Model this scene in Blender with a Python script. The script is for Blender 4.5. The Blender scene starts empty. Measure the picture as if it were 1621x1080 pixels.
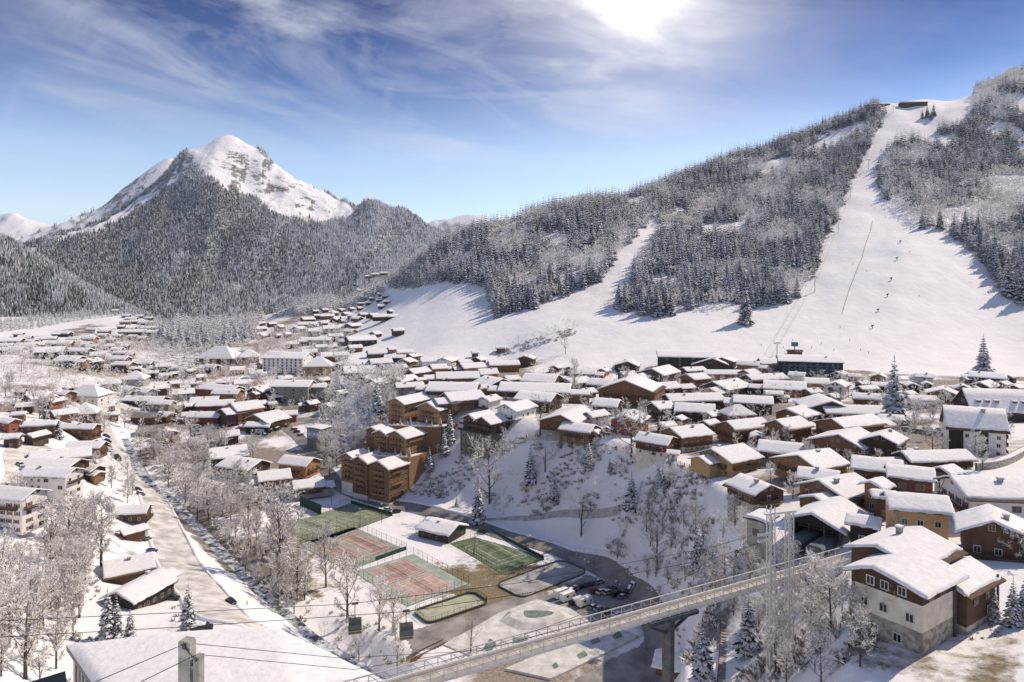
import bpy, math, random
import numpy as np
from mathutils import Vector
random.seed(7); RNG = np.random.default_rng(11)
scene = bpy.context.scene
COL = scene.collection
F, CX, HY, H = 1100.0, 810.5, 440.0, 125.0   # lens in photo pixels, principal column, horizon row, camera height (m)
R = math.radians

# ------------------------------------------------------------------ camera, light, sky
cam = bpy.data.cameras.new('camera'); co = bpy.data.objects.new('camera', cam); COL.objects.link(co)
co.location = (0, 0, H); co.rotation_euler = (R(90), 0, 0)
cam.sensor_width = 36.0; cam.lens = 36.0*F/1621.0; cam.shift_y = -(540-HY)/1621.0
cam.clip_start = 1.0; cam.clip_end = 60000
scene.camera = co
SUN_AZ, SUN_EL = 62.0, 46.0
sd = Vector((math.sin(R(SUN_AZ))*math.cos(R(SUN_EL)), math.cos(R(SUN_AZ))*math.cos(R(SUN_EL)), math.sin(R(SUN_EL))))
sl = bpy.data.lights.new('sun', 'SUN'); sl.energy = 3.7; sl.angle = R(0.5); sl.color = (1.0, 0.86, 0.69)
so = bpy.data.objects.new('sun', sl); COL.objects.link(so); so.rotation_euler = sd.to_track_quat('Z', 'Y').to_euler()
so.location = (300, 100, 500)
scene.view_settings.view_transform = 'Standard'; scene.view_settings.look = 'None'
scene.view_settings.exposure = 0.26; scene.view_settings.gamma = 1.0
scene.render.engine = 'CYCLES'
scene.cycles.use_denoising = True
scene.cycles.max_bounces = 5; scene.cycles.diffuse_bounces = 3; scene.cycles.glossy_bounces = 2
scene.cycles.transparent_max_bounces = 6; scene.cycles.transmission_bounces = 2

def N(nt, t, **kw):
    n = nt.nodes.new(t)
    for k, v in kw.items():
        if k in n.inputs: n.inputs[k].default_value = v
        else: setattr(n, k, v)
    return n
def mathn(nt, op, a, b=None, clamp=False):
    n = nt.nodes.new('ShaderNodeMath'); n.operation = op; n.use_clamp = clamp
    for i, v in enumerate((a, b)):
        if v is None: continue
        if isinstance(v, (int, float)): n.inputs[i].default_value = v
        else: nt.links.new(v, n.inputs[i])
    return n.outputs[0]
def ramp(nt, fac, stops):
    n = nt.nodes.new('ShaderNodeValToRGB'); e = n.color_ramp.elements
    while len(e) < len(stops): e.new(0.5)
    for i, (p, c) in enumerate(stops):
        e[i].position = p; e[i].color = (*c, 1) if len(c) == 3 else c
    nt.links.new(fac, n.inputs[0]); return n.outputs[0]
def mixc(nt, fac, a, b, mode='MIX'):
    n = nt.nodes.new('ShaderNodeMix'); n.data_type = 'RGBA'; n.blend_type = mode
    for s, v in ((n.inputs[0], fac), (n.inputs[6], a), (n.inputs[7], b)):
        if isinstance(v, (int, float)): s.default_value = v
        elif isinstance(v, tuple): s.default_value = (*v, 1) if len(v) == 3 else v
        else: nt.links.new(v, s)
    return n.outputs[2]

world = bpy.data.worlds.new('World'); scene.world = world; world.use_nodes = True
def build_world():
    nt = world.node_tree; nt.nodes.clear()
    out = N(nt, 'ShaderNodeOutputWorld'); bg = N(nt, 'ShaderNodeBackground'); bg.inputs[1].default_value = 0.125
    sky = N(nt, 'ShaderNodeTexSky'); sky.sky_type = 'NISHITA'; sky.sun_disc = False
    sky.sun_elevation = R(SUN_EL); sky.sun_rotation = R(SUN_AZ); sky.altitude = 1000; sky.air_density = 1.0; sky.dust_density = 0.1; sky.ozone_density = 2.0
    tc = N(nt, 'ShaderNodeTexCoord'); d = tc.outputs['Generated']
    sep = N(nt, 'ShaderNodeSeparateXYZ'); nt.links.new(d, sep.inputs[0])
    z = mathn(nt, 'MAXIMUM', sep.outputs[2], 0.0)
    # deeper blue high up, paler towards the horizon
    tint = ramp(nt, z, [(0.0, (0.80, 0.86, 1.06)), (0.08, (1.36, 1.27, 1.26)), (0.17, (1.20, 1.13, 1.15)), (0.26, (0.42, 0.49, 0.69)), (0.36, (0.12, 0.18, 0.39)), (0.6, (0.45, 0.58, 0.85))])
    col = mixc(nt, 1.0, sky.outputs[0], tint, 'MULTIPLY')
    def dotdir(px, py):
        v = Vector(((px-CX)/F, 1.0, (HY-py)/F)).normalized()
        n = N(nt, 'ShaderNodeVectorMath', operation='DOT_PRODUCT'); nt.links.new(d, n.inputs[0]); n.inputs[1].default_value = v
        return n.outputs['Value']
    ang = mathn(nt, 'ARCCOSINE', mathn(nt, 'MINIMUM', dotdir(1005, -12), 1.0))
    # cirrus filaments: noise over the sky's directions, stretched along two headings
    def streak(roty, sx, sz, scale, seed, detail=10, dist=0.9, rough=0.6):
        m0 = N(nt, 'ShaderNodeMapping'); m0.inputs['Rotation'].default_value = (0, R(roty), 0); nt.links.new(d, m0.inputs[0])
        m = N(nt, 'ShaderNodeMapping'); m.inputs['Scale'].default_value = (sx, 1.0, sz); m.inputs['Location'].default_value = (seed, seed*0.7, seed*1.3); nt.links.new(m0.outputs[0], m.inputs[0])
        n = N(nt, 'ShaderNodeTexNoise'); n.inputs['Scale'].default_value = scale; n.inputs['Detail'].default_value = detail; n.inputs['Roughness'].default_value = rough; n.inputs['Distortion'].default_value = dist
        nt.links.new(m.outputs[0], n.inputs['Vector']); return n.outputs[0]
    s1 = ramp(nt, streak(-14, 1.0, 4.2, 2.6, 3.1), [(0.44, (0, 0, 0)), (0.82, (1, 1, 1))])
    s2 = ramp(nt, streak(-4, 0.8, 2.6, 2.2, 8.4, 10, 2.0, 0.6), [(0.47, (0, 0, 0)), (0.82, (1, 1, 1))])
    s3 = ramp(nt, streak(52, 1.0, 2.6, 2.2, 5.7, 10, 2.0, 0.6), [(0.56, (0, 0, 0)), (0.84, (1, 1, 1))])
    big = ramp(nt, streak(10, 1.0, 1.8, 1.7, 1.9, 3, 0.5), [(0.34, (0.12, 0.12, 0.12)), (0.62, (1, 1, 1))])
    x = sep.outputs[0]
    low = ramp(nt, z, [(0.06, (0, 0, 0)), (0.15, (0.7, 0.7, 0.7)), (0.24, (1, 1, 1))])
    side = ramp(nt, mathn(nt, 'ADD', mathn(nt, 'MULTIPLY', x, 0.5), 0.5), [(0.18, (0.75, 0.75, 0.75)), (0.5, (1.1, 1.1, 1.1)), (0.60, (0.8, 0.8, 0.8)), (0.72, (0.18, 0.18, 0.18))])
    cl = mathn(nt, 'ADD', mathn(nt, 'ADD', mathn(nt, 'MULTIPLY', s1, 0.9), mathn(nt, 'MULTIPLY', s2, 0.9)), mathn(nt, 'MULTIPLY', s3, 0.7))
    cl = mathn(nt, 'MULTIPLY', mathn(nt, 'MULTIPLY', mathn(nt, 'MULTIPLY', cl, big), low), side, True)
    col = mixc(nt, mathn(nt, 'MULTIPLY', cl, 0.85), col, (5.6, 5.8, 6.4))
    # sun glow painted into the sky apart from the lamp, edges wisped by cloud
    v2 = mathn(nt, 'MULTIPLY', mathn(nt, 'ADD', s1, s2), 0.05)
    g1 = ramp(nt, mathn(nt, 'SUBTRACT', ang, v2), [(0.0, (1, 1, 1)), (0.03, (0.92, 0.92, 0.92)), (0.055, (0.55, 0.55, 0.55)), (0.10, (0.30, 0.30, 0.30)), (0.18, (0.13, 0.13, 0.13)), (0.36, (0, 0, 0))])
    col = mixc(nt, g1, col, (8.2, 8.0, 8.2))
    nt.links.new(col, bg.inputs[0]); nt.links.new(bg.outputs[0], out.inputs[0])
build_world()

# ------------------------------------------------------------------ materials
MATS = {}
def material(name, c1, c2=None, rough=0.8, scale=3.0, spec=0.25, bump=0.0, bscale=None, kind='noise', coords='Object', detail=4.0, lo=0.35, hi=0.65, metal=0.0, vec=(1, 1, 1)):
    if name in MATS: return MATS[name]
    m = bpy.data.materials.new(name); m.use_nodes = True; nt = m.node_tree; p = nt.nodes['Principled BSDF']
    p.inputs['Roughness'].default_value = rough; p.inputs['Specular IOR Level'].default_value = spec; p.inputs['Metallic'].default_value = metal
    p.inputs['Base Color'].default_value = (*c1, 1)
    if c2 is not None:
        if coords == 'World': src = N(nt, 'ShaderNodeNewGeometry').outputs['Position']
        else: src = N(nt, 'ShaderNodeTexCoord').outputs[coords]
        mp = N(nt, 'ShaderNodeMapping'); mp.inputs['Scale'].default_value = vec; nt.links.new(src, mp.inputs[0])
        if kind == 'planks':
            w = N(nt, 'ShaderNodeTexWave'); w.bands_direction = 'DIAGONAL'; w.inputs['Scale'].default_value = scale; w.inputs['Distortion'].default_value = 1.2; w.inputs['Detail'].default_value = 2
            nt.links.new(mp.outputs[0], w.inputs['Vector'])
            n = N(nt, 'ShaderNodeTexNoise'); n.inputs['Scale'].default_value = 0.9; n.inputs['Detail'].default_value = 5; nt.links.new(mp.outputs[0], n.inputs['Vector'])
            f = mathn(nt, 'ADD', mathn(nt, 'MULTIPLY', w.outputs['Fac'], 0.45), mathn(nt, 'MULTIPLY', n.outputs[0], 0.55))
        elif kind == 'stone':
            w = N(nt, 'ShaderNodeTexVoronoi'); w.inputs['Scale'].default_value = scale; nt.links.new(mp.outputs[0], w.inputs['Vector'])
            sp = N(nt, 'ShaderNodeSeparateColor'); nt.links.new(w.outputs['Color'], sp.inputs[0]); f = sp.outputs[0]
        else:
            n = N(nt, 'ShaderNodeTexNoise'); n.inputs['Scale'].default_value = scale; n.inputs['Detail'].default_value = detail; n.inputs['Roughness'].default_value = 0.6
            nt.links.new(mp.outputs[0], n.inputs['Vector']); f = n.outputs[0]
        c = ramp(nt, f, [(lo, c1), (hi, c2)])
        oi = N(nt, 'ShaderNodeObjectInfo')
        hsv = N(nt, 'ShaderNodeHueSaturation'); nt.links.new(c, hsv.inputs['Color'])
        nt.links.new(mathn(nt, 'ADD', mathn(nt, 'MULTIPLY', oi.outputs['Random'], 0.75 if kind == 'planks' else (0.08 if 'snow' in name else 0.3)), 0.72 if kind == 'planks' else (0.95 if 'snow' in name else 0.85)), hsv.inputs['Value'])
        nt.links.new(hsv.outputs[0], p.inputs['Base Color'])
        if bump > 0:
            b = N(nt, 'ShaderNodeBump'); b.inputs['Strength'].default_value = bump; b.inputs['Distance'].default_value = 0.3
            nt.links.new(f, b.inputs['Height']); nt.links.new(b.outputs[0], p.inputs['Normal'])
    MATS[name] = m; return m

M_SNOW = material('roof_snow_white', (0.74, 0.72, 0.70), (0.86, 0.84, 0.82), 0.7, 0.9, 0.2, 0.5, detail=9)
M_ROAD = material('packed_snow_road', (0.40, 0.37, 0.33), (0.76, 0.725, 0.68), 0.8, 0.16, 0.2, coords='World', detail=8, lo=0.33, hi=0.62)
M_ASPH = material('wet_grey_asphalt', (0.15, 0.14, 0.13), (0.34, 0.32, 0.29), 0.7, 0.12, 0.25, coords='World', detail=8, lo=0.35, hi=0.68)
M_LINE = material('white_marking', (0.72, 0.72, 0.68), (0.6, 0.6, 0.57), 0.8, 2.0)
WOOD = {
 'b': material('brown_timber', (0.105, 0.056, 0.030), (0.27, 0.145, 0.076), 0.85, 2.2, kind='planks'),
 'd': material('dark_timber', (0.040, 0.026, 0.019), (0.135, 0.083, 0.055), 0.85, 2.2, kind='planks'),
 'o': material('orange_timber', (0.20, 0.098, 0.042), (0.42, 0.215, 0.10), 0.85, 2.2, kind='planks'),
 'y': material('pale_larch_timber', (0.34, 0.22, 0.10), (0.52, 0.36, 0.18), 0.85, 2.2, kind='planks'),
 'r': material('red_timber', (0.14, 0.045, 0.03), (0.27, 0.10, 0.06), 0.85, 2.2, kind='planks'),
 'k': material('black_timber', (0.018, 0.017, 0.016), (0.06, 0.052, 0.046), 0.85, 2.2, kind='planks'),
 'p': material('purple_brown_boards', (0.055, 0.026, 0.024), (0.10, 0.05, 0.045), 0.85, 2.2, kind='planks'),
}
M_CREAM = material('cream_render', (0.58, 0.52, 0.43), (0.72, 0.67, 0.58), 0.9, 0.6)
M_WHITE = material('white_render', (0.66, 0.64, 0.60), (0.80, 0.78, 0.74), 0.9, 0.6)
M_GREY = material('grey_render', (0.26, 0.245, 0.225), (0.40, 0.38, 0.35), 0.9, 0.6)
M_STONE = material('rubble_stone', (0.22, 0.20, 0.175), (0.45, 0.42, 0.37), 0.95, 1.6, kind='stone', lo=0.1, hi=0.9)
M_CONC = material('weathered_concrete', (0.24, 0.23, 0.20), (0.42, 0.40, 0.36), 0.95, 0.7, detail=8)
M_FASC = material('roof_fascia_wood', (0.07, 0.045, 0.03), (0.16, 0.10, 0.065), 0.85, 2.0)
M_GLASS = material('window_glass', (0.015, 0.018, 0.022), None, 0.12, spec=0.6)
M_FRAME = material('window_frame_wood', (0.30, 0.24, 0.18), (0.42, 0.34, 0.26), 0.8, 2.0)
M_FRAMEW = material('window_frame_white', (0.62, 0.60, 0.56), (0.7, 0.68, 0.64), 0.8, 2.0)
M_SHUT = material('red_shutter', (0.22, 0.07, 0.045), (0.30, 0.11, 0.07), 0.8, 2.0)
M_STEEL = material('pale_galvanised_steel', (0.56, 0.54, 0.50), (0.72, 0.70, 0.65), 0.5, 1.5, 0.4)
M_DSTEEL = material('dark_steel', (0.05, 0.055, 0.055), (0.09, 0.09, 0.09), 0.5, 1.5, 0.4)
M_CABLE = material('steel_cable', (0.05, 0.045, 0.04), None, 0.6)

# ------------------------------------------------------------------ mesh builder
class MB:
    def __init__(s): s.v = []; s.f = []; s.m = []
    def quad(s, a, b, c, d, m=0):
        n = len(s.v); s.v += [a, b, c, d]; s.f.append((n, n+1, n+2, n+3)); s.m.append(m)
    def tri(s, a, b, c, m=0):
        n = len(s.v); s.v += [a, b, c]; s.f.append((n, n+1, n+2)); s.m.append(m)
    def poly(s, pts, m=0):
        n = len(s.v); s.v += list(pts); s.f.append(tuple(range(n, n+len(pts)))); s.m.append(m)
    def box(s, x0, x1, y0, y1, z0, z1, m=0):
        n = len(s.v); s.v += [(x0,y0,z0),(x1,y0,z0),(x1,y1,z0),(x0,y1,z0),(x0,y0,z1),(x1,y0,z1),(x1,y1,z1),(x0,y1,z1)]
        s.f += [(n,n+3,n+2,n+1),(n+4,n+5,n+6,n+7),(n,n+1,n+5,n+4),(n+1,n+2,n+6,n+5),(n+2,n+3,n+7,n+6),(n+3,n,n+4,n+7)]; s.m += [m]*6
    def prism(s, prof, x0, x1, m=0):           # profile (y, z) counter-clockwise extruded along x
        n = len(s.v); k = len(prof)
        s.v += [(x0, y, z) for y, z in prof] + [(x1, y, z) for y, z in prof]
        s.f.append(tuple(n+i for i in reversed(range(k)))); s.f.append(tuple(n+k+i for i in range(k)))
        s.f += [(n+i, n+(i+1) % k, n+k+(i+1) % k, n+k+i) for i in range(k)]; s.m += [m]*(k+2)
    def tube(s, a, b, r0, r1=None, k=5, m=0, cap=False):
        r1 = r0 if r1 is None else r1
        a = Vector(a); b = Vector(b); d = (b-a)
        if d.length < 1e-6: return
        d.normalize(); u = d.orthogonal().normalized(); w = d.cross(u); n = len(s.v)
        for p, r in ((a, r0), (b, r1)):
            for i in range(k):
                t = 2*math.pi*i/k; s.v.append(tuple(p + u*(r*math.cos(t)) + w*(r*math.sin(t))))
        s.f += [(n+i, n+(i+1) % k, n+k+(i+1) % k, n+k+i) for i in range(k)]; s.m += [m]*k
        if cap: s.f += [tuple(n+i for i in reversed(range(k))), tuple(n+k+i for i in range(k))]; s.m += [m]*2
    def mesh(s, name, mats, smooth=False):
        me = bpy.data.meshes.new(name); me.from_pydata(s.v, [], s.f)
        mats = mats if isinstance(mats, (list, tuple)) else [mats]
        for x in mats: me.materials.append(x)
        if len(mats) > 1: me.polygons.foreach_set('material_index', s.m)
        if smooth: me.polygons.foreach_set('use_smooth', [True]*len(s.f))
        me.update(); return me
    def build(s, name, mats, parent=None, smooth=False):
        if not s.f: return None
        return link(name, s.mesh(name, mats, smooth), parent)
def link(name, me, parent=None, loc=None, rot=None, scale=None):
    o = bpy.data.objects.new(name, me); COL.objects.link(o)
    if parent is not None: o.parent = parent
    if loc is not None: o.location = loc
    if rot is not None: o.rotation_euler = rot
    if scale is not None: o.scale = scale
    return o
def tag(o, label=None, cat=None, group=None, kind=None):
    for k, v in (('label', label), ('category', cat), ('group', group), ('kind', kind)):
        if v: o[k] = v
    return o
def empty(name, loc, rz=0.0, label=None, cat=None, group=None):
    o = bpy.data.objects.new(name, None); COL.objects.link(o); o.location = loc; o.rotation_euler = (0, 0, rz)
    o.empty_display_size = 0.5
    return tag(o, label, cat, group)
def np_mesh(name, verts, faces, mats, smooth=True, attr=None):
    """verts (n,3), faces (m,k)"""
    me = bpy.data.meshes.new(name); n, (m, k) = len(verts), faces.shape
    me.vertices.add(n); me.vertices.foreach_set('co', np.ascontiguousarray(verts, dtype=np.float32).ravel())
    me.loops.add(m*k); me.loops.foreach_set('vertex_index', np.ascontiguousarray(faces, dtype=np.int32).ravel())
    me.polygons.add(m); me.polygons.foreach_set('loop_start', np.arange(0, m*k, k, dtype=np.int32)); me.polygons.foreach_set('loop_total', np.full(m, k, dtype=np.int32))
    me.polygons.foreach_set('use_smooth', np.full(m, smooth))
    for x in (mats if isinstance(mats, (list, tuple)) else [mats]): me.materials.append(x)
    for an, arr in (attr or {}).items():
        a = me.color_attributes.new(an, 'FLOAT_COLOR', 'POINT'); a.data.foreach_set('color', np.ascontiguousarray(arr, dtype=np.float32).ravel())
    me.update(calc_edges=True); return me

# ------------------------------------------------------------------ noise, polygons, surfaces through control points
def vnoise(x, y, seed=0):
    xi = np.floor(x).astype(np.int64); yi = np.floor(y).astype(np.int64); fx = x-xi; fy = y-yi
    fx = fx*fx*(3-2*fx); fy = fy*fy*(3-2*fy)
    def h(i, j):
        n = (i*374761393 + j*668265263 + seed*974711) & 0xffffffff
        n = ((n ^ (n >> 13))*1274126177) & 0xffffffff
        return ((n ^ (n >> 16)) & 0xffff)/65535.0
    return (h(xi, yi)*(1-fx)+h(xi+1, yi)*fx)*(1-fy)+(h(xi, yi+1)*(1-fx)+h(xi+1, yi+1)*fx)*fy
def fbm(x, y, oct=5, seed=0, ridged=False):
    s = 0; a = 0.5
    for o in range(oct):
        n = vnoise(x*2**o, y*2**o, seed+o*17)
        s = s + a*((1-np.abs(2*n-1)) if ridged else n); a *= 0.5
    return s
def inpoly(px, py, poly):
    px = np.asarray(px, float); py = np.asarray(py, float); r = np.zeros(px.shape, bool); k = len(poly)
    for i in range(k):
        x0, y0 = poly[i]; x1, y1 = poly[(i+1) % k]
        if y0 == y1: continue
        c = ((y0 > py) != (y1 > py)) & (px < (x1-x0)*(py-y0)/(y1-y0)+x0); r ^= c
    return r
def dpoly(X, Y, pts):
    d = np.full(X.shape, 1e9)
    for (x0, y0), (x1, y1) in zip(pts[:-1], pts[1:]):
        dx, dy = x1-x0, y1-y0; t = np.clip(((X-x0)*dx+(Y-y0)*dy)/(dx*dx+dy*dy+1e-9), 0, 1)
        d = np.minimum(d, np.hypot(X-x0-t*dx, Y-y0-t*dy))
    return d
class Surf:
    """height over (u = tan azimuth, v = ln distance) through control points, multiquadric"""
    VS = 0.75
    def __init__(s, pts):
        a = np.array(pts, float); s.u = (a[:, 0]-CX)/F; s.v = np.log(a[:, 1])*s.VS; z = a[:, 2]; n = len(a)
        r = np.hypot(s.u[:, None]-s.u[None], s.v[:, None]-s.v[None]); K = np.sqrt(r*r+0.03**2)
        A = np.zeros((n+3, n+3)); A[:n, :n] = K; P = np.c_[np.ones(n), s.u, s.v]; A[:n, n:] = P; A[n:, :n] = P.T
        w = np.linalg.solve(A, np.r_[z, 0, 0, 0]); s.w = w[:n]; s.p = w[n:]
    def __call__(s, u, lv):
        v = lv*s.VS; o = s.p[0]+s.p[1]*u+s.p[2]*v
        for i in range(len(s.u)): o = o + s.w[i]*np.sqrt((u-s.u[i])**2+(v-s.v[i])**2+0.03**2)
        return o
def PZ(px, py, D): return (px, D, H-D*(py-HY)/F)      # control point from a picture row and a distance
def W2(pts): return [((px-CX)/F*D, D) for px, D in pts]
# ------------------------------------------------------------------ terrain
A_PTS = []
for px, prof in {
 -700: [(30,95),(60,85),(120,76),(260,66),(460,60),(700,64),(1000,66),(1430,76),(2600,60)],
 -300: [(30,80),(60,74),(120,66),(260,55),(460,50),(700,54),(1000,52),(1430,50),(1600,20),(2600,-60)],
 0:    [(30,66),(60,60),(110,50),(150,42),(200,38),(260,40),(360,42),(460,43),(590,46),(700,48),(850,46),(1000,45),(1225,46),(1430,44),(1600,15),(2600,-60)],
 100:  [(30,60),(60,52),(110,42),(150,33),(200,27),(262,29),(320,32),(400,35),(500,40),(600,43),(800,44),(1000,42),(1225,42),(1430,42),(1600,10),(2600,-60)],
 190:  [(30,56),(60,50),(110,40),(150,34),(187,28),(220,22),(263,16),(314,14),(400,14),(500,21),(600,30),(750,37),(900,40),(1100,43),(1225,46),(1400,50),(1600,10),(2600,-60)],
 300:  [(30,54),(60,48),(100,42),(140,36),(187,29),(220,20),(263,12),(314,6),(400,6),(500,16),(600,24),(750,31),(900,36),(1100,38),(1225,36),(1500,10),(2600,-60)],
 420:  [(60,46),(110,38),(150,33),(180,28),(206,20),(240,7),(300,2),(400,5),(500,15),(600,24),(750,33),(900,39),(1100,45),(1225,48),(1500,20),(2600,-60)],
 480:  [(60,42),(110,32),(150,16),(190,3),(230,0),(300,0),(400,4),(500,14),(600,24),(750,34),(900,43),(1225,62),(1600,66),(2600,60)],
 600:  [(60,34),(110,14),(160,0),(300,0),(400,4),(500,15),(600,24),(750,36),(900,47),(1100,60),(1225,72),(1400,84),(1700,70),(2600,0)],
 800:  [(60,14),(110,2),(160,0),(300,0),(400,6),(550,20),(800,44),(1225,70),(2600,80)],
 1100: [(60,4),(110,0),(200,0),(300,0),(400,8),(800,44),(2600,80)],
 1600: [(60,6),(200,0),(400,8),(800,44),(2600,80)],
 2300: [(60,10),(400,8),(2600,80)]}.items():
    A_PTS += [(px, D, z) for D, z in prof]
B_PTS = []
for px, prof in {
 2300: [(40,84),(110,80),(300,72),(600,80),(900,240),(1450,560)],
 1850: [(40,78),(110,75),(220,68),(400,60),(560,58),(700,92),(900,200),(1150,350),(1450,570)],
 1600: [(40,73),(110,71),(165,69),(220,65),(300,60),(400,55),(520,50),(600,47)],
 1350: [(100,68.5),(112,67.5),(130,66),(165,65)],
 1450: [(40,70),(110,69),(165,67),(220,63),(300,57),(400,52),(520,48),(610,46)],
 1300: [(40,66),(100,64),(130,60),(150,59),(165,61),(220,58.5),(300,53),(400,49),(520,46),(610,45)],
 1200: [(165,58),(220,56),(300,50),(400,46),(500,44),(610,44)],
 1260: [(60,60),(100,60),(120,58),(140,56),(155,56)],
 1180: [(60,52),(100,52),(130,50),(150,49)],
 1100: [(60,48),(110,47),(140,46),(160,44)],
 1000: [(60,46),(250,47),(338,45),(400,44),(500,43),(620,43)],
 800:  [(60,46),(300,45),(400,44),(500,43),(600,42),(690,42)],
 650:  [(100,46),(450,46),(550,44),(700,42),(760,43)],
 540:  [(200,44),(700,36),(800,40),(900,46),(1225,62),(1500,50),(2600,-40)]}.items():
    B_PTS += [(px, D, z) for D, z in prof]
HILL = {
 1600: [(545,690),(420,850),(330,1000),(240,1200),(123,1450)],
 1540: [(150,1450)],
 1450: [(510,720),(400,870),(300,1090),(200,1330),(160,1450)],
 1400: [(167,1450)],
 1300: [(515,720),(420,870),(320,1090),(250,1300),(207,1450)],
 1230: [(233,1450)],
 1150: [(520,720),(440,870),(370,1050),(310,1240),(256,1440)],
 1060: [(290,1350)],
 1000: [(525,720),(455,850),(390,1000),(345,1120),(313,1250)],
 920:  [(325,1200)],
 850:  [(520,750),(470,870),(400,1010),(342,1160)],
 780:  [(365,1140)],
 700:  [(540,770),(485,900),(430,1040),(388,1180)],
 620:  [(540,820),(500,950),(475,1080),(450,1200)]}
for px, prof in HILL.items():
    for py, D in prof: B_PTS.append(PZ(px, py, D))
    py, D = prof[-1]; z = PZ(px, py, D)[2]
    B_PTS += [(px, D*1.12, z+2), (px, D*1.6, z-60), (px, 2600, z-160)]
SA, SB = Surf(A_PTS), Surf(B_PTS)
CREST = W2([(1080,38),(1076,90),(1074,120),(1085,146),(1120,160),(1160,172),(1185,188),(1178,212),(1128,255),(1060,300),(1000,338),(930,366),(850,392),(790,424),(735,448),(660,478),(606,525),(575,630),(552,760),(550,1000),(550,2700)])
TOE = W2([(1030,38),(1026,100),(1028,140),(1036,180),(1040,215),(1026,252),(985,280),(900,318),(830,345),(760,362),(700,380),(650,390),(590,400),(540,425),(525,465),(507,520),(500,610),(508,700),(522,900),(522,2700)])
FARR = [(6000, 2700), (6000, -50), (40, -50)]
U0, U1, V0, V1 = (-760-CX)/F, (2360-CX)/F, math.log(24.0), math.log(2500.0)
NU, NV = 500, 520
gu = np.linspace(U0, U1, NU); gv = np.linspace(V0, V1, NV)
GU, GV = np.meshgrid(gu, gv); GY = np.exp(GV); GX = GU*GY
za = SA(GU, GV); zb = SB(GU, GV)
dc = dpoly(GX, GY, CREST); dt = dpoly(GX, GY, TOE)
inC = inpoly(GX, GY, CREST+FARR); inT = inpoly(GX, GY, TOE+FARR)
t = np.where(inC, 1.0, np.where(inT, dt/(dt+dc+1e-6), 0.0)); t = t*t*(3-2*t)*0.55+t*0.45
def smooth(a, n):
    for _ in range(n):
        b = np.pad(a, 1, mode='edge'); a = (b[:-2, 1:-1]+b[2:, 1:-1]+b[1:-1, :-2]+b[1:-1, 2:]+2*b[1:-1, 1:-1])/6
    return a
GPX = GU*F+CX
flatp = [((px-CX)/F*F*H/(py-HY), F*H/(py-HY)) for px, py in [(425,792),(560,768),(650,806),(770,846),(930,892),(1010,950),(1035,1010),(960,1120),(700,1120),(600,1010),(478,955),(440,860)]]
fm = smooth(inpoly(GX, GY, flatp).astype(float), 8)
za = za*(1-fm)
rough = (fbm(GX/38, GY/38, 4, 3)-0.47)*np.clip(GY/260, 0.5, 6)*2.0*(1-fm)
hillw = np.clip((zb-60)/80, 0, 1)*t
rough = rough*(0.35+0.9*hillw)
GZ = za+t*(zb-za)+rough
# the river bed, a shallow channel
RIVER_PX = [(196,690,0),(206,712,0),(214,738,0),(238,762,0),(275,790,0),(318,835,0),(362,880,0),(408,925,0),(452,965,0),(492,1000,0),(560,1040,0),(640,1075,0)]
def first_hit(px, py, h=0.0, dmin=60.0, dmax=2400.0):
    D = np.exp(np.arange(math.log(dmin), math.log(dmax), 0.0025)); z = H-D*(py-HY)/F
    g = ground(np.full(D.shape, (px-CX)/F)*D, D)+h
    k = np.argmax(z <= g)
    if z[k] > g[k]: return None
    if k > 0:
        a, b = z[k-1]-g[k-1], g[k]-z[k]; w = a/(a+b+1e-9); d = D[k-1]+(D[k]-D[k-1])*w
    else: d = D[0]
    return ((px-CX)/F*d, d, H-d*(py-HY)/F)
def ground(X, Y):
    X = np.asarray(X, float); Y = np.asarray(Y, float)
    a = np.clip((X/Y-U0)/(U1-U0)*(NU-1), 0, NU-1.001); b = np.clip((np.log(Y)-V0)/(V1-V0)*(NV-1), 0, NV-1.001)
    i = a.astype(int); j = b.astype(int); fa = a-i; fb = b-j
    return (GZ[j, i]*(1-fa)+GZ[j, i+1]*fa)*(1-fb)+(GZ[j+1, i]*(1-fa)+GZ[j+1, i+1]*fa)*fb
def gz(x, y): return float(ground(x, y))
river_w = [first_hit(px, py) for px, py, _ in RIVER_PX]
dr = dpoly(GX, GY, [(p[0], p[1]) for p in river_w])
GZ = GZ-np.clip(1-dr/9.0, 0, 1)**0.8*3.0
# ground cover: r trodden earth in the streets, g dry grass, b scrub litter
GPY = HY+F*(H-GZ)/GY
PATCH = fbm(GX/32, GY/32, 4, 77)
cov = np.zeros(GX.shape+(4,)); cov[..., 3] = 1
def region(poly, ch, amt, dmin=0, dmax=9e9, blur=3):
    wx = (PATCH-0.47)*60; m = (inpoly(GPX+wx, GPY+wx*0.5, poly) & (GY > dmin) & (GY < dmax)).astype(float)
    cov[..., ch] = np.maximum(cov[..., ch], smooth(m, blur+5)*amt*(0.72+0.6*(PATCH-0.47)/0.25))
region([(560,560),(690,560),(1340,588),(1640,602),(1640,700),(1500,720),(1400,850),(1300,800),(1150,760),(1120,735),(1000,690),(860,680),(830,640),(620,612),(560,575)], 0, 0.98, 190, 690)
region([(200,590),(540,590),(545,690),(540,780),(450,800),(380,780),(330,700),(230,690),(190,650)], 0, 0.95, 300, 900)
region([(0,540),(270,500),(560,490),(560,600),(200,640),(0,700)], 0, 0.72, 300, 1400)
region([(430,800),(560,780),(640,812),(760,852),(930,892),(1010,950),(990,1000),(700,1000),(560,1000),(480,955)], 1, 0.58, 200, 460)
region([(640,985),(850,925),(1000,935),(1060,1000),(1060,1100),(620,1100)], 0, 0.75, 150, 330)
region([(1345,1010),(1640,960),(1640,1120),(1230,1120),(1290,1040)], 1, 0.47, 40, 150)
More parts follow.
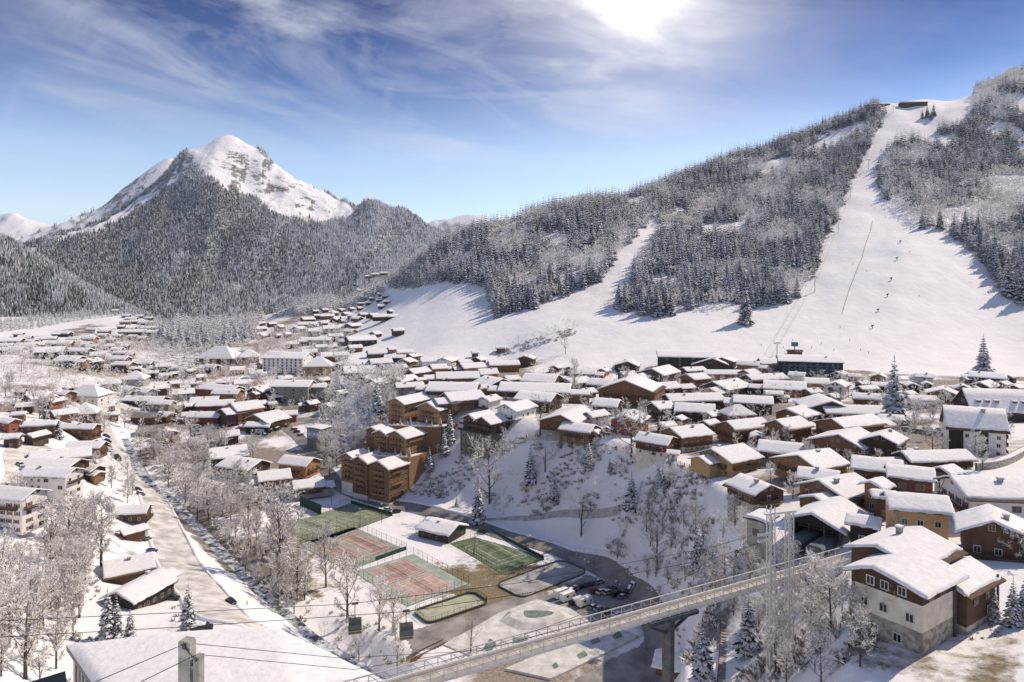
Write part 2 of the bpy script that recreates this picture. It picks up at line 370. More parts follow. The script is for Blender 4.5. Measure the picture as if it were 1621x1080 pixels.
region([(640,770),(730,700),(900,690),(1110,750),(1200,900),(1150,1000),(1000,880),(830,850),(700,800)], 2, 0.46, 120, 480)
region([(1140,880),(1340,880),(1400,1000),(1400,1120),(1090,1120),(1050,980)], 2, 0.6, 30, 250)
region([(190,700),(330,690),(450,800),(500,960),(430,960),(330,880),(230,770)], 2, 0.75, 150, 520)
region([(0,790),(240,790),(240,900),(330,1000),(260,1120),(0,1120)], 2, 0.42, 60, 320)
region([(520,600),(650,600),(640,700),(540,740),(500,690)], 2, 0.6, 380, 640)
FOREST_L = [(615,456),(622,438),(700,386),(800,343),(905,322),(1000,310),(1100,265),(1240,225),(1300,195),(1370,163),(1402,178),(1388,212),(1366,250),(1342,300),(1326,350),(1300,385),(1288,440),(1262,470),(1240,480),(1200,488),(1165,486),(1100,488),(1030,498),(985,494),(968,478),(1000,450),(1022,392),(1052,362),(1030,350),(985,398),(950,445),(900,468),(840,486),(800,498),(780,494),(770,452),(700,446),(650,458)]
CLEAR = [[(1262,242),(1330,205),(1368,192),(1378,202),(1350,217),(1308,240)]]
FOREST_R = [(1545,132),(1621,116),(1760,80),(1800,620),(1720,560),(1640,478),(1585,462),(1560,418),(1500,366),(1450,356),(1412,328),(1390,295),(1392,265),(1412,232),(1480,208),(1540,190)]
region(FOREST_L, 2, 0.38, 640, 1600); region(FOREST_R, 2, 0.38, 640, 1600)

def ground_material():
    m = bpy.data.materials.new('snowy_ground'); m.use_nodes = True; nt = m.node_tree; p = nt.nodes['Principled BSDF']
    p.inputs['Roughness'].default_value = 0.75; p.inputs['Specular IOR Level'].default_value = 0.2
    pos = N(nt, 'ShaderNodeNewGeometry').outputs['Position']
    at = N(nt, 'ShaderNodeVertexColor', layer_name='cover'); sp = N(nt, 'ShaderNodeSeparateColor'); nt.links.new(at.outputs[0], sp.inputs[0])
    def noise(sc, det=6, rough=0.6):
        n = N(nt, 'ShaderNodeTexNoise'); n.inputs['Scale'].default_value = sc; n.inputs['Detail'].default_value = det; n.inputs['Roughness'].default_value = rough
        nt.links.new(pos, n.inputs['Vector']); return n.outputs[0]
    n1, n2, n3 = noise(0.05, 8), noise(0.16, 10, 0.72), noise(1.1, 6)
    snow = ramp(nt, n1, [(0.3, (0.78, 0.755, 0.74)), (0.7, (0.87, 0.85, 0.83))])
    def cover(ch, n, width):
        # where the noise falls under the cover amount the snow is gone
        return mathn(nt, 'MULTIPLY', mathn(nt, 'ADD', mathn(nt, 'SUBTRACT', sp.outputs[ch], n), 0.06), 1.0/width, True)
    earth = ramp(nt, n3, [(0.3, (0.16, 0.125, 0.095)), (0.7, (0.40, 0.34, 0.28))])
    grass = ramp(nt, n3, [(0.3, (0.13, 0.10, 0.05)), (0.7, (0.30, 0.25, 0.15))])
    litter = ramp(nt, n3, [(0.3, (0.09, 0.075, 0.06)), (0.7, (0.30, 0.27, 0.24))])
    c = mixc(nt, cover(0, n2, 0.30), snow, earth); c = mixc(nt, cover(1, n2, 0.16), c, grass); c = mixc(nt, cover(2, n2, 0.16), c, litter)
    nt.links.new(c, p.inputs['Base Color'])
    b = N(nt, 'ShaderNodeBump'); b.inputs['Strength'].default_value = 0.5; b.inputs['Distance'].default_value = 1.4
    nt.links.new(mathn(nt, 'ADD', mathn(nt, 'MULTIPLY', n2, 0.5), noise(0.12, 5)), b.inputs['Height']); nt.links.new(b.outputs[0], p.inputs['Normal'])
    return m
M_GROUND = ground_material()
def grid_faces(nu, nv):
    i = np.arange(nu-1)[None, :]+np.arange(nv-1)[:, None]*nu
    return np.stack([i, i+1, i+1+nu, i+nu], -1).reshape(-1, 4)
tag(link('ground', np_mesh('ground', np.stack([GX, GY, GZ], -1).reshape(-1, 3), grid_faces(NU, NV), M_GROUND, True, {'cover': cov.reshape(-1, 4)})), kind='structure')
# land under and behind it all
mb = MB(); mb.quad((-14000, -9000, -75), (14000, -9000, -75), (14000, 14000, -75), (-14000, 14000, -75)); 
tag(mb.build('terrain', material('far_snowfield', (0.80, 0.80, 0.82), (0.86, 0.86, 0.87), 0.8, 0.002, coords='World')), kind='structure')

# ------------------------------------------------------------------ mountains
def mountain_material():
    m = bpy.data.materials.new('mountain_snow_and_rock'); m.use_nodes = True; nt = m.node_tree; p = nt.nodes['Principled BSDF']
    p.inputs['Roughness'].default_value = 0.8; p.inputs['Specular IOR Level'].default_value = 0.15
    g = N(nt, 'ShaderNodeNewGeometry'); pos = g.outputs['Position']
    sp = N(nt, 'ShaderNodeSeparateXYZ'); nt.links.new(g.outputs['True Normal'], sp.inputs[0])
    def noise(sc, det=8, rough=0.65):
        n = N(nt, 'ShaderNodeTexNoise'); n.inputs['Scale'].default_value = sc; n.inputs['Detail'].default_value = det; n.inputs['Roughness'].default_value = rough
        mp = N(nt, 'ShaderNodeMapping'); mp.inputs['Scale'].default_value = (1, 1, 2.2); nt.links.new(pos, mp.inputs[0]); nt.links.new(mp.outputs[0], n.inputs['Vector']); return n.outputs[0]
    n1, n2 = noise(0.006), noise(0.03)
    steep = mathn(nt, 'SUBTRACT', 1.0, sp.outputs[2])
    f = mathn(nt, 'ADD', mathn(nt, 'MULTIPLY', steep, 0.95), mathn(nt, 'MULTIPLY', n2, 0.55)); f = mathn(nt, 'ADD', f, mathn(nt, 'MULTIPLY', n1, 0.35))
    f = ramp(nt, f, [(0.72, (0, 0, 0)), (0.80, (1, 1, 1))])
    c = mixc(nt, f, (0.83, 0.815, 0.81), ramp(nt, n2, [(0.3, (0.10, 0.09, 0.085)), (0.7, (0.28, 0.26, 0.24))]))
    at = N(nt, 'ShaderNodeVertexColor', layer_name='cover'); s2 = N(nt, 'ShaderNodeSeparateColor'); nt.links.new(at.outputs[0], s2.inputs[0])
    fl = mixc(nt, ramp(nt, noise(0.05), [(0.38, (0, 0, 0)), (0.66, (1, 1, 1))]), (0.075, 0.075, 0.07), (0.62, 0.61, 0.61))
    c = mixc(nt, s2.outputs[0], c, fl)
    nt.links.new(c, p.inputs['Base Color'])
    b = N(nt, 'ShaderNodeBump'); b.inputs['Strength'].default_value = 0.5; b.inputs['Distance'].default_value = 12
    nt.links.new(n2, b.inputs['Height']); nt.links.new(b.outputs[0], p.inputs['Normal'])
    return m
M_MOUNT = mountain_material()
MOUNTS = {}
def mountain(name, pts, px0, px1, d0, d1, nu, nv, gully, seed, wood=None, label=None):
    s = Surf(pts); u = np.linspace((px0-CX)/F, (px1-CX)/F, nu); v = np.linspace(math.log(d0), math.log(d1), nv)
    U, V = np.meshgrid(u, v); Y = np.exp(V); X = U*Y; z = s(U, V)
    gl = (fbm(X/420+0.25*Y/420, Y/1500, 6, seed, True)-0.62)*gully + (fbm(X/90, Y/90, 4, seed+5)-0.47)*gully*0.28
    z = z+gl*np.clip((z+40)/260, 0.15, 1)*np.clip((1000-z)/480, 0.4, 1)
    cv = np.zeros(X.shape+(4,)); cv[..., 3] = 1
    if wood is not None:
        PX = U*F+CX; PY = HY+F*(H-z)/Y
        e = (fbm(X/60, Y/60, 4, seed+9)-0.47)*26
        m = wood(PX+e*0.6, PY+e).astype(float); cv[..., 0] = smooth(m, 1)
    o = tag(link(name, np_mesh(name, np.stack([X, Y, z], -1).reshape(-1, 3), grid_faces(nu, nv), M_MOUNT, True, {'cover': cv.reshape(-1, 4)})), label, 'mountain' if label else None, None, 'structure')
    MOUNTS[name] = dict(u0=u[0], u1=u[-1], v0=v[0], v1=v[-1], nu=nu, nv=nv, z=z, wood=cv[..., 0])
    return o
P = lambda l: [PZ(*q) for q in l]
main = P([(358,217,3400),(345,219,3380),(330,226,3340),(312,233,3290),(296,240,3240),(289,252,3200),(283,272,3120),(270,296,3030),(252,318,2960),(225,336,2900),(190,354,2840),(150,362,2790),(105,372,2720),(60,388,2650),(20,402,2600),(-80,430,2500),(-300,440,2500),
 (385,228,3420),(410,243,3430),(430,260,3430),(460,284,3430),(500,305,3430),(530,324,3430),(562,340,3400),(580,334,2950),(605,331,2900),(630,338,2880),(660,350,2850),(690,366,2820),(720,384,2800),(780,410,2800),(900,440,2800),
 (310,275,3020),(330,320,2820),(345,370,2600),(370,420,2420),(400,470,2200),(430,520,1950),
 (400,300,3150),(450,335,3080),(520,345,3150),(450,370,2760),(520,385,2700),(580,385,2640),(600,430,2350),(540,440,2300),(480,430,2420),(650,420,2500),(700,430,2500),(520,490,1950),(600,480,2000),
 (290,330,2860),(280,380,2620),(260,430,2400),(230,470,2200),(300,470,2120),(200,410,2560),(150,400,2600),(150,450,2300),(80,430,2450),(330,520,1900),(250,520,1950),(120,500,2000)])
main += [(px, 3430+d, PZ(px, py, 3430)[2]-d*0.55) for px, py in ((358,217),(300,240),(430,260),(530,324),(200,335),(90,375)) for d in (350, 1100)]
main += [(px, D, -75) for px in (-300, 100, 400, 700, 950) for D in (1680,)]+[(px, 5000, -75) for px in (-300, 200, 600, 950)]
SNOWCAP = [(296,238),(358,208),(440,258),(570,340),(566,350),(500,348),(452,348),(425,332),(400,312),(372,300),(342,290),(318,272),(302,258)]
SNOWARM = [(-50,440),(40,395),(150,350),(200,325),(262,285),(290,240),(300,262),(282,290),(262,308),(225,326),(200,352),(168,352),(140,366),(105,376),(60,392),(20,412)]
def wood_main(px, py): return ~(inpoly(px, py, SNOWCAP) | inpoly(px, py, SNOWARM)) & (py > 236)
mountain('mountain_peak', main, -330, 960, 1650, 5000, 420, 300, 150, 21, wood_main, 'pyramid-shaped snow peak with dark forested flanks above the village')
back = P([(292,266,4300),(284,259,4300),(272,252,4300),(258,255,4300),(240,265,4250),(212,284,4200),(190,300,4150),(172,318,4100),(150,334,4050),(100,352,4000),(60,366,3950),(20,382,3900),(-100,400,3900),(-300,420,3900),(330,290,4400),(400,330,4500),
  (240,330,3700),(180,370,3600),(260,300,3850),(100,400,3500),(0,420,3500)])
back += [(px, 5200, PZ(px, py, 4300)[2]-500) for px, py in ((270,257),(170,318),(60,366),(400,330))]+[(px, 3200, -75) for px in (-300, 100, 400)]
mountain('mountain_shoulder', back, -320, 420, 3200, 5300, 220, 120, 90, 33, lambda px, py: (px < 190) & (py > 318+0.25*(190-px)) & (vnoise(px/5, py/5, 3) > 0.66), 'rounded white summit standing behind the pyramid-shaped peak')
far1 = P([(-200,352,7000),(-60,342,7000),(0,338,7000),(25,336,7000),(42,344,7000),(60,350,7000),(100,360,7000),(160,380,7000)])+[(px, 5800, 0) for px in (-200, 0, 160)]+[(px, 8500, 300) for px in (-200, 0, 160)]
mountain('far_mountain', far1, -260, 190, 5800, 8500, 130, 60, 170, 44, None, 'pale far mountain chain at the edge of the valley')
far2 = P([(600,370,6500),(670,352,6500),(700,349,6500),(725,345,6500),(745,340,6500),(765,345,6500),(800,351,6500),(860,360,6500),(1000,380,6500)])+[(px, 5400, 0) for px in (600, 760, 1000)]+[(px, 8000, 250) for px in (600, 760, 1000)]
mountain('far_mountain', far2, 560, 1020, 5400, 8000, 140, 60, 110, 55, lambda px, py: (py > 352) & (vnoise(px/4, py/3, 8) > 0.5), 'low snowy far ridge beyond the wooded hill')
lh = P([(-300,330,1900),(-100,352,1900),(0,378,1900),(30,392,1880),(60,410,1860),(100,437,1800),(150,466,1720),(190,486,1650),(225,503,1580),(260,520,1520),(320,540,1450),
  (0,440,1650),(60,460,1600),(120,490,1520),(0,490,1460),(60,505,1440),(-100,450,1600),(-300,420,1600),(180,512,1430),(-100,500,1400)])
lh += [(px, 1330, 30) for px in (-300, 0, 150, 320)]+[(px, 2300, PZ(px, py, 1900)[2]-90) for px, py in ((-300, 330), (0, 378), (100, 437), (200, 500), (320, 540))]
mountain('wooded_hill', lh, -330, 330, 1330, 2300, 240, 140, 30, 66, lambda px, py: py > 0, 'dark wooded hillside coming down to the far village')
# ------------------------------------------------------------------ houses
def window_mesh(name, w, h, frame, shutters=False):
    mb = MB(); b = 0.12
    mb.box(-w/2, w/2, -0.05, 0.03, 0, b, 0); mb.box(-w/2, w/2, -0.05, 0.03, h-b, h, 0)
    mb.box(-w/2, -w/2+b, -0.05, 0.03, b, h-b, 0); mb.box(w/2-b, w/2, -0.05, 0.03, b, h-b, 0); mb.box(-0.04, 0.04, -0.045, 0.028, b, h-b, 0)
    mb.box(-w/2+b, -0.04, -0.03, 0.02, b, h-b, 1); mb.box(0.04, w/2-b, -0.03, 0.02, b, h-b, 1)
    if shutters:
        mb.box(-w/2-0.55, -w/2-0.05, -0.08, 0.0, -0.03, h+0.03, 2); mb.box(w/2+0.05, w/2+0.55, -0.08, 0.0, -0.03, h+0.03, 2)
    return mb.mesh(name, [frame, M_GLASS, M_SHUT])
WIN = {'wood': window_mesh('window', 1.3, 1.35, M_FRAME), 'white': window_mesh('window', 1.3, 1.4, M_FRAMEW), 'shut': window_mesh('window', 1.3, 1.35, M_FRAMEW, True),
       'tall': window_mesh('window', 1.5, 2.0, M_FRAME), 'big': window_mesh('window', 2.0, 1.5, M_FRAME)}
def chimney_mesh():
    mb = MB(); mb.box(-0.45, 0.45, -0.4, 0.4, -1.5, 1.1, 0); mb.box(-0.6, 0.6, -0.55, 0.55, 1.1, 1.25, 0); mb.box(-0.55, 0.55, -0.5, 0.5, 1.252, 1.5, 1)
    return mb.mesh('chimney', [M_STONE, M_SNOW])
CHIM = chimney_mesh()
def rail(mb, x0, y0, x1, y1, z, h=1.05, m=0):
    """balcony railing between two points: posts, rails and upright boards"""
    L = math.hypot(x1-x0, y1-y0); n = max(2, int(L/0.28)); tx, ty = (x1-x0)/L, (y1-y0)/L; nx, ny = -ty, tx
    def bar(s0, s1, za, zb, th):
        a = (x0+tx*s0-nx*th, y0+ty*s0-ny*th); b = (x0+tx*s1-nx*th, y0+ty*s1-ny*th); c = (x0+tx*s1+nx*th, y0+ty*s1+ny*th); d = (x0+tx*s0+nx*th, y0+ty*s0+ny*th)
        lo = [(*q, za) for q in (a, b, c, d)]; hi = [(*q, zb) for q in (a, b, c, d)]
        mb.quad(*hi, m); [mb.quad(lo[i], lo[(i+1) % 4], hi[(i+1) % 4], hi[i], m) for i in range(4)]
    bar(0, L, z+h-0.1, z+h, 0.06); bar(0, L, z+0.08, z+0.2, 0.045)
    for i in range(n):
        s = (i+0.15)*L/n; bar(s, s+0.7*L/n, z+0.2, z+h-0.1, 0.025)
def snow_sheet(L, ya, za_, yr, zr, yb, zb_, x0, x1, th=0.62, seed=0, nx=None):
    """rounded snow cover on a gable roof: eave a (ya,za), ridge (yr,zr), eave b (yb,zb)"""
    rg = np.random.default_rng(seed); nx = nx or max(7, min(15, int((x1-x0)/2)))
    th = th*rg.uniform(0.7, 1.2)
    def side(y0, z0, y1, z1):
        l = math.hypot(y1-y0, z1-z0); s0 = (rg.random() < 0.38)*rg.uniform(0.25, 0.11*l+0.3)-0.10; s = np.array([s0, s0+0.1, s0+0.26, s0+0.6, max(s0+0.9, 0.35*l), max(s0+1.3, 0.68*l)]); tk = np.array([0.0, 0.62, 0.9, 1.0, 1.0, 1.02])
        return [(y0+(y1-y0)*q/l, z0+(z1-z0)*q/l, k) for q, k in zip(s, tk)]
    prof = side(ya, za_, yr, zr)+[(yr, zr-0.05, 1.02)]+side(yb, zb_, yr, zr)[::-1]
    xs = np.concatenate([[x0-0.10, x0, x0+0.16, x0+0.5], np.linspace(x0+1.2, x1-1.2, nx), [x1-0.5, x1-0.16, x1, x1+0.10]])
    ex = np.concatenate([[0, 0.62, 0.9, 1.0], np.ones(nx), [1.0, 0.9, 0.62, 0]])
    k = len(prof); V = []
    wob = rg.normal(0, 0.10, (len(xs), k)); wob[:, 0] *= 0.3; wob[:, -1] *= 0.3
    edge = rg.normal(0, 0.10, (len(xs), 2))
    for i, x in enumerate(xs):
        for j, (y, z, q) in enumerate(prof):
            dy = edge[i, 0] if j < 2 else (edge[i, 1] if j > k-3 else 0)
            t_ = th*min(q, ex[i])*(1+wob[i, j])
            V.append((x+(rg.normal(0, 0.07) if i < 2 or i > len(xs)-3 else 0), y+dy*(1 if y < yr else -1), z+t_+(0.0 if t_ > 0.02 else -0.06)))
    i = np.arange(k-1)[None, :]+np.arange(len(xs)-1)[:, None]*k
    fc = np.stack([i, i+k, i+k+1, i+1], -1).reshape(-1, 4)
    return np_mesh('roof_snow', np.array(V), fc, M_SNOW, True)
def chaletblock(root, L, W, zs, ze, lower, upper, yr=0.0, pitch=0.36, og=1.1, oe=1.3, snow=0.62, seed=0, off=(0, 0), z0=-5.0, fascia=None):
    """one gabled volume: x along the ridge; lower render to zs, boards to the eaves and gable; returns ridge height"""
    fascia = fascia or M_FASC; ox, oy = off
    za_ = ze; zr = ze+pitch*(W/2+abs(yr)*0); hw = W/2; rnd = random.Random(seed)
    if zs > 0:
        mb = MB(); mb.box(ox-L/2, ox+L/2, oy-hw, oy+hw, z0, zs); mb.build('ground_floor_wall', lower, root)
    mb = MB(); e = 0.12 if zs > 0 else 0
    prof = [(oy-hw-e, max(zs, z0 if zs <= 0 else zs)), (oy+hw+e, max(zs, z0 if zs <= 0 else zs)), (oy+hw+e, ze), (oy+yr, zr), (oy-hw-e, ze)]
    mb.prism(prof, ox-L/2-e, ox+L/2+e); mb.build('upper_wall' if zs > 0 else 'wall', upper, root)
    pl, pr = (zr-ze)/(hw+yr), (zr-ze)/(hw-yr)
    ya, yb = oy-hw-oe, oy+hw+oe; za, zb = ze-pl*oe, ze-pr*oe; rt = 0.26
    mb = MB(); mb.prism([(ya, za+0.05), (oy+yr, zr+0.05), (yb, zb+0.05), (yb, zb+rt), (oy+yr, zr+rt+0.02), (ya, za+rt)], ox-L/2-og, ox+L/2+og)
    rf = mb.build('roof', fascia, root)
    link('roof_snow', snow_sheet(L, ya+0.05, za+rt, oy+yr, zr+rt+0.02, yb-0.05, zb+rt, ox-L/2-og+0.05, ox+L/2+og-0.05, snow, seed), rf)
    return zr
def hipblock(root, L, W, zs, ze, lower, upper, pitch=0.75, oe=0.9, seed=0, z0=-5.0):
    if zs > 0:
        mb = MB(); mb.box(-L/2, L/2, -W/2, W/2, z0, zs); mb.build('ground_floor_wall', lower, root)
        mb = MB(); mb.box(-L/2-.1, L/2+.1, -W/2-.1, W/2+.1, zs, ze); mb.build('upper_wall', upper, root)
    else:
        mb = MB(); mb.box(-L/2, L/2, -W/2, W/2, z0, ze); mb.build('wall', upper, root)
    rise = pitch*W/2; rl = max(0.3, (L-W)/2); a, b = L/2+oe, W/2+oe
    mb = MB(); mb.box(-a, a, -b, b, ze, ze+0.22); rf = mb.build('roof', M_FASC, root)
    mb = MB(); rg = random.Random(seed); z1 = ze+0.222; n = 5
    def ring(s, z): return [(-a+(a-rl)*s, -b+b*s*0.98, z), (a-(a-rl)*s, -b+b*s*0.98, z), (a-(a-rl)*s, b-b*s*0.98, z), (-a+(a-rl)*s, b-b*s*0.98, z)]
    prev = ring(-0.01, z1); 
    for s, dz in ((-0.01, 0.4), (0.04, 0.62), (0.25, 0.62), (0.5, 0.58), (0.75, 0.6), (0.95, 0.7), (1.0, 0.62)):
        cur = ring(max(s, -0.01), z1+dz+rise*max(0, s)+rg.uniform(-0.06, 0.06))
        for i in range(4): mb.quad(prev[i], prev[(i+1) % 4], cur[(i+1) % 4], cur[i])
        prev = cur
    mb.poly(prev); mb.build('roof_snow', M_SNOW, rf, True)
    return ze+rise
def flatblock(root, L, W, ze, wall, seed=0, z0=-5.0, name='wall'):
    mb = MB(); mb.box(-L/2, L/2, -W/2, W/2, z0, ze); mb.build(name, wall, root)
    mb = MB(); mb.box(-L/2-.6, L/2+.6, -W/2-.6, W/2+.6, ze, ze+0.35); rf = mb.build('roof', M_FASC, root)
    link('roof_snow', snow_sheet(L, -W/2-.55, ze+0.352, 0, ze+0.75, W/2+.55, ze+0.352, -L/2-.55, L/2+.55, 0.45, seed), rf)
    return ze+0.7
def put_window(root, kind, x, y, z, face):
    """face 0: -y, 1: +y, 2: -x, 3: +x"""
    link('window', WIN[kind], root, (x, y, z), (0, 0, (0, math.pi, -math.pi/2, math.pi/2)[face]))
LOWER = {'m': M_CREAM, 'w': M_WHITE, 's': M_STONE, 'g': M_GREY}
HOUSES = []     # (object, px, py, width px, D, attributes)
def house(cx, cy, w, yaw, r, st, kind, cat='house', roof=None, h3=None, label=None, wins=None, name=None, dmin=60, dmax=2400, bal=None, pit=None, winkind=None, balmat=None):
    """roof centre (photo pixels), overall width in pixels, ridge yaw, length/width ratio, storeys, wall kinds e.g. 'o', 'mo' (cream below, orange above)"""
    seed = int(cx*31+cy*17) & 0xffff; rnd = random.Random(seed)
    lower = LOWER.get(kind[0]) if len(kind) == 2 else None; up = kind[-1]
    upper = WOOD.get(up) or LOWER[up]
    ze = 2.75*st+0.3; a = R(yaw); ca, sa = abs(math.cos(a)), abs(math.sin(a)); W = 10.0
    for _ in range(4):
        p = first_hit(cx, cy, ze+(pit or 0.36)*W/4, dmin, dmax) or ((cx-CX)/F*1400, 1400, 90)
        D = p[1]; span = w*1.14*D/F; W = max(3.0, (span-2.4*ca-2.6*sa)/(r*ca+sa)) if roof != 'h' else max(3.0, (span-1.8)/(r*ca+sa))
    L = W*r; pitch = pit or (0.42 if W < 14 else 0.36)
    gzb = min(gz(p[0], p[1]), max(gz(p[0]-3, p[1]), gz(p[0]+3, p[1])))
    base = H-D*(cy-HY)/F-(ze+pitch*W/4)
    o = empty(name or ('chalet' if cat == 'house' else cat.replace(' ', '_')), (p[0], p[1], base), a)
    zs = 2.9 if lower is not None and st >= 1.5 else (1.6 if lower is not None else 0)
    th = 0.58 if D > 330 else 0.42
    if D > 700: th = 1.0
    if roof == 'h': hipblock(o, L, W, zs, ze, lower, upper, 0.8, 0.9, seed)
    elif roof == 'f': flatblock(o, L, W, ze, upper, seed)
    elif roof == 'bare':
        chaletblock(o, L, W, zs, ze, lower, upper, 0, pitch, 1.0, 1.2, 0.06, seed)
        for c in o.children_recursive:
            if c.name.startswith('roof_snow'): c.data.materials[0] = M_GREYROOF; c.name = 'roof_sheeting'
    else: chaletblock(o, L, W, zs, ze, lower, upper, (rnd.uniform(-0.1, 0.1)*W if W > 8 else 0), pitch, 1.1, 1.3, th, seed)
    if roof is None and D < 680 and W > 7 and L > 7 and label is None and rnd.random() < 0.5:      # a lower wing with its own gable
        s1, s2 = rnd.choice((-1, 1)), rnd.choice((-1, 1)); W2_ = W*rnd.uniform(0.5, 0.72); L2_ = L*rnd.uniform(0.45, 0.7)
        chaletblock(o, L2_, W2_, 0, ze-rnd.uniform(1.1, 2.0), lower, WOOD[rnd.choice('bdo')] if up in 'bdok' else upper, 0, pitch*0.95, 0.9, 1.0, th, seed+7, (s1*(L*0.5+L2_*0.12), s2*(W-W2_)*0.42))
    # faces turned to the street below
    ex, ey = math.cos(a), math.sin(a); vx, vy = -p[0], -p[1]; vl = math.hypot(vx, vy); vx /= vl; vy /= vl
    faces = [(3, ex*vx+ey*vy), (2, -ex*vx-ey*vy), (1, -ey*vx+ex*vy), (0, ey*vx-ex*vy)]
    e = 0.16 if zs > 0 else 0.04
    wk = 'shut' if up in 'w' and rnd.random() < 0.5 else ('white' if up in 'wm' or rnd.random() < 0.35 else 'wood')
    wk = winkind or wk
    if wins is None: wins = True
    if wins and D < 1000 and w > 15 and roof != 'bare':
        for fc, dv in faces:
            if dv < 0.22: continue
            fl = L if fc < 2 else W
            floors = range(max(1, int(st)))
            step = 3.0 if D < 330 else (3.8 if D < 480 else 5.4)
            n = max(1, min(7 if D < 480 else 4, int((fl-1.5)/step)))
            for k in floors:
                zz = 1.0+2.75*k
                if D > 620 and k < len(floors)-1: continue
                for i in range(n):
                    if rnd.random() < 0.18: continue
                    q = (i-(n-1)/2)*fl/max(n, 1)*0.92+rnd.uniform(-0.2, 0.2)
                    ee = e if zz >= zs else 0.04
                    kk = wk if rnd.random() < 0.8 else 'big'
                    if fc == 0: put_window(o, kk, q, -W/2-ee, zz, 0)
                    elif fc == 1: put_window(o, kk, q, W/2+ee, zz, 1)
                    elif fc == 2: put_window(o, kk, -L/2-ee, q, zz, 2)
                    else: put_window(o, kk, L/2+ee, q, zz, 3)
            if fc >= 2 and roof is None and W > 6:      # small windows up in the gable
                zz = ze+pitch*W*0.12
                for q in ((-1.2, 1.2) if W > 9 else (0,)):
                    put_window(o, 'wood', (-1 if fc == 2 else 1)*(L/2+e), q, zz, fc)
                if (st >= 1.5 if bal is None else bal) and rnd.random() < 0.75 and D < 620:
                    mb = MB(); s = -1 if fc == 2 else 1; x0 = s*(L/2+e+0.02); x1 = s*(L/2+e+1.25); hb = W*rnd.uniform(0.3, 0.46); zb = 2.75*(int(st)-1)+0.32
                    mb.box(min(x0, x1), max(x0, x1), -hb, hb, zb-0.16, zb); rail(mb, x1, -hb, x1, hb, zb)
                    rail(mb, x0, -hb, x1, -hb, zb); rail(mb, x0, hb, x1, hb, zb)
                    for q in (-hb, hb): mb.tube((x1, q, zb), (x0, q*0.9, ze+pitch*W*0.1), 0.07, k=4)
                    mb.build('balcony', balmat or (M_FASC if up in 'oyb' else WOOD['d']), o)
        for fc, dv in faces[2:]:
            if dv > 0.35 and st >= 2 and L > 9 and rnd.random() < 0.55 and D < 560 and roof is None:
                s = 1 if fc == 1 else -1; y0 = s*(W/2+e+0.02); y1 = s*(W/2+e+1.2); hb = L*rnd.uniform(0.28, 0.45); zb = 2.75*(int(st)-1)+0.32
                mb = MB(); mb.box(-hb, hb, min(y0, y1), max(y0, y1), zb-0.16, zb); rail(mb, -hb, y1, hb, y1, zb)
                rail(mb, -hb, y0, -hb, y1, zb); rail(mb, hb, y0, hb, y1, zb)
                mb.build('balcony', balmat or (M_FASC if up in 'oyb' else WOOD['d']), o)
    if roof is None and D < 700 and rnd.random() < 0.6 and W > 6:
        link('chimney', CHIM, o, (rnd.uniform(-0.3, 0.3)*L, rnd.choice((-1, 1))*W*0.12, ze+pitch*W*0.38), None, (1.1, 1.1, 1.1))
    if cat: o['category'] = cat
    if label: o['label'] = label
    HOUSES.append(dict(o=o, cx=cx, cy=cy, w=w, D=D, up=up, low=kind[0] if len(kind) == 2 else None, roof=roof, st=st, cat=cat, L=L, W=W))
    return o
M_GREYROOF = material('bare_grey_roof', (0.17, 0.16, 0.145), (0.28, 0.265, 0.24), 0.8, 1.5)
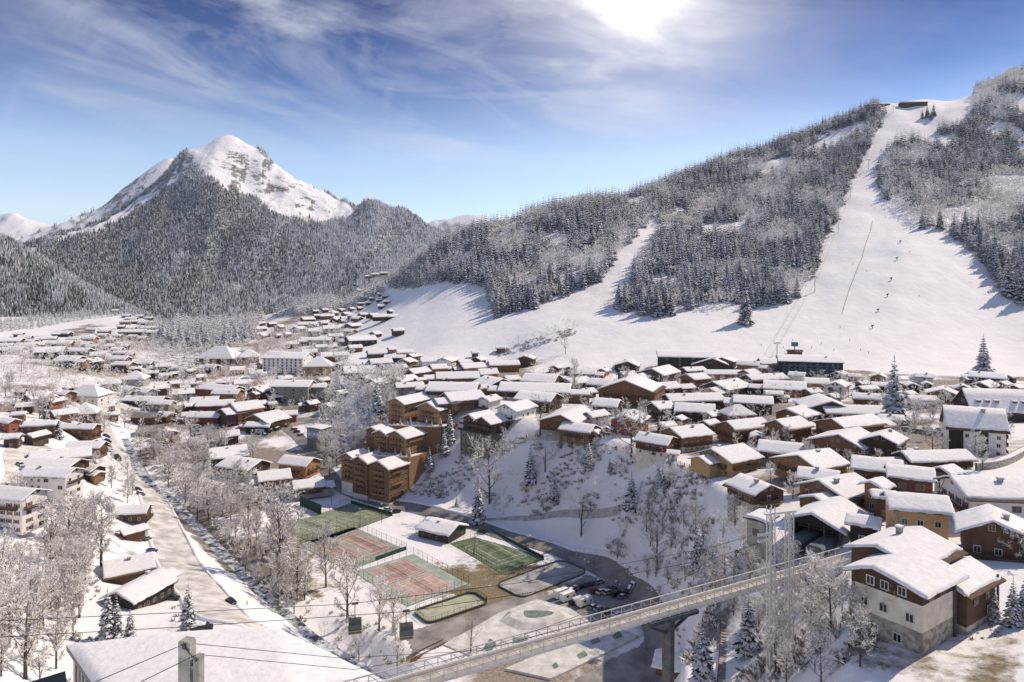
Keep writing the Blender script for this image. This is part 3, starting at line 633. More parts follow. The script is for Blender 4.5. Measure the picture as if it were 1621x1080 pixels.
# ------------------------------------------------------------------ the houses of the town, read off the photograph
TOWN = '''
1155 714 90 30 1.0 2.2 by|1195 766 82 112 1.0 2 sd|1282 722 104 32 0.9 2 o|1296 748 70 -28 1.3 2 d|1388 733 84 -28 1.25 2.4 gd|1440 745 78 -24 1.2 2.4 md
1478 719 102 -9 2.6 1.4 md|1338 690 108 42 0.9 2.4 b|1400 690 76 48 1.1 2.6 wd|1236 705 75 -26 1.2 2 so|1176 669 78 24 1.5 2.4 b|1247 668 70 30 1.1 2.6 o
1262 650 66 38 1.0 2.6 b|1345 664 98 24 1.5 2.6 b|1198 688 30 -8 1.5 1.2 b|1088 680 74 24 1.2 2.6 mb|1123 668 36 35 1.2 2 d|1040 692 70 -38 1.2 2.2 mr
1066 715 17 -20 1.2 1 m|1127 654 34 35 1.3 1.6 b|943 683 24 60 1.0 1.2 o|962 677 18 70 1.0 1.2 r|918 675 66 -32 1.2 2 b|997 658 64 4 1.1 2.6 r
900 655 90 -14 1.4 1.6 b|942 654 46 -8 1.4 2 w|1047 641 46 28 1.0 2.4 d|1100 644 66 -16 1.3 2 d|1055 671 32 20 1.2 1.2 d|962 636 50 -24 1.0 2 d
1097 628 86 -6 2.0 2 d|1192 632 64 -18 1.3 2.4 d|1302 636 72 82 1.0 3 wd|1350 648 88 -10 1.9 2 md|1000 606 102 66 0.8 3.4 b|1052 609 44 20 1.2 2.4 d
1042 585 68 4 1.3 2.8 d|993 574 44 74 1.0 1.8 d|994 591 33 -5 1.3 1.8 d|911 601 52 -8 1.4 1.8 d|954 604 50 -34 1.0 2 d|858 597 64 -22 1.1 2.2 d
848 612 108 -10 2.0 2.2 md|852 626 74 -26 1.1 2.2 d|834 565 30 78 1.0 2.4 d|904 582 26 62 1.0 1.6 b|926 588 42 -18 1.3 1.6 d|818 641 62 2 1.5 1.8 w
797 574 48 -4 1.6 2.4 o|747 578 44 -10 1.5 2 b|771 587 36 20 1.0 2 b|724 593 66 -5 1.7 1.8 b|681 597 26 22 1.1 1.6 b|718 611 76 -6 1.6 2 wd
780 602 62 -50 0.9 2.6 d|640 598 44 -6 1.5 2 b|660 586 42 -4 1.5 1.8 d|694 580 32 22 1.0 1.8 b|631 580 30 32 1.2 1.8 d|602 571 40 22 1.2 2 d
569 584 54 16 1.2 2 b|600 603 38 50 1.0 1.6 w|648 609 46 -2 1.8 2 g|656 622 20 60 1.0 1.4 g|733 625 70 26 1.2 2.2 b|775 630 38 -2 1.4 1.8 w
677 569 30 22 1.2 1.8 w|707 568 33 10 1.2 1.8 w|735 572 28 32 1.2 1.8 d|757 567 26 62 1.0 1.8 d|644 570 26 10 1.4 1.6 b|628 564 28 2 1.8 1.6 d
594 557 30 22 1.2 1.6 d|640 556 28 20 1.4 1.6 o|655 562 26 -10 1.2 1.6 b|620 552 16 30 1.2 1.4 b|562 549 26 14 1.2 1.6 b|1122 570 58 80 0.9 2.2 d
1148 568 40 62 1.0 2 d|1186 575 40 -8 1.4 1.8 o|1098 584 38 -4 1.8 1.6 b|1144 589 56 -4 2.0 1.8 o|1186 588 34 34 1.0 2.4 o|1150 607 76 -12 1.3 2 d
1210 596 66 -6 1.8 2 d|1242 608 70 -22 1.2 2 o|1198 611 28 -20 1.2 1.6 d|1100 595 44 -14 1.0 3 o|1262 592 30 -10 1.2 1.6 w|1292 603 42 -18 1.1 2 o
1326 607 44 -14 1.2 3 w|1390 594 32 62 1.0 1.6 b|1392 608 28 -22 1.2 1.6 d|1373 614 34 -6 1.6 1.8 d|1371 627 46 -22 1.3 2.4 b|1464 594 32 -12 1.2 2 w
1442 608 28 -8 1.2 1.6 k|1491 618 56 58 0.9 2 b|1523 612 32 64 0.9 1.8 b|1459 630 42 -4 2.0 1.6 w|1563 593 56 -8 1.4 1.8 d|1557 607 48 -8 1.5 1.8 d
1467 607 22 -6 1.2 1.2 k|1450 791 98 -18 1.3 2.6 y|1499 742 46 26 1.1 2 md|1328 765 112 28 0.9 2 b|1388 764 50 34 1.0 2.4 o|1398 781 40 -20 1.2 2 d
1365 605 24 20 1.2 1.4 d|880 610 30 16 1.2 1.6 b|1020 625 34 -12 1.2 1.6 b|1085 611 30 20 1.3 1.8 d|930 618 30 30 1.1 1.4 d|700 598 24 -12 1.2 1.6 b
760 612 30 22 1.0 1.8 b|810 598 30 25 1.1 1.8 d|790 615 34 -16 1.2 1.8 d|1135 612 26 30 1.1 1.8 b|1225 622 30 -16 1.3 1.8 d|1285 618 30 20 1.1 2 b
1318 626 28 34 1.1 1.8 d|1408 660 44 -18 1.3 1.6 d|1075 661 28 -14 1.2 1.4 b|880 580 22 10 1.3 1.4 d|955 585 24 -12 1.3 1.4 b|1530 598 22 20 1.2 1.4 d
1545 621 26 30 1.1 1.6 b|1330 590 26 10 1.3 1.4 d|1352 594 22 -20 1.2 1.4 o|685 612 26 20 1.2 1.6 d|665 600 22 -8 1.3 1.6 b|615 590 24 20 1.2 1.6 d|583 597 26 -10 1.3 1.6 b
1420 622 24 12 1.3 1.4 d|1438 622 26 -14 1.3 1.4 b|1412 606 22 28 1.2 1.6 o|1588 606 26 -10 1.3 1.6 d|1610 612 26 12 1.2 1.6 b|1600 596 20 30 1.1 1.4 d'''
TOWN_HIP = '1167 652 46 10 1.3 1.8 b'
VILLAGE = '''
130 608 48 26 1.2 2 g|60 626 42 12 1.2 2 b|85 619 26 28 1.1 1.8 d|101 621 36 -20 1.2 2 b|88 633 26 -4 1.5 1.8 r|30 618 22 20 1.2 1.4 d|101 651 40 4 1.4 1.8 b
206 614 30 -4 1.5 2.4 w|233 617 36 -4 1.5 2.4 w|256 612 27 34 1.0 2 d|231 630 62 -6 2.6 1.8 k|256 637 38 -6 1.6 1.8 g|14 665 34 -6 1.6 2 r|65 670 48 -4 2.0 2 d
128 674 52 -4 2.2 2.4 b|58 687 30 -4 1.5 1.8 d|137 703 52 2 2.0 2.2 b|145 739 42 -24 1.2 2 d|276 581 20 30 1.0 1.8 w|276 590 16 0 1.5 1.4 r|276 605 22 40 1.0 2 b
290 619 38 26 1.1 2 g|383 604 30 26 1.2 1.8 g|350 604 18 20 1.2 1.6 d|450 597 27 10 1.1 1.8 d|365 554 21 40 1.0 2 b|336 580 26 -20 1.2 1.6 d|376 583 26 20 1.2 1.8 o
352 613 66 -6 2.0 2.6 r|361 619 42 -6 1.6 2.4 o|414 614 36 -4 1.4 3 r|465 606 58 -4 1.6 4.6 g|502 611 36 -6 1.5 3 b|324 632 46 18 1.2 1.8 g|342 637 54 -4 1.7 2 r
386 641 64 46 0.8 3.2 o|412 637 24 40 1.0 2 d|430 638 20 40 1.0 1.8 d|493 636 26 50 1.0 2.2 d|328 655 50 -4 1.6 1.6 r|424 658 64 58 0.9 2 b|456 653 32 20 1.2 2 r
363 685 36 26 1.0 2 d|360 713 70 30 1.0 2 d|386 731 74 -24 1.3 2 gd|433 750 58 26 1.2 2.4 o|396 747 24 26 1.3 1.4 d|408 758 16 0 1.2 1.2 o|418 763 22 -18 1.2 1.2 d
474 727 60 -20 1.4 2.6 o|487 763 58 24 1.0 2 g|462 768 28 24 1.2 1.4 d|490 556 26 16 1.2 2 d|520 561 32 24 1.0 2.2 b|525 577 30 -6 1.3 1.8 d|540 560 26 20 1.1 1.8 w
411 671 38 -4 1.8 1.6 k|305 640 30 -4 1.5 1.6 d|300 655 26 20 1.3 1.6 b|262 655 30 -20 1.2 1.6 d|445 625 26 10 1.3 1.8 d|540 620 24 -10 1.3 1.6 b|310 606 20 20 1.2 1.6 d|318 595 20 -12 1.2 1.6 b
440 562 22 20 1.2 1.8 d|420 575 26 -6 1.4 1.8 b|405 588 24 20 1.1 1.8 w|300 586 18 10 1.3 1.4 d|170 640 26 20 1.2 1.6 d|178 655 24 -10 1.3 1.6 b|40 640 30 10 1.3 1.6 d|20 690 28 16 1.2 1.8 d|30 655 24 20 1.2 1.6 b
205 804 60 -4 1.8 1.6 d|210 837 42 -4 1.5 1.4 b|203 889 92 34 0.9 1.8 d|222 925 80 -14 1.5 1.6 k|700 830 74 -30 1.2 1.4 k|1070 1043 74 -24 1.3 1 d
520 640 26 12 1.2 1.8 b|512 600 24 -8 1.2 1.6 d|548 606 22 20 1.2 1.6 g|480 640 20 30 1.2 1.6 b|395 655 20 -8 1.2 1.4 d'''
BARE = '233 656 40 -4 1.5 1.8 d|262 685 34 -12 1.2 1.8 b|240 676 42 20 1.3 1.6 d'
HIPS = '141 622 52 -4 1.5 2.6 w|135 650 44 20 1.0 2 d|215 597 34 10 1.1 2 g|176 605 30 24 1.1 1.8 g|350 562 58 -6 1.4 1.8 b|394 562 36 20 1.0 2 b|505 576 42 8 1.2 2.4 y'
FARLEFT = '''
20 538 30 10 1.3 1.8 d|40 533 21 16 1.2 1.6 d|48 539 21 -6 1.4 1.6 g|62 536 14 10 1.2 1.4 k|80 535 20 20 1.2 1.6 d|102 527 20 -4 1.5 1.6 d|118 536 20 -6 1.4 1.6 w|140 535 26 -4 1.8 1.6 o
9 546 24 16 1.3 1.8 d|6 553 16 10 1.2 1.6 d|26 552 28 -6 1.5 1.6 w|42 546 30 14 1.2 1.8 d|60 544 24 18 1.2 1.6 d|79 542 24 18 1.2 1.6 b|100 542 30 14 1.3 1.8 d|130 544 26 -4 1.5 1.6 g|146 548 16 0 1.2 1.6 k
80 553 46 20 1.1 2.6 k|125 554 36 -4 1.6 2.4 k|155 560 28 30 1.1 1.8 b|112 567 38 -6 1.2 2.6 k|145 570 32 66 0.9 3 k|188 567 32 -6 1.5 1.8 d|197 575 30 -8 1.4 2.4 b|186 552 16 0 1.3 1.4 d|190 558 18 0 1.4 1.6 d
198 547 12 0 1.3 1.4 k|230 573 28 -4 1.5 1.4 k|258 578 28 30 1.0 2.2 k|240 589 24 24 1.2 1.8 d|262 593 22 24 1.2 1.6 d|246 581 20 -10 1.3 1.6 b|200 499 11 0 1.3 1.4 d|208 504 18 10 1.3 1.4 d|199 509 17 14 1.3 1.4 b|216 508 21 18 1.3 1.4 d
228 510 15 -6 1.3 1.4 k|208 519 14 -4 1.3 1.4 d|232 519 15 -4 1.3 1.4 d|246 518 13 10 1.2 1.4 d|211 524 38 -4 2.2 1.6 b|241 525 18 14 1.2 1.6 d|187 531 13 -6 1.2 1.6 k|165 524 17 -4 1.5 1.6 d|163 530 15 -4 1.4 1.4 g|147 521 18 -6 1.4 1.4 w
183 491 9 0 1.2 1.4 d|268 526 12 0 1.3 1.4 d|266 533 14 0 1.3 1.4 d|90 528 14 10 1.3 1.4 d|30 528 14 8 1.3 1.4 d|220 500 12 16 1.2 1.4 d|236 503 12 -8 1.3 1.4 d|192 516 12 10 1.2 1.4 b|254 522 10 0 1.3 1.4 d|175 537 14 4 1.3 1.4 d
210 532 14 -6 1.3 1.4 d|225 534 14 10 1.3 1.4 d|108 556 22 -8 1.3 1.6 d|60 552 20 14 1.2 1.6 b|172 548 14 10 1.2 1.4 d|205 560 16 -8 1.3 1.4 b|215 582 20 20 1.2 1.6 d'''
FARMID = '''
413 511 15 0 1.5 1.6 d|430 512 15 -4 1.4 1.6 d|443 516 18 62 0.9 2.4 b|412 519 20 -6 1.5 1.6 d|420 528 18 20 1.2 1.4 g|487 504 23 -6 1.4 1.6 d|484 512 28 18 1.2 1.8 g|503 499 15 24 1.1 1.6 d|518 499 23 16 1.3 1.6 b|531 505 15 10 1.2 1.4 d
474 519 20 -4 1.4 1.8 g|497 523 22 20 1.1 2.4 g|525 518 30 18 1.2 2 w|500 537 46 -4 3.0 1.8 g|531 531 26 20 1.1 2 d|463 521 12 10 1.2 1.4 w|466 544 16 20 1.2 1.6 d|415 530 15 10 1.2 1.4 b|547 503 18 0 1.3 1.4 d|548 496 16 10 1.2 1.4 d
560 499 21 -4 1.4 1.6 b|575 497 16 -6 1.3 1.4 d|590 498 20 8 1.4 1.6 d|610 500 40 -2 2.4 1.8 k|617 492 11 0 1.2 1.8 k|565 503 20 12 1.3 1.6 d|545 507 15 -4 1.3 1.4 b|560 514 28 10 1.3 1.6 d|554 523 24 14 1.3 1.6 d|571 535 50 -8 1.5 2.4 k
595 527 20 -4 1.2 1.8 d|630 522 22 -12 1.2 2 k|540 515 16 8 1.3 1.4 d|512 510 16 14 1.2 1.6 b|495 513 14 -6 1.3 1.4 d|455 528 14 10 1.2 1.4 d|440 530 12 -6 1.2 1.4 d|545 540 22 12 1.2 1.6 b|508 548 22 -8 1.3 1.8 w|480 540 18 20 1.2 1.6 d
540 490 14 8 1.3 1.4 d|530 495 14 -6 1.3 1.4 d|556 488 12 10 1.3 1.4 b|570 487 12 -6 1.3 1.4 d|515 490 12 8 1.3 1.4 d|500 492 11 0 1.3 1.4 d'''
HIGH = '''
570 459 9 0 1.4 1.4 b|582 461 10 10 1.3 1.4 d|592 463 9 -6 1.3 1.4 d|602 465 9 8 1.3 1.4 b|610 468 10 0 1.4 1.4 d|578 470 10 10 1.3 1.4 d|590 472 10 -6 1.3 1.4 b|600 474 11 8 1.3 1.4 d|612 477 10 0 1.3 1.4 d|583 479 10 6 1.3 1.4 d|596 434 14 -4 2.0 1.4 o|584 437 10 0 1.4 1.4 b|608 432 10 0 1.4 1.4 d|572 480 10 0 1.3 1.4 d|604 484 11 0 1.3 1.4 d'''
def rows(txt):
    for s in txt.replace('\n', '|').split('|'):
        if s.strip():
            q = s.split(); yield [float(x) for x in q[:6]]+[q[6]]
TURN = random.Random(4)
def turned(q):
    # most town chalets turn a gable to the valley
    if abs(q[3]) <= 14 and q[4] <= 1.5: q[3] = TURN.choice((28, 38, 52, 64, -34, 74))
    elif abs(q[3]) <= 14 and TURN.random() < 0.4: q[3] += TURN.choice((14, 20, -16))
    return q
for q in rows(TOWN): house(*turned(q))
for q in rows(TOWN_HIP): house(*q, roof='h')
for q in rows(VILLAGE): house(*turned(q))
for q in rows(BARE): house(*q, roof='bare')
for q in rows(HIPS): house(*q, roof='h')
for q in rows(FARLEFT): house(*q, dmin=400)
for q in rows(FARMID): house(*turned(q), dmin=500)
for q in rows(HIGH): house(*q, dmin=700)
# ------------------------------------------------------------------ buildings with a face of their own
def loc_of(root):
    a = root.rotation_euler.z; c, s = math.cos(a), math.sin(a); x0, y0, z0 = root.location
    return lambda X, Y, Z=None: ((X-x0)*c+(Y-y0)*s, -(X-x0)*s+(Y-y0)*c)+((Z-z0,) if Z is not None else ())
def pxw(px, py, D): return ((px-CX)/F*D, D, H-D*(py-HY)/F)
def own(o, px, py, w, D, L, W, **k): HOUSES.append(dict(o=o, cx=px, cy=py, w=w, D=D, up='x', low=None, roof='own', st=3, cat=o['category'], L=L, W=W)); return o
def winrow(root, kind, face, x, ys, zs):
    for z in zs:
        for q in ys:
            put_window(root, kind, *((q, x) if face < 2 else (x, q)), z, face)
# --- the stone-based house on the right
r0 = empty('stone_house', (57.2+0.83*5, 105.8+0.56*5, 69.0), R(34), 'big white and dark timber house on a rubble stone base with three snowy roofs', 'house')
def stone_house():
    o = r0; d, c = WOOD['d'], M_CREAM
    mb = MB(); mb.box(-5.12, 5.12, -5.12, 5.12, -9, 4.0); mb.build('base_wall', M_STONE, o)
    mb = MB(); mb.box(-5.1, 5.1, -5.1, 5.1, 4.0, 8.0); mb.build('ground_floor_wall', c, o)
    chaletblock(o, 10.2, 10.2, 0, 10.0, c, d, 1.5, 0.28, 1.5, 1.3, 0.5, 1, (0, 0), 8.0)
    mb = MB(); mb.box(2.5, 15.0, -1.0, 10.0, -9, 4.5); mb.build('base_wall', M_STONE, o)
    chaletblock(o, 12.4, 11.0, 0, 10.2, c, d, 0.6, 0.30, 1.4, 1.3, 0.5, 2, (8.8, 4.6), 4.5)
    mb = MB(); mb.box(5.6, 15.6, -6.4, 1.0, -9, 2.4); mb.build('base_wall', M_STONE, o)
    chaletblock(o, 10.0, 7.4, 0, 7.5, c, d, 0.4, 0.40, 1.2, 1.1, 0.5, 3, (10.8, -2.7), 2.4)
    winrow(o, 'white', 2, -5.16, (3.6, 0.6, -3.3), (4.9,)); winrow(o, 'white', 2, -5.16, (2.6, 0.4, -2.2), (8.4,)); winrow(o, 'white', 2, -5.18, (2.0, -1.5), (1.2,))
    winrow(o, 'wood', 0, -5.16, (-2.5, 1.0), (8.1,)); winrow(o, 'wood', 0, -6.6, (8.5, 12.5), (5.2,)); put_window(o, 'white', 13.0, -6.6, 2.8, 0)
    mb = MB(); mb.box(4.2, 4.5, -5.5, -5.2, -2, 10.4); mb.box(15.6, 15.9, -6.9, -6.6, -2, 8.3); mb.build('downpipe', M_DSTEEL, o)
    link('chimney', CHIM, o, (9.5, 5.6, 12.3))
    own(o, 1470, 900, 200, 106, 26, 22)
stone_house()
# --- the gondola station
st0 = empty('lift_station', (77.4, 170.0, 61.0), R(44), 'dark open-fronted gondola station with two grey cabin tunnels and a concrete tower', 'lift station')
def lift_station():
    o = st0; d = WOOD['k']
    mb = MB(); mb.box(6.6, 7.0, -6, 6, -6, 5.5); mb.box(-7, 6.6, 5.6, 6, -6, 5.5); mb.box(-2, 6.6, -6, -5.6, -6, 5.5); mb.build('wall', d, o)
    mb = MB(); mb.prism([(-6, 4.7), (6, 4.7), (6, 5.5), (0.4, 7.9), (-6, 5.5)], -6.9, -6.6); mb.build('gable_boards', d, o)
    mb = MB(); mb.box(-7, 6.6, -6, 5.6, -6, 0.3); mb.build('platform', M_CONC, o)
    chaletblock(o, 13.6, 12.2, 0, 5.55, d, d, 0.4, 0.40, 2.2, 1.6, 0.5, 5, (0, 0), 5.5)
    for q in (-5.4, -1.8, 1.8, 5.4):
        mb = MB(); mb.box(-7.1, -6.7, q-0.2, q+0.2, -5, 5.4); mb.build('column', M_DSTEEL, o)
    for q in (-2.6, 2.4):
        mb = MB(); pr = [(q-1.9, 1.0), (q+1.9, 1.0), (q+1.9, 2.4), (q+1.3, 3.0), (q-1.3, 3.0), (q-1.9, 2.4)]; mb.prism(pr, -14.5, -3.0); t = mb.build('cabin_tunnel', M_TUN, o)
        mb = MB(); mb.box(-15.2, -14.8, q-0.3, q+0.3, -14, 1.0); mb.box(-9.2, -8.8, q-0.3, q+0.3, -14, 1.0); mb.build('support', M_DSTEEL, t)
    mb = MB(); mb.box(-14.8, -3, -1.0, 0.8, 0.2, 0.5); mb.box(-6, 5, -5.2, 5, 3.9, 4.1)
    for x in (-5, -1, 3): mb.box(x, x+0.5, -5, 5, 3.5, 3.9)
    for q in (-2.6, 2.4): mb.tube((-3, q, 3.6), (-3, q, 3.9), 2.2, 2.2, 14, cap=True)
    mb.build('machinery', M_DSTEEL, o)
    l = loc_of(o); x, y, z = l(*pxw(1203, 818, 166)); 
    mb = MB(); mb.box(x-2.2, x+2.2, y-2.2, y+2.2, -32, 6.6); tw = mb.build('tower', M_CONC, o)
    mb = MB(); mb.box(x-2.26, x-2.2, y-0.8, y+0.8, 3.0, 4.6); mb.box(x-2.26, x-2.2, y-0.8, y+0.8, -6, -4.2); mb.box(x-0.8, x+0.8, y-2.26, y-2.2, 3.0, 4.6); mb.build('opening', M_GLASS, tw)
    mb = MB(); mb.box(x-2.9, x+4.4, y-2.9, y+2.9, 6.6, 6.9); rf = mb.build('tower_roof', M_FASC, o)
    link('roof_snow', snow_sheet(7, y-2.85, 6.91, y, 7.3, y+2.85, 6.91, x-2.85, x+4.35, 0.45, 4), rf)
    own(o, 1295, 830, 160, 168, 18, 14)
M_TUN = material('grey_metal_cladding', (0.10, 0.115, 0.125), (0.17, 0.185, 0.20), 0.5, 0.8, 0.4)
lift_station()
house(1368, 822, 62, -34, 1.2, 1.7, 'k', label='low dark ticket hall tucked against the gondola station')
# --- the broad snowy roof at the lower left
rb = empty('cultural_hall', (-45, 108, 40), 0, 'wide building under a broad smooth snow roof below the winding road', 'building')
def broad_roof():
    o = rb; l = loc_of(o)
    A, B, C, C2, B2, A2 = [l(*q) for q in ((-78.8, 122.9, 60), (-43, 125.2, 62.3), (-19, 111.2, 59.8), (-10, 84, 59.8), (-24, 84, 62.3), (-44, 88, 60))]
    K = l(-62, 124.2, 61.6); K2 = l(-36, 86, 61.2)
    def dz(p, d): return (p[0], p[1], p[2]+d)
    mb = MB(); top = [A, K, B, C, C2, B2, K2, A2]
    for a, b in ((A, K), (K, B), (B, C)):
        pass
    lo = [dz(p, -0.9) for p in top]
    mb.quad(A, A2, K2, K); mb.quad(K, K2, B2, B); mb.quad(B, B2, C2, C)
    for i in range(8): mb.quad(lo[i], lo[(i+1) % 8], top[(i+1) % 8], top[i])
    mb.poly(list(reversed(lo))); rf = mb.build('roof', M_DSTEEL, o)
    # rounded snow, finely divided
    rg = np.random.default_rng(3); n, m = 46, 26; V = []
    secA = [A, K, B, C]; secB = [A2, K2, B2, C2]
    for j in range(m):
        v = j/(m-1)
        for i in range(n):
            u = i/(n-1)*3; k = min(2, int(u)); f = u-k
            f2 = f*f*(3-2*f)
            p = Vector(secA[k]).lerp(Vector(secA[k+1]), f); q = Vector(secB[k]).lerp(Vector(secB[k+1]), f); w = p.lerp(q, v)
            e = min(1, min(u, 3-u)*6, min(v, 1-v)*26)
            e = math.sqrt(max(0, e*(2-e)))
            V.append((w.x, w.y, w.z+0.02+0.75*e*(1+rg.normal()*0.03)+(fbm(np.array([w.x/5]), np.array([w.y/5]), 3, 5)[0]-0.47)*0.5*e))
    link('roof_snow', np_mesh('roof_snow', np.array(V), grid_faces(n, m), M_SNOW, True), rf)
    def inset(p, q, s): return p[0]+(q[0]-p[0])*s, p[1]+(q[1]-p[1])*s
    ctr = l(-42, 104)
    P4 = [inset(p, ctr, 0.05) for p in (A, C, C2, A2)]
    mb = MB()
    for i in range(4): a, b = P4[i], P4[(i+1) % 4]; mb.quad((*a, -12), (*b, -12), (*b, 19.0), (*a, 19.0))
    mb.build('wall', M_GREY, o)
    a, b = P4[3], P4[0]; d = Vector((b[0]-a[0], b[1]-a[1])); Ln = d.length; d.normalize(); nrm = Vector((-d.y, d.x))
    if (Vector(a)-Vector(ctr[:2])).dot(nrm) < 0: nrm = -nrm
    k = int(Ln/2.2)
    for i in range(k):
        s0, s1 = Ln*i/k+0.25, Ln*(i+1)/k-0.25; q0 = Vector(a)+d*s0+nrm*0.12; q1 = Vector(a)+d*s1+nrm*0.12
        mb = MB(); mb.quad((q0.x, q0.y, 10), (q1.x, q1.y, 10), (q1.x, q1.y, 18.4), (q0.x, q0.y, 18.4)); mb.build('window', M_GLASS, o)
        mb = MB(); e0 = Vector(a)+d*(s0-0.3); mb.box(e0.x-0.22, e0.x+0.22, e0.y-0.22, e0.y+0.22, 6, 18.9); mb.build('pilaster', M_CONC, o)
    own(o, 360, 1040, 520, 108, 60, 34)
broad_roof()
x, y, z = pxw(105, 1078, 100)
hs = empty('glass_annex', (x-6, y-1, 47.5), R(40), 'small dark glazed annex at the lower left beside the broad snowy roof', 'building')
mb = MB(); mb.box(-5, 5, -3.5, 3.5, -16, z-50); mb.build('wall', M_DSTEEL, hs); mb = MB(); mb.prism([(-4, z-50), (4, z-50), (0, z-47.5)], -5.5, 5.5); mb.build('roof', M_GLASS, hs)
own(hs, 105, 1070, 40, 100, 10, 7)
# --- the terraced wooden hotel
TW = material('honey_brown_timber', (0.17, 0.095, 0.045), (0.33, 0.20, 0.105), 0.85, 2.2, kind='planks')
th = empty('terraced_hotel', pxw(600, 790, 388), R(56), 'stepped honey-coloured wooden hotel with three tiers of gables and planted terraces', 'hotel')
def terraced_hotel():
    o = th; l = loc_of(o); seed = 0
    # gable apex pixel, distance, width, length, wall height down from the eaves
    for px, py, D, W, L, hw, tier in [(598,731,384,15.5,15,22,0),(568,724,391,11.5,13,22,0),(549,718,398,10.5,11,18,0),(626,683,402,14.5,20,20,1),(601,682,408,11,14,20,1),(588,677,416,10,12,18,1),(676,638,424,17,28,24,2),(626,631,432,13,34,22,2)]:
        seed += 1; x, y, z = l(*pxw(px, py, D)); ze = z-0.42*W/2
        zr = chaletblock(o, L, W, ze-hw+3.5, ze, M_WHITE, TW, 0, 0.42, 1.5, 1.4, 0.6, 50+seed, (x+L/2+0.9, y), ze-hw-14, material('dark_roof_edge', (0.10, 0.06, 0.035), (0.18, 0.11, 0.07)))
        xf = x+0.9; ns = int((hw-3.5)/3.1)
        for k in range(ns):
            zz = ze-2.9-3.1*k
            for q in np.arange(-W/2+1.6, W/2-1.2, 2.6):
                put_window(o, 'tall' if abs(q) < W*0.24 else 'wood', xf-0.16, y+q, zz, 2)
            mb = MB(); hb = W*0.27; mb.box(xf-1.5, xf-0.15, y-hb, y+hb, zz-0.25, zz-0.1); rail(mb, xf-1.5, y-hb, xf-1.5, y+hb, zz-0.1); rail(mb, xf-0.15, y-hb, xf-1.5, y-hb, zz-0.1); rail(mb, xf-0.15, y+hb, xf-1.5, y+hb, zz-0.1)
            mb.build('balcony', TW, o)
        put_window(o, 'tall', xf-0.16, y, ze+0.4, 2)
        for k in range(ns):
            zz = ze-2.9-3.1*k
            for q in np.arange(1.5, L-1, 3.0): put_window(o, 'wood', xf+q, y-W/2-0.16, zz, 0)
            if k % 2 == 0 and L > 14:
                mb = MB(); mb.box(xf+2, xf+L*0.7, y-W/2-1.4, y-W/2-0.15, zz-0.25, zz-0.1); rail(mb, xf+2, y-W/2-1.4, xf+L*0.7, y-W/2-1.4, zz-0.1); mb.build('balcony', TW, o)
    # terraces between the tiers
    for (pa, pb, pc, pd, D) in (((563,714),(600,726),(648,732),(0,0),398), ((615,672),(650,679),(698,678),(0,0),416)):
        pts = [l(*pxw(px, py, D-(i*2.5))) for i, (px, py) in enumerate((pa, pb, pc))]; z = sum(p[2] for p in pts)/3
        poly = [(p[0], p[1]) for p in pts]; back = [(p[0]+16, p[1]) for p in reversed(poly)]; full = poly+back; n = len(full)
        mb = MB(); mb.poly([(*p, z-0.6) for p in full][::-1]); 
        for i in range(n): a, b = full[i], full[(i+1) % n]; mb.quad((*a, z-20), (*a, z+0.5), (*b, z+0.5), (*b, z-20))
        mb.build('terrace_wall', TW, o)
        mb = MB(); mb.poly([(*p, z+0.05) for p in full][::-1]); mb.build('terrace_floor', M_SNOW, o)
        mb = MB()
        for a, b in zip(poly[:-1], poly[1:]): rail(mb, *a, *b, z+0.5, 0.8)
        mb.build('parapet', M_CREAM, o)
        ca, sa = math.cos(o.rotation_euler.z), math.sin(o.rotation_euler.z)
        for k in range(8):
            f = (k+0.5)/8*2; i = min(1, int(f)); f -= i; a, b = poly[i], poly[i+1]; lx, ly = a[0]+(b[0]-a[0])*f+2.2+(k % 3)*0.9, a[1]+(b[1]-a[1])*f
            TERR.append((o.location.x+lx*ca-ly*sa, o.location.y+lx*sa+ly*ca, o.location.z+z+0.05, (3.2, 5.2, 4.0, 6.2)[k % 4]))
    mb = MB()
    a = l(*pxw(560, 775, 391)); b = l(*pxw(640, 800, 378))
    own(o, 630, 700, 170, 400, 60, 50)
TERR = []
terraced_hotel()
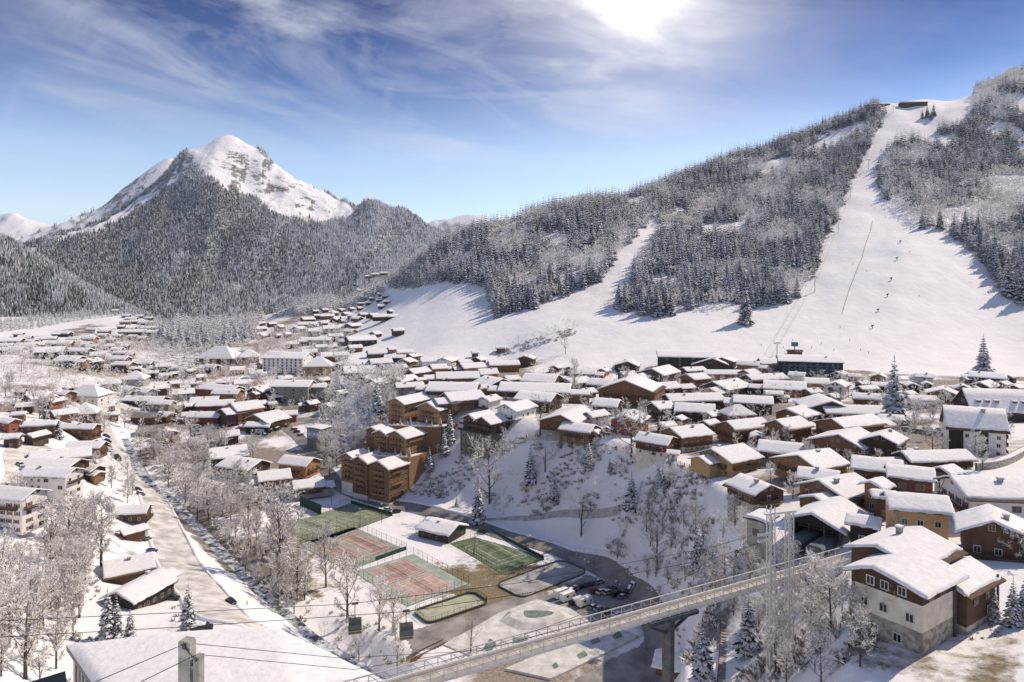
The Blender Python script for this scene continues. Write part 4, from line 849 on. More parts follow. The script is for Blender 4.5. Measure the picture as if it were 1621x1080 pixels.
# --- the grey-green concrete block with a chalet on top
cb = empty('concrete_block', pxw(752, 714, 396), R(48), 'grey-green ribbed concrete block with a dark twin-gabled chalet on its deck', 'building')
M_OLIVE = material('olive_concrete', (0.17, 0.165, 0.13), (0.28, 0.27, 0.215), 0.9, 0.5)
def concrete_block():
    o = cb; l = loc_of(o)
    mb = MB(); mb.box(0, 16, -11, 11, -22, 10.6); mb.build('wall', M_OLIVE, o)
    for q in np.linspace(-11, 11, 7):
        mb = MB(); mb.box(-0.7, -0.003, q-0.35, q+0.35, -12, 10.6); mb.build('pilaster', M_OLIVE, o)
    for q in np.linspace(-9.2, 9.2, 6): put_window(o, 'tall', -0.05, q, 1.0, 2); put_window(o, 'wood', -0.05, q, 6.8, 2)
    mb = MB(); mb.box(-2.0, 18, -12.5, 12.5, 10.6, 11.1); mb.build('deck', M_DSTEEL, o)
    mb = MB(); rail(mb, -1.9, -12.4, -1.9, 12.4, 11.1); rail(mb, -1.9, -12.4, 18, -12.4, 11.1); mb.build('railing', WOOD['d'], o)
    mb = MB(); mb.box(-1.0, 18, -11.8, 12.5, 14.0, 14.3); rail(mb, -0.9, -11.7, -0.9, 12.4, 14.3); mb.build('balcony', WOOD['d'], o)
    chaletblock(o, 15, 11.5, 0, 17.2, M_CREAM, WOOD['d'], 0, 0.46, 2.2, 1.4, 0.65, 71, (8.7, -6.0), 11.1)
    chaletblock(o, 15, 11.5, 0, 16.9, M_CREAM, WOOD['b'], 0, 0.46, 1.8, 1.4, 0.65, 72, (9.4, 5.8), 11.1)
    for q in (-9, -6, -3, 3, 6, 9): put_window(o, 'tall', 0.98, q, 11.5, 2); put_window(o, 'tall', 0.98, q, 14.5, 2)
    for q in (4, 8, 12): put_window(o, 'tall', q, -11.85, 11.5, 0); put_window(o, 'wood', q, -11.85, 14.5, 0)
    own(o, 757, 670, 90, 404, 24, 24)
concrete_block()
# --- larger blocks built like houses
M_TEAL = material('teal_balcony_boards', (0.03, 0.12, 0.16), (0.06, 0.20, 0.25), 0.7, 2.0)
house(1085, 560, 84, -10, 2.2, 4.0, 'k', cat='hotel', label='long black timber hotel with white columns at the foot of the ski slope', winkind='white')
o = house(1281, 567, 92, -16, 2.3, 4.4, 'k', cat='hotel', label='long dark hotel with rows of teal balconies beside the lift base', winkind='white', bal=False)
def teal(o):
    h = HOUSES[-1]; L, W = h['L'], h['W']
    for k in (1, 2, 3):
        mb = MB(); z = 2.75*k+0.3; mb.box(-L*0.46, L*0.46, -W/2-1.4, -W/2-0.06, z-0.15, z); rail(mb, -L*0.46, -W/2-1.4, L*0.46, -W/2-1.4, z, 1.1)
        mb.build('balcony', M_TEAL, o)
        winrow(o, 'white', 0, -W/2-0.05, np.linspace(-L*0.42, L*0.42, 11), (z+0.15,))
teal(o)
house(1230, 571, 54, -8, 1.5, 2, 'g', cat='restaurant', label='grey slope-side restaurant between the lift base and the dark teal hotel')
house(456, 562, 66, -8, 1.7, 5.2, 'w', cat='hotel', label='big white hotel with many blue-shadowed windows at the wood edge', winkind='white', bal=False)
def hotel_windows(o):
    h = HOUSES[-1]; L, W = h['L'], h['W']
    for k in range(5): winrow(o, 'tall', 0, -W/2-0.06, np.linspace(-L*0.44, L*0.44, 9), (0.8+2.85*k,))
    chaletblock(o, W*0.6, L*0.36, 0, 16.2, M_WHITE, M_WHITE, 0, 0.5, 0.5, 0.8, 0.7, 81, (-L*0.28, 0), 0)
hotel_windows(HOUSES[-1]['o'])
house(1541, 659, 92, -24, 1.35, 3.6, 'w', cat='apartment block', label='steep-roofed white and black block with an orange balcony gable by the snowy square', pit=0.95, winkind='white')
def flats(o):
    h = HOUSES[-1]; L, W = h['L'], h['W']
    mb = MB(); mb.box(-L/2-0.05, -L*0.24, -W/2-0.12, -W/2-0.003, -3, 10.2); mb.build('cladding', WOOD['k'], o)
    mb = MB(); mb.box(L*0.02, L*0.2, -W/2-0.1, -W/2-0.003, -3, 10.2); mb.build('cladding', WOOD['k'], o)
    mb = MB(); mb.prism([(-W/2+0.3, -3), (W/2-0.3, -3), (W/2-0.3, 9.9), (0, 9.9+0.95*W/2-0.5), (-W/2+0.3, 9.9)], L/2+0.003, L/2+0.12); mb.build('gable_panel', material('apricot_render', (0.44, 0.30, 0.20), (0.58, 0.42, 0.29), 0.9, 0.8), o)
    for k in range(4):
        mb = MB(); z = 1.0+2.75*k; mb.box(L/2+0.13, L/2+1.5, -W*0.2, W*0.2, z-0.15, z); rail(mb, L/2+1.5, -W*0.2, L/2+1.5, W*0.2, z); mb.build('balcony', WOOD['k'], o); winrow(o, 'tall', 3, L/2+0.16, (-W*0.1, W*0.1), (z+0.1,))
flats(HOUSES[-1]['o'])
house(1574, 630, 98, -12, 1.3, 2.2, 'k', cat='hotel', label='dark mansard-roofed hotel with round dormers behind the steep-roofed block', pit=0.8)
def dormers(o):
    h = HOUSES[-1]; L, W = h['L'], h['W']
    for q in (-0.36, -0.22, -0.08, 0.2, 0.34):
        mb = MB(); y0 = -W*0.30; z = 6.35+0.8*(W/2-abs(y0)); mb.box(q*L-0.9, q*L+0.9, y0-1.6, y0+2, z-1.6, z+0.6); mb.build('dormer', WOOD['k'], o); put_window(o, 'wood', q*L, y0-1.64, z-1.1, 0)
        mb = MB(); mb.box(q*L-1.2, q*L+1.2, y0-2.0, y0+2, z+0.603, z+1.1); mb.build('dormer_snow', M_SNOW, o)
dormers(HOUSES[-1]['o'])
house(1592, 768, 158, -8, 1.5, 2.3, 'w', cat='building', label='very long cream building with red shutters under a huge plain snow roof', winkind='shut', pit=0.34)
house(1578, 826, 128, 60, 0.8, 1.7, 'd', cat='barn', label='dark boarded barn with a wide gable at the frame edge below the cream building')
house(82, 744, 80, -6, 2.0, 4.2, 'w', cat='apartment block', label='cream apartment block with dark balconies below the irregular snow roof', winkind='white')
house(24, 776, 88, -14, 1.8, 4.4, 'w', cat='apartment block', label='lower cream apartment block cut by the frame edge on the left bank')
house(96, 716, 96, 32, 1.2, 1.8, 'd', cat='hall', label='dark hall under a big irregular snow roof above the cream flats', pit=0.30)
house(84, 730, 84, -6, 2.2, 1.4, 'k', cat='annex', label='low dark annex running in front of the irregular snow-roofed hall', pit=0.3)
o = house(505, 674, 38, 64, 0.9, 4.6, 'g', cat='building', roof='f', label='tall flat-roofed block with a painted landscape on its street side', wins=False)
def mural(o):
    h = HOUSES[-1]; L, W = h['L'], h['W']
    m = bpy.data.materials.new('painted_landscape'); m.use_nodes = True; nt = m.node_tree; p = nt.nodes['Principled BSDF']; p.inputs['Roughness'].default_value = 0.8
    tc = N(nt, 'ShaderNodeTexCoord'); sp = N(nt, 'ShaderNodeSeparateXYZ'); nt.links.new(tc.outputs['Generated'], sp.inputs[0]); n = N(nt, 'ShaderNodeTexNoise'); n.inputs['Scale'].default_value = 0.5; nt.links.new(tc.outputs['Object'], n.inputs[0])
    f = mathn(nt, 'ADD', sp.outputs[2], mathn(nt, 'MULTIPLY', mathn(nt, 'SUBTRACT', n.outputs[0], 0.5), 0.7))
    nt.links.new(ramp(nt, f, [(0.05, (0.10, 0.13, 0.06)), (0.3, (0.20, 0.26, 0.12)), (0.45, (0.13, 0.17, 0.17)), (0.62, (0.36, 0.48, 0.55)), (0.75, (0.55, 0.62, 0.66)), (0.9, (0.20, 0.36, 0.52))]), p.inputs['Base Color'])
    mb = MB(); mb.box(-L/2-0.12, -L/2-0.003, -W/2+0.4, W/2-0.4, 0.5, 11.8); f = mb.build('mural', m, o)
    for q in np.linspace(-W/2+1, W/2-1, 7):
        mb = MB(); mb.box(-L/2-0.3, -L/2-0.121, q-0.12, q+0.12, 0.5, 8.5); mb.build('fin', M_CONC, o)
mural(o)
HOUSES[-1]['cat'] = 'building'
# summit buildings on the ridge above the piste
for px, py, w, lab in ((1389, 164, 34, 'dark round-roofed summit restaurant on the ridge above the piste'), (1445, 162, 40, 'long low dark lodge on the ridge at the top of the piste')):
    p = first_hit(px, py+5, 0, 900, 1600) or pxw(px, py+6, 1440)
    o = empty('summit_lodge', p, R(-6), lab, 'lodge'); W = w*p[1]/F; mb = MB(); mb.box(-W/2, W/2, -6, 6, -6, 3.6); mb.build('wall', WOOD['d'], o)
    mb = MB(); n = 8; mb.prism([(-7, 3.6), (7, 3.6)]+[(7*math.cos(math.pi*i/n), 3.6+4*math.sin(math.pi*i/n)) for i in range(1, n)], -W/2-0.5, W/2+0.5); rf = mb.build('roof', M_DSTEEL, o)
    mb = MB(); mb.prism([(6.2, 4.6), (6.4, 5.1)]+[(6.9*math.cos(math.pi*i/n), 4.5+3.8*math.sin(math.pi*i/n)) for i in range(1, n)]+[(-6.4, 5.1), (-6.2, 4.6)], -W/2-0.6, W/2+0.6); mb.build('roof_snow', M_SNOW, rf, True)
    for q in np.linspace(-W/2+3, W/2-3, 5): put_window(o, 'big', q, -6.05, 1.2, 0)
    own(o, px, py, w, p[1], W, 14)
# sheds on the meadow
house(793, 517+33, 16, -8, 1.4, 1.4, 'b', cat='hut', label='little wooden hut at the lower end of the meadow hedge', dmin=400)
house(752, 558, 13, 10, 1.2, 1.6, 'd', cat='hut', label='tiny dark hut standing alone where the meadow meets the town', dmin=400)
# ------------------------------------------------------------------ roads and tracks
def catmull(pts, step=3.0):
    P_ = [Vector(p) for p in pts]; P_ = [P_[0]*2-P_[1]]+P_+[P_[-1]*2-P_[-2]]; out = []
    for i in range(1, len(P_)-2):
        a, b, c, d = P_[i-1:i+3]; n = max(1, int((c-b).length/step))
        for k in range(n):
            t = k/n; out.append(0.5*((2*b)+(c-a)*t+(2*a-5*b+4*c-d)*t*t+(3*b-a-3*c+d)*t**3))
    out.append(P_[-2]); return out
def px_line(pts, dmin=60, dmax=2400):
    return [Vector(q[:2]) for q in (first_hit(px, py, 0.0, dmin, dmax) for px, py in pts) if q]
def ribbon(name, line, width, mat, lift=0.12, kind='structure', nw=7, step=3.0, off=0.0):
    c = catmull(line, step); V = []; n = len(c)
    for i, p in enumerate(c):
        t = (c[min(i+1, n-1)]-c[max(i-1, 0)]).normalized(); s = Vector((t.y, -t.x)); w = width[0]+(width[1]-width[0])*i/(n-1) if isinstance(width, tuple) else width
        for j in range(nw):
            q = p+s*(w*(j/(nw-1)-0.5)+off); V.append((q.x, q.y, gz(q.x, q.y)+lift))
    o = link(name, np_mesh(name, np.array(V), grid_faces(nw, n), mat, True)); return tag(o, kind=kind)
road_pts = px_line([(150,640),(165,680),(186,712),(212,745),(240,783),(262,840),(287,898),(322,940),(372,976),(425,1008)])
ROADLINE = [(p.x, p.y) for p in catmull(road_pts, 6)]
ribbon('road', road_pts, (9.0, 17.0), M_ROAD, 0.30)
# ------------------------------------------------------------------ trees
M_NEEDLE = material('dark_spruce_needles', (0.024, 0.032, 0.022), (0.07, 0.082, 0.056), 0.9, 1.2, 0.1, coords='World')
M_FROSTN = material('frosted_needles', (0.34, 0.345, 0.34), (0.66, 0.655, 0.65), 0.9, 0.7, 0.1, coords='World')
M_BOUGH = material('snow_on_boughs', (0.72, 0.73, 0.76), (0.86, 0.86, 0.87), 0.8, 0.8, 0.1, coords='World')
M_BARK = material('grey_brown_bark', (0.055, 0.042, 0.032), (0.15, 0.12, 0.095), 0.95, 2.5)
M_HOAR = material('hoar_frost_twigs', (0.76, 0.735, 0.69), (0.89, 0.87, 0.83), 0.9, 0.5, 0.1, coords='World')
M_TWIG = material('brown_twigs', (0.16, 0.127, 0.095), (0.34, 0.285, 0.225), 0.95, 0.6, 0.1, coords='World')
def conifer(h, rad, tiers, br, seed, snow=0.6, sub=True, frost=0.0, droop=0.35):
    """returns (verts, tris, material index): 0 needles, 1 snow, 2 frosted needles"""
    rg = np.random.default_rng(seed); V = []; Fc = []; Mi = []
    def frond(p0, d, l, w, z_drop, sn):
        d = np.array(d); s = np.array([-d[1], d[0], 0.0]); k = len(V)
        up = np.array([0, 0, 1.0]); mid = p0+d*l*0.55-up*z_drop*0.40; tip = p0+d*l-up*z_drop
        e = w*rg.uniform(0.75, 1.2)
        V.extend([p0, mid+s*e-up*0.22*w, tip, mid-s*e-up*0.22*w, mid+up*0.05])
        m = 2 if rg.random() < frost else 0
        Fc.extend([(k, k+1, k+4), (k+1, k+2, k+4), (k+2, k+3, k+4), (k+3, k, k+4)]); Mi.extend([m]*4)
        if sn:
            k = len(V); q = rg.uniform(0.55, 0.8); lift = up*(0.10+0.05*l)
            V.extend([p0+lift*0.6, mid+s*e*q-up*0.1*w+lift, p0+d*l*0.93-up*z_drop*0.93+lift*0.7, mid-s*e*q-up*0.1*w+lift, mid+lift*1.5])
            Fc.extend([(k, k+1, k+4), (k+1, k+2, k+4), (k+2, k+3, k+4), (k+3, k, k+4)]); Mi.extend([1]*4)
    for t in range(tiers):
        a = t/(tiers-1); z = h*(0.07+0.90*a**0.95); l = rad*(1-a)**0.85*rg.uniform(0.86, 1.12)+0.03*h*(1-a)+0.12
        n = max(4, int(round(br*(1-0.45*a)))); o = rg.uniform(0, 6.28)
        for i in range(n):
            f = o+6.283*(i+rg.uniform(-0.3, 0.3))/n; ll = l*rg.uniform(0.78, 1.15); d = (math.cos(f), math.sin(f), 0); p0 = np.array([0, 0, z+rg.uniform(-0.25, 0.25)*h/tiers])
            dz = ll*rg.uniform(0.6, 1.3)*droop; w = ll*0.26+0.08; sn = rg.random() < snow
            frond(p0, d, ll, w, dz, sn)
            if sub and ll > 0.7:
                for sg in (-1, 1):
                    f2 = f+sg*rg.uniform(0.35, 0.7); frond(p0+np.array(d)*ll*0.35-np.array([0, 0, dz*0.3]), (math.cos(f2), math.sin(f2), 0), ll*0.58, w*0.75, dz*0.7, rg.random() < snow)
    k = len(V); V.extend([np.array([0.10*rad*0.4, 0, h*0.93]), np.array([-0.05*rad*0.4, 0.1*rad*0.4, h*0.93]), np.array([-0.05*rad*0.4, -0.1*rad*0.4, h*0.93]), np.array([0, 0, h*1.02])])
    Fc.extend([(k, k+1, k+3), (k+1, k+2, k+3), (k+2, k, k+3)]); Mi.extend([0, 1, 0])
    return np.array(V), np.array(Fc), np.array(Mi)
def trunk_mesh(h, r, name='trunk'):
    mb = MB(); mb.tube((0, 0, -1.5), (0, 0, h*0.5), r, r*0.6, 6); mb.tube((0, 0, h*0.5), (0, 0, h*0.97), r*0.6, 0.03, 5); return mb.mesh(name, M_BARK, True)
def frost_tree(h, seed, spread=0.42, nl=12, up=0.9, frost=0.72, tw=0.125, nb=6, nt=7, lod=1):
    """leafless tree: (trunk and limb mesh builder, twig verts, tris, mats 0 hoar 1 brown)"""
    rg = np.random.default_rng(seed); mb = MB(); V = []; Fc = []; Mi = []
    def unit(v): return v/np.linalg.norm(v)
    def twig(p, d, l, w, m):
        s = unit(np.cross(d, rg.normal(size=3))); k = len(V); bend = rg.normal(size=3)*l*0.12
        V.extend([p-s*w*0.5, p+s*w*0.5, p+d*l*0.55+s*w*0.45+bend, p+d*l+bend*1.6]); Fc.extend([(k, k+1, k+2), (k, k+2, k+3)]); Mi.extend([m, m])
    lean = rg.normal(size=2)*0.03*h; tp = lambda a: np.array([lean[0]*a*a, lean[1]*a*a, h*a*0.92])
    r0 = 0.016*h+0.05; ns = 5
    for i in range(ns):
        a0, a1 = i/ns, (i+1)/ns; p0, p1 = tp(a0), tp(a1)
        if i == 0: p0 = p0-np.array([0, 0, 1.5])
        mb.tube(p0, p1, r0*(1-a0)**0.8+0.02, r0*(1-a1)**0.8+0.02, 6 if lod else 4)
    for i in range(nl):
        a = 0.16+0.80*(i+rg.random())/nl; p = tp(a); f = i*2.4+rg.uniform(-0.5, 0.5)
        prof = math.sin(math.pi*min(1, max(0.05, (a-0.05)*0.98)))**0.6
        l = h*spread*prof*rg.uniform(0.75, 1.2)+0.3
        d = unit(np.array([math.cos(f), math.sin(f), up*rg.uniform(0.6, 1.3)])); r = r0*(1-a)*0.5+0.025; q = p.copy()
        pts = [q]
        for s in range(3):
            d = unit(d+np.array([0, 0, 0.18])+rg.normal(size=3)*0.10); nq = q+d*l/3; mb.tube(q, nq, r*(1-s/3.4), r*(1-(s+1)/3.4), 3); q = nq; pts.append((q, d))
        for b in range(nb):
            s = rg.uniform(0.25, 1.0)*2.999; j = int(s); fr = s-j
            a0 = pts[j] if j == 0 else pts[j][0]; a1, dd = pts[j+1]; bp = a0+(a1-a0)*fr
            bd = unit(dd+rg.normal(size=3)*0.62+np.array([0, 0, 0.22])); bl = l*rg.uniform(0.22, 0.46)*(1.2-0.5*s/3)+0.25
            be = bp+bd*bl; m0 = 0 if rg.random() < frost else 1
            twig(bp, bd, bl, tw*1.3, m0)
            for t in range(nt):
                c = bp+(be-bp)*rg.uniform(0.15, 1.0); td = unit(bd+rg.normal(size=3)*0.65+np.array([0, 0, 0.12])); tl = bl*rg.uniform(0.3, 0.7)+0.15; m = 0 if rg.random() < frost else 1
                twig(c, td, tl, tw, m)
                if lod:
                    for _ in range(3): twig(c+td*tl*rg.uniform(0.2, 0.9), unit(td+rg.normal(size=3)*0.75), tl*rg.uniform(0.3, 0.6), tw*0.85, 0 if rg.random() < frost else 1)
    return mb, np.array(V), np.array(Fc), np.array(Mi)
def tri_mesh(name, V, Fc, Mi, mats, smooth=False):
    me = np_mesh(name, V, Fc, mats, smooth); me.polygons.foreach_set('material_index', Mi.astype(np.int32)); me.update(); return me
def merged(name, protos, pos, scl, rot, pick, mats):
    VV, FF, MM = [], [], []; base = 0
    for k, (V, Fc, Mi) in enumerate(protos):
        sel = np.where(pick == k)[0]
        if not len(sel): continue
        c, s = np.cos(rot[sel])[:, None], np.sin(rot[sel])[:, None]; S = scl[sel]
        x = (V[None, :, 0]*c-V[None, :, 1]*s)*S[:, :1]+pos[sel, 0:1]; y = (V[None, :, 0]*s+V[None, :, 1]*c)*S[:, :1]+pos[sel, 1:2]; z = V[None, :, 2]*S[:, 1:2]+pos[sel, 2:3]
        VV.append(np.stack([x, y, z], -1).reshape(-1, 3)); n = len(sel)
        FF.append((Fc[None]+(np.arange(n)*len(V))[:, None, None]+base).reshape(-1, 3)); MM.append(np.tile(Mi, n)); base += n*len(V)
    return link(name, tri_mesh(name, np.concatenate(VV), np.concatenate(FF), np.concatenate(MM), mats))
CMATS = [M_NEEDLE, M_BOUGH, M_FROSTN]; TMATS = [M_HOAR, M_TWIG]
def scatter(poly, r, dmin, dmax, seed, n=4000, keep=None, holes=(), avoid=None):
    rg = np.random.default_rng(seed); xs = [q[0] for q in poly]; u0, u1 = (min(xs)-CX)/F, (max(xs)-CX)/F
    u = rg.uniform(u0, u1, n); Y = np.sqrt(rg.uniform(dmin**2, dmax**2, n)); X = u*Y; z = ground(X, Y); py = HY+F*(H-z)/Y; px = u*F+CX
    ok = inpoly(px, py, poly)
    for h_ in holes: ok &= ~inpoly(px, py, h_)
    out = []; cell = {}
    for i in np.where(ok)[0]:
        a, b = int(X[i]//r), int(Y[i]//r)
        if any((X[i]-q[0])**2+(Y[i]-q[1])**2 < r*r for da in (-1, 0, 1) for db in (-1, 0, 1) for q in cell.get((a+da, b+db), ())): continue
        if avoid is not None and avoid(X[i], Y[i]): continue
        cell.setdefault((a, b), []).append((X[i], Y[i])); out.append((X[i], Y[i], z[i], px[i], py[i]))
    return out
HXY = [(h['o'].location.x, h['o'].location.y, max(h['L'], h['W'])*0.62+1.5) for h in HOUSES]
def near_house(x, y):
    return any((x-a)**2+(y-b)**2 < r*r for a, b, r in HXY)

# --- conifers: hand-placed ones first (base pixel, height in pixels, label)
con_items, dec_items = [], []        # (x, y, z, height m, zone, label)
def at_px(px, py, dmin=60, dmax=2400): return first_hit(px, py, 0.0, dmin, dmax)
def con_at(px, py, hpx, label, dmin=60, zone=None, D=None):
    p = at_px(px, py, dmin) if D is None else ((px-CX)/F*D, D, gz((px-CX)/F*D, D))
    con_items.append((p[0], p[1], p[2], hpx*p[1]/F, zone, label))
for px, py, hp, lab in [
 (1185,1036,100,'snow-dusted spruce standing between the footbridge pier and the lattice pylon'),(1112,1085,112,'tall dark spruce beside the wooden steps under the footbridge'),
 (170,1012,86,'tallest of the dark spruces behind the big snowy roof'),(184,1010,70,'spruce pressed against the tallest one behind the big snowy roof'),(206,1012,52,'shortest spruce of the group behind the big snowy roof'),
 (298,1003,84,'lone snowy spruce on the roadside by the parked black van'),(1575,985,62,'smaller snowy spruce beside the dark wooden annex of the stone-based house'),(1604,990,80,'larger snowy spruce beside the stone-based house'),(1625,985,84,'snowy spruce half cut by the frame edge near the stone-based house'),
 (1105,900,78,'snow-laden spruce on the gorge slope below the lift station'),(1128,925,62,'lower snow-laden spruce on the gorge slope below the lift station'),(1000,806,62,'tall snowy spruce alone on the bright snow of the town slope'),
 (878,795,52,'bushy snowy spruce low on the town slope above the green tennis court'),(840,765,66,'slender snowy spruce halfway up the slope below the terraced hotel'),(757,826,66,'dark green spruce with snow clumps beside the pavilion'),
 (680,745,40,'spruce beside the lower wing of the terraced wooden hotel'),(703,722,50,'spruce between the terraced hotel and the grey-green block'),(712,700,56,'narrow spruce against the wall of the grey-green block'),
 (597,672,78,'tall snow-striped spruce behind the terraced wooden hotel'),(1045,770,38,'taller of two small spruces below the plank fence'),(1054,776,30,'shorter of two small spruces below the plank fence'),
 (932,742,48,'thin snowy spruce on the slope below the brown town house'),(966,748,30,'small snowy spruce on the scrubby slope'),(886,708,30,'snowy spruce at the foot of the brown chalet on the slope edge'),(903,706,34,'second snowy spruce at the foot of the brown chalet on the slope edge'),
 (723,802,18,'tiny spruce above the pavilion track'),(71,664,34,'snowy spruce between the village chalets and the snowfield'),(91,694,44,'big snowy spruce among the low village barns'),(134,692,26,'small snowy spruce in front of the low village barn'),(140,688,22,'small snowy spruce at the end of the low village barn'),
 (1416,672,112,'tall frosted spruce rising over the town roofs'),(1557,588,62,'broad frosted spruce standing behind the town on the ski slope foot'),(605,655,40,'spruce in the wooded bank above the mural building'),(412,870,1,None),
 (560,735,1,None),(416,780,1,None),(530,792,1,None)]:
    if lab: con_at(px, py, hp, lab)
for px, py, hp in [(1180,512,66),(787,502,38),(845,488,44),(1040,500,52),(1016,498,46),(990,492,40),(1062,498,50),(1125,478,42),(1240,478,48),(1262,470,40),(820,492,36),(1597,468,70),(1575,420,60),(1618,480,60),(1528,372,40),(1488,362,36),(1460,362,34),(950,446,32),(765,452,36),(700,446,34)]:
    con_at(px, py, hp, 'big dark spruce standing clear at the lower edge of the forest', 500, 'edge')
for px, py, hp in [(1305,240,22),(1468,186,20),(1478,184,22),(1460,188,16),(1474,190,16)]: con_at(px, py, hp, None, 700, 'piste')
rg = np.random.default_rng(5)
def grow(pts, hmin, hmax, zone, items, seed, label=None):
    r_ = np.random.default_rng(seed)
    for x, y, z, px, py in pts: items.append((x, y, z, r_.uniform(hmin, hmax), zone, label))
hillc = scatter(FOREST_L, 6.0, 640, 1620, 101, 120000, holes=CLEAR)+scatter(FOREST_R, 6.2, 640, 1620, 102, 90000)
hn = np.array([(x, y) for x, y, *_ in hillc]); dens = fbm(hn[:, 0]/70, hn[:, 1]/70, 4, 91); kind_n = fbm(hn[:, 0]/55, hn[:, 1]/55, 3, 92)
hr = np.random.default_rng(8)
for (x, y, z, px, py), dn, kn in zip(hillc, dens, kind_n):
    if dn < 0.30: continue
    if kn+hr.normal()*0.08 > 0.385: con_items.append((x, y, z, hr.uniform(15, 33), 'hill', None))
    else: dec_items.append((x, y, z, hr.uniform(11, 18), 'hill', None))
grow(scatter([(250,545),(280,515),(350,490),(440,470),(560,455),(610,462),(560,488),(480,498),(420,503),(400,540),(330,560)], 10, 850, 1600, 111, 40000, avoid=near_house), 20, 34, 'mid', con_items, 12)
grow(scatter([(-20,512),(60,503),(140,494),(235,486),(260,505),(190,500),(120,508),(60,520),(-20,528)], 9, 1000, 1640, 114, 30000, avoid=near_house), 10, 18, 'mid', con_items, 15)
grow(scatter([(215,520),(300,500),(330,590),(290,600),(250,560)], 14, 500, 1300, 112, 6000, avoid=near_house), 14, 22, 'mid', con_items, 13)
grow(scatter([(110,900),(330,900),(330,1060),(60,1060)], 60, 100, 300, 113, 20), 10, 14, 'none', con_items, 14) if False else None
# --- leafless frosted trees
def dec_at(px, py, hpx, label, dmin=60, D=None):
    p = at_px(px, py, dmin) if D is None else ((px-CX)/F*D, D, gz((px-CX)/F*D, D))
    dec_items.append((p[0], p[1], p[2], hpx*p[1]/F, 'solo', label))
for px, py, hp, lab in [
 (80,980,72,'bare frosted tree on the left bank above the spruces'),(120,960,80,'slim frosted tree between the left wood and the spruces'),(40,1075,130,'tall frosted birch at the lower left corner'),(10,985,110,'frosted birch at the left frame edge'),
 (160,900,110,'tall white frosted tree in front of the cream flats'),(80,900,100,'white frosted tree below the cream flats'),(110,870,80,'frosted tree beside the lower cream flats'),
 (516,930,90,'tall slim frosted tree standing left of the gondola cabins'),(550,985,105,'tallest white frosted tree behind the gondola cabins'),(600,1000,84,'frosted tree between the two gondola cabins'),(622,1002,66,'slender frosted tree beside the right gondola cabin'),(745,1035,60,'round bare tree on the edge of the skate park'),
 (445,910,130,'very tall frosted poplar by the tennis courts'),(470,950,90,'frosted tree on the river bank beside the red courts'),(1430,1020,90,'bare frosted tree in front of the stone-based house'),
 (920,848,62,'dark bare tree on the track crossing the snow slope'),(1040,905,78,'bare tree above the lower gorge track'),(863,747,48,'dark bare tree on the slope under the town'),(775,797,96,'frosted tree with tall dark stem above the pavilion'),
 (1000,726,74,'large white frosted tree in front of the cream and red chalet'),(855,690,60,'bare tree beside the grey-green block terrace'),(1290,960,80,'frosted tree in the gorge under the lift station'),
 (1555,745,50,'round white tree beside the stone wall by the flats'),(1405,665,34,'white tree in the square beside the tall spruce'),(1450,668,36,'white tree in the snowy square'),(1477,668,32,'low white tree in the snowy square'),(1495,662,40,'white tree in front of the mansard hotel'),
 (33,598,36,'bare tree standing on the convex snowfield'),(78,597,22,'small bare tree on the brow of the snowfield'),(96,600,20,'second small bare tree on the brow of the snowfield'),(750,880,34,'small dark bare tree inside the green court fence'),
 (910,625,54,'white frosted tree between the dark town chalets'),(990,618,36,'frosted tree beside the big brown hotel'),(1330,645,30,'frosty tree in front of the white town block'),(420,985,1,None),(1220,770,36,'round frosted bush tree beside the dark gabled chalet'),(1255,790,40,'frosted tree behind the lift station tower'),
 (895,560,32,'bare bushy tree at the end of the hedge on the slope'),(1420,860,44,'round white tree behind the roof of the stone-based house'),(1548,872,44,'round white tree by the dark gabled barn'),(1590,880,50,'white tree beside the dark gabled barn'),(1615,890,50,'white tree at the frame edge by the dark gabled barn')]:
    if lab: dec_at(px, py, hp, lab)
BARNS = [(h['o'].location.x, h['o'].location.y) for h in HOUSES if h['cx'] < 235 and h['cy'] > 730]
def roadfree(x, y): return near_house(x, y) or any(abs((x/y-a/b)*F) < 48 and 0 < b-y < 42 for a, b in BARNS) or float(dpoly(np.array([x]), np.array([y]), ROADLINE)[0]) < 9.5
grow(scatter([(0,800),(130,800),(140,880),(128,1000),(70,1090),(0,1090)], 5.6, 110, 330, 121, 7000, avoid=roadfree), 6, 16, 'leftwood', dec_items, 21)
grow(scatter([(215,705),(300,690),(400,720),(420,800),(450,850),(490,960),(455,985),(380,900),(330,850),(285,790),(240,752)], 5.6, 190, 480, 122, 6000, avoid=roadfree), 5.5, 15, 'river', dec_items, 22)
grow(scatter([(130,745),(190,730),(230,790),(200,860),(140,830),(120,790)], 6.5, 200, 480, 123, 1400, avoid=roadfree), 7, 12, 'roadside', dec_items, 23)
grow(scatter([(530,610),(640,590),(620,680),(560,720),(520,760),(500,700)], 5.5, 360, 700, 124, 7000, avoid=near_house), 8, 14, 'bank', dec_items, 24)
grow(scatter([(1070,800),(1180,830),(1230,900),(1330,960),(1400,1060),(1230,1100),(1150,960),(1080,960),(960,880),(1000,820)], 5.0, 90, 320, 125, 8000), 5, 10, 'gorge', dec_items, 25)
grow(scatter([(700,700),(860,690),(1000,720),(1100,760),(1180,830),(1000,820),(820,780),(740,790),(660,790)], 7.0, 250, 430, 126, 3000), 4, 9, 'slope', dec_items, 26)
grow(scatter([(480,985),(640,1000),(640,1060),(560,1050),(480,1010)], 7.0, 170, 300, 127, 400), 5, 9, 'riverlow', dec_items, 27)
grow(scatter([(0,560),(250,540),(560,520),(560,640),(240,690),(0,700)], 9, 420, 1300, 128, 16000, avoid=near_house), 6, 13, 'village', dec_items, 28)
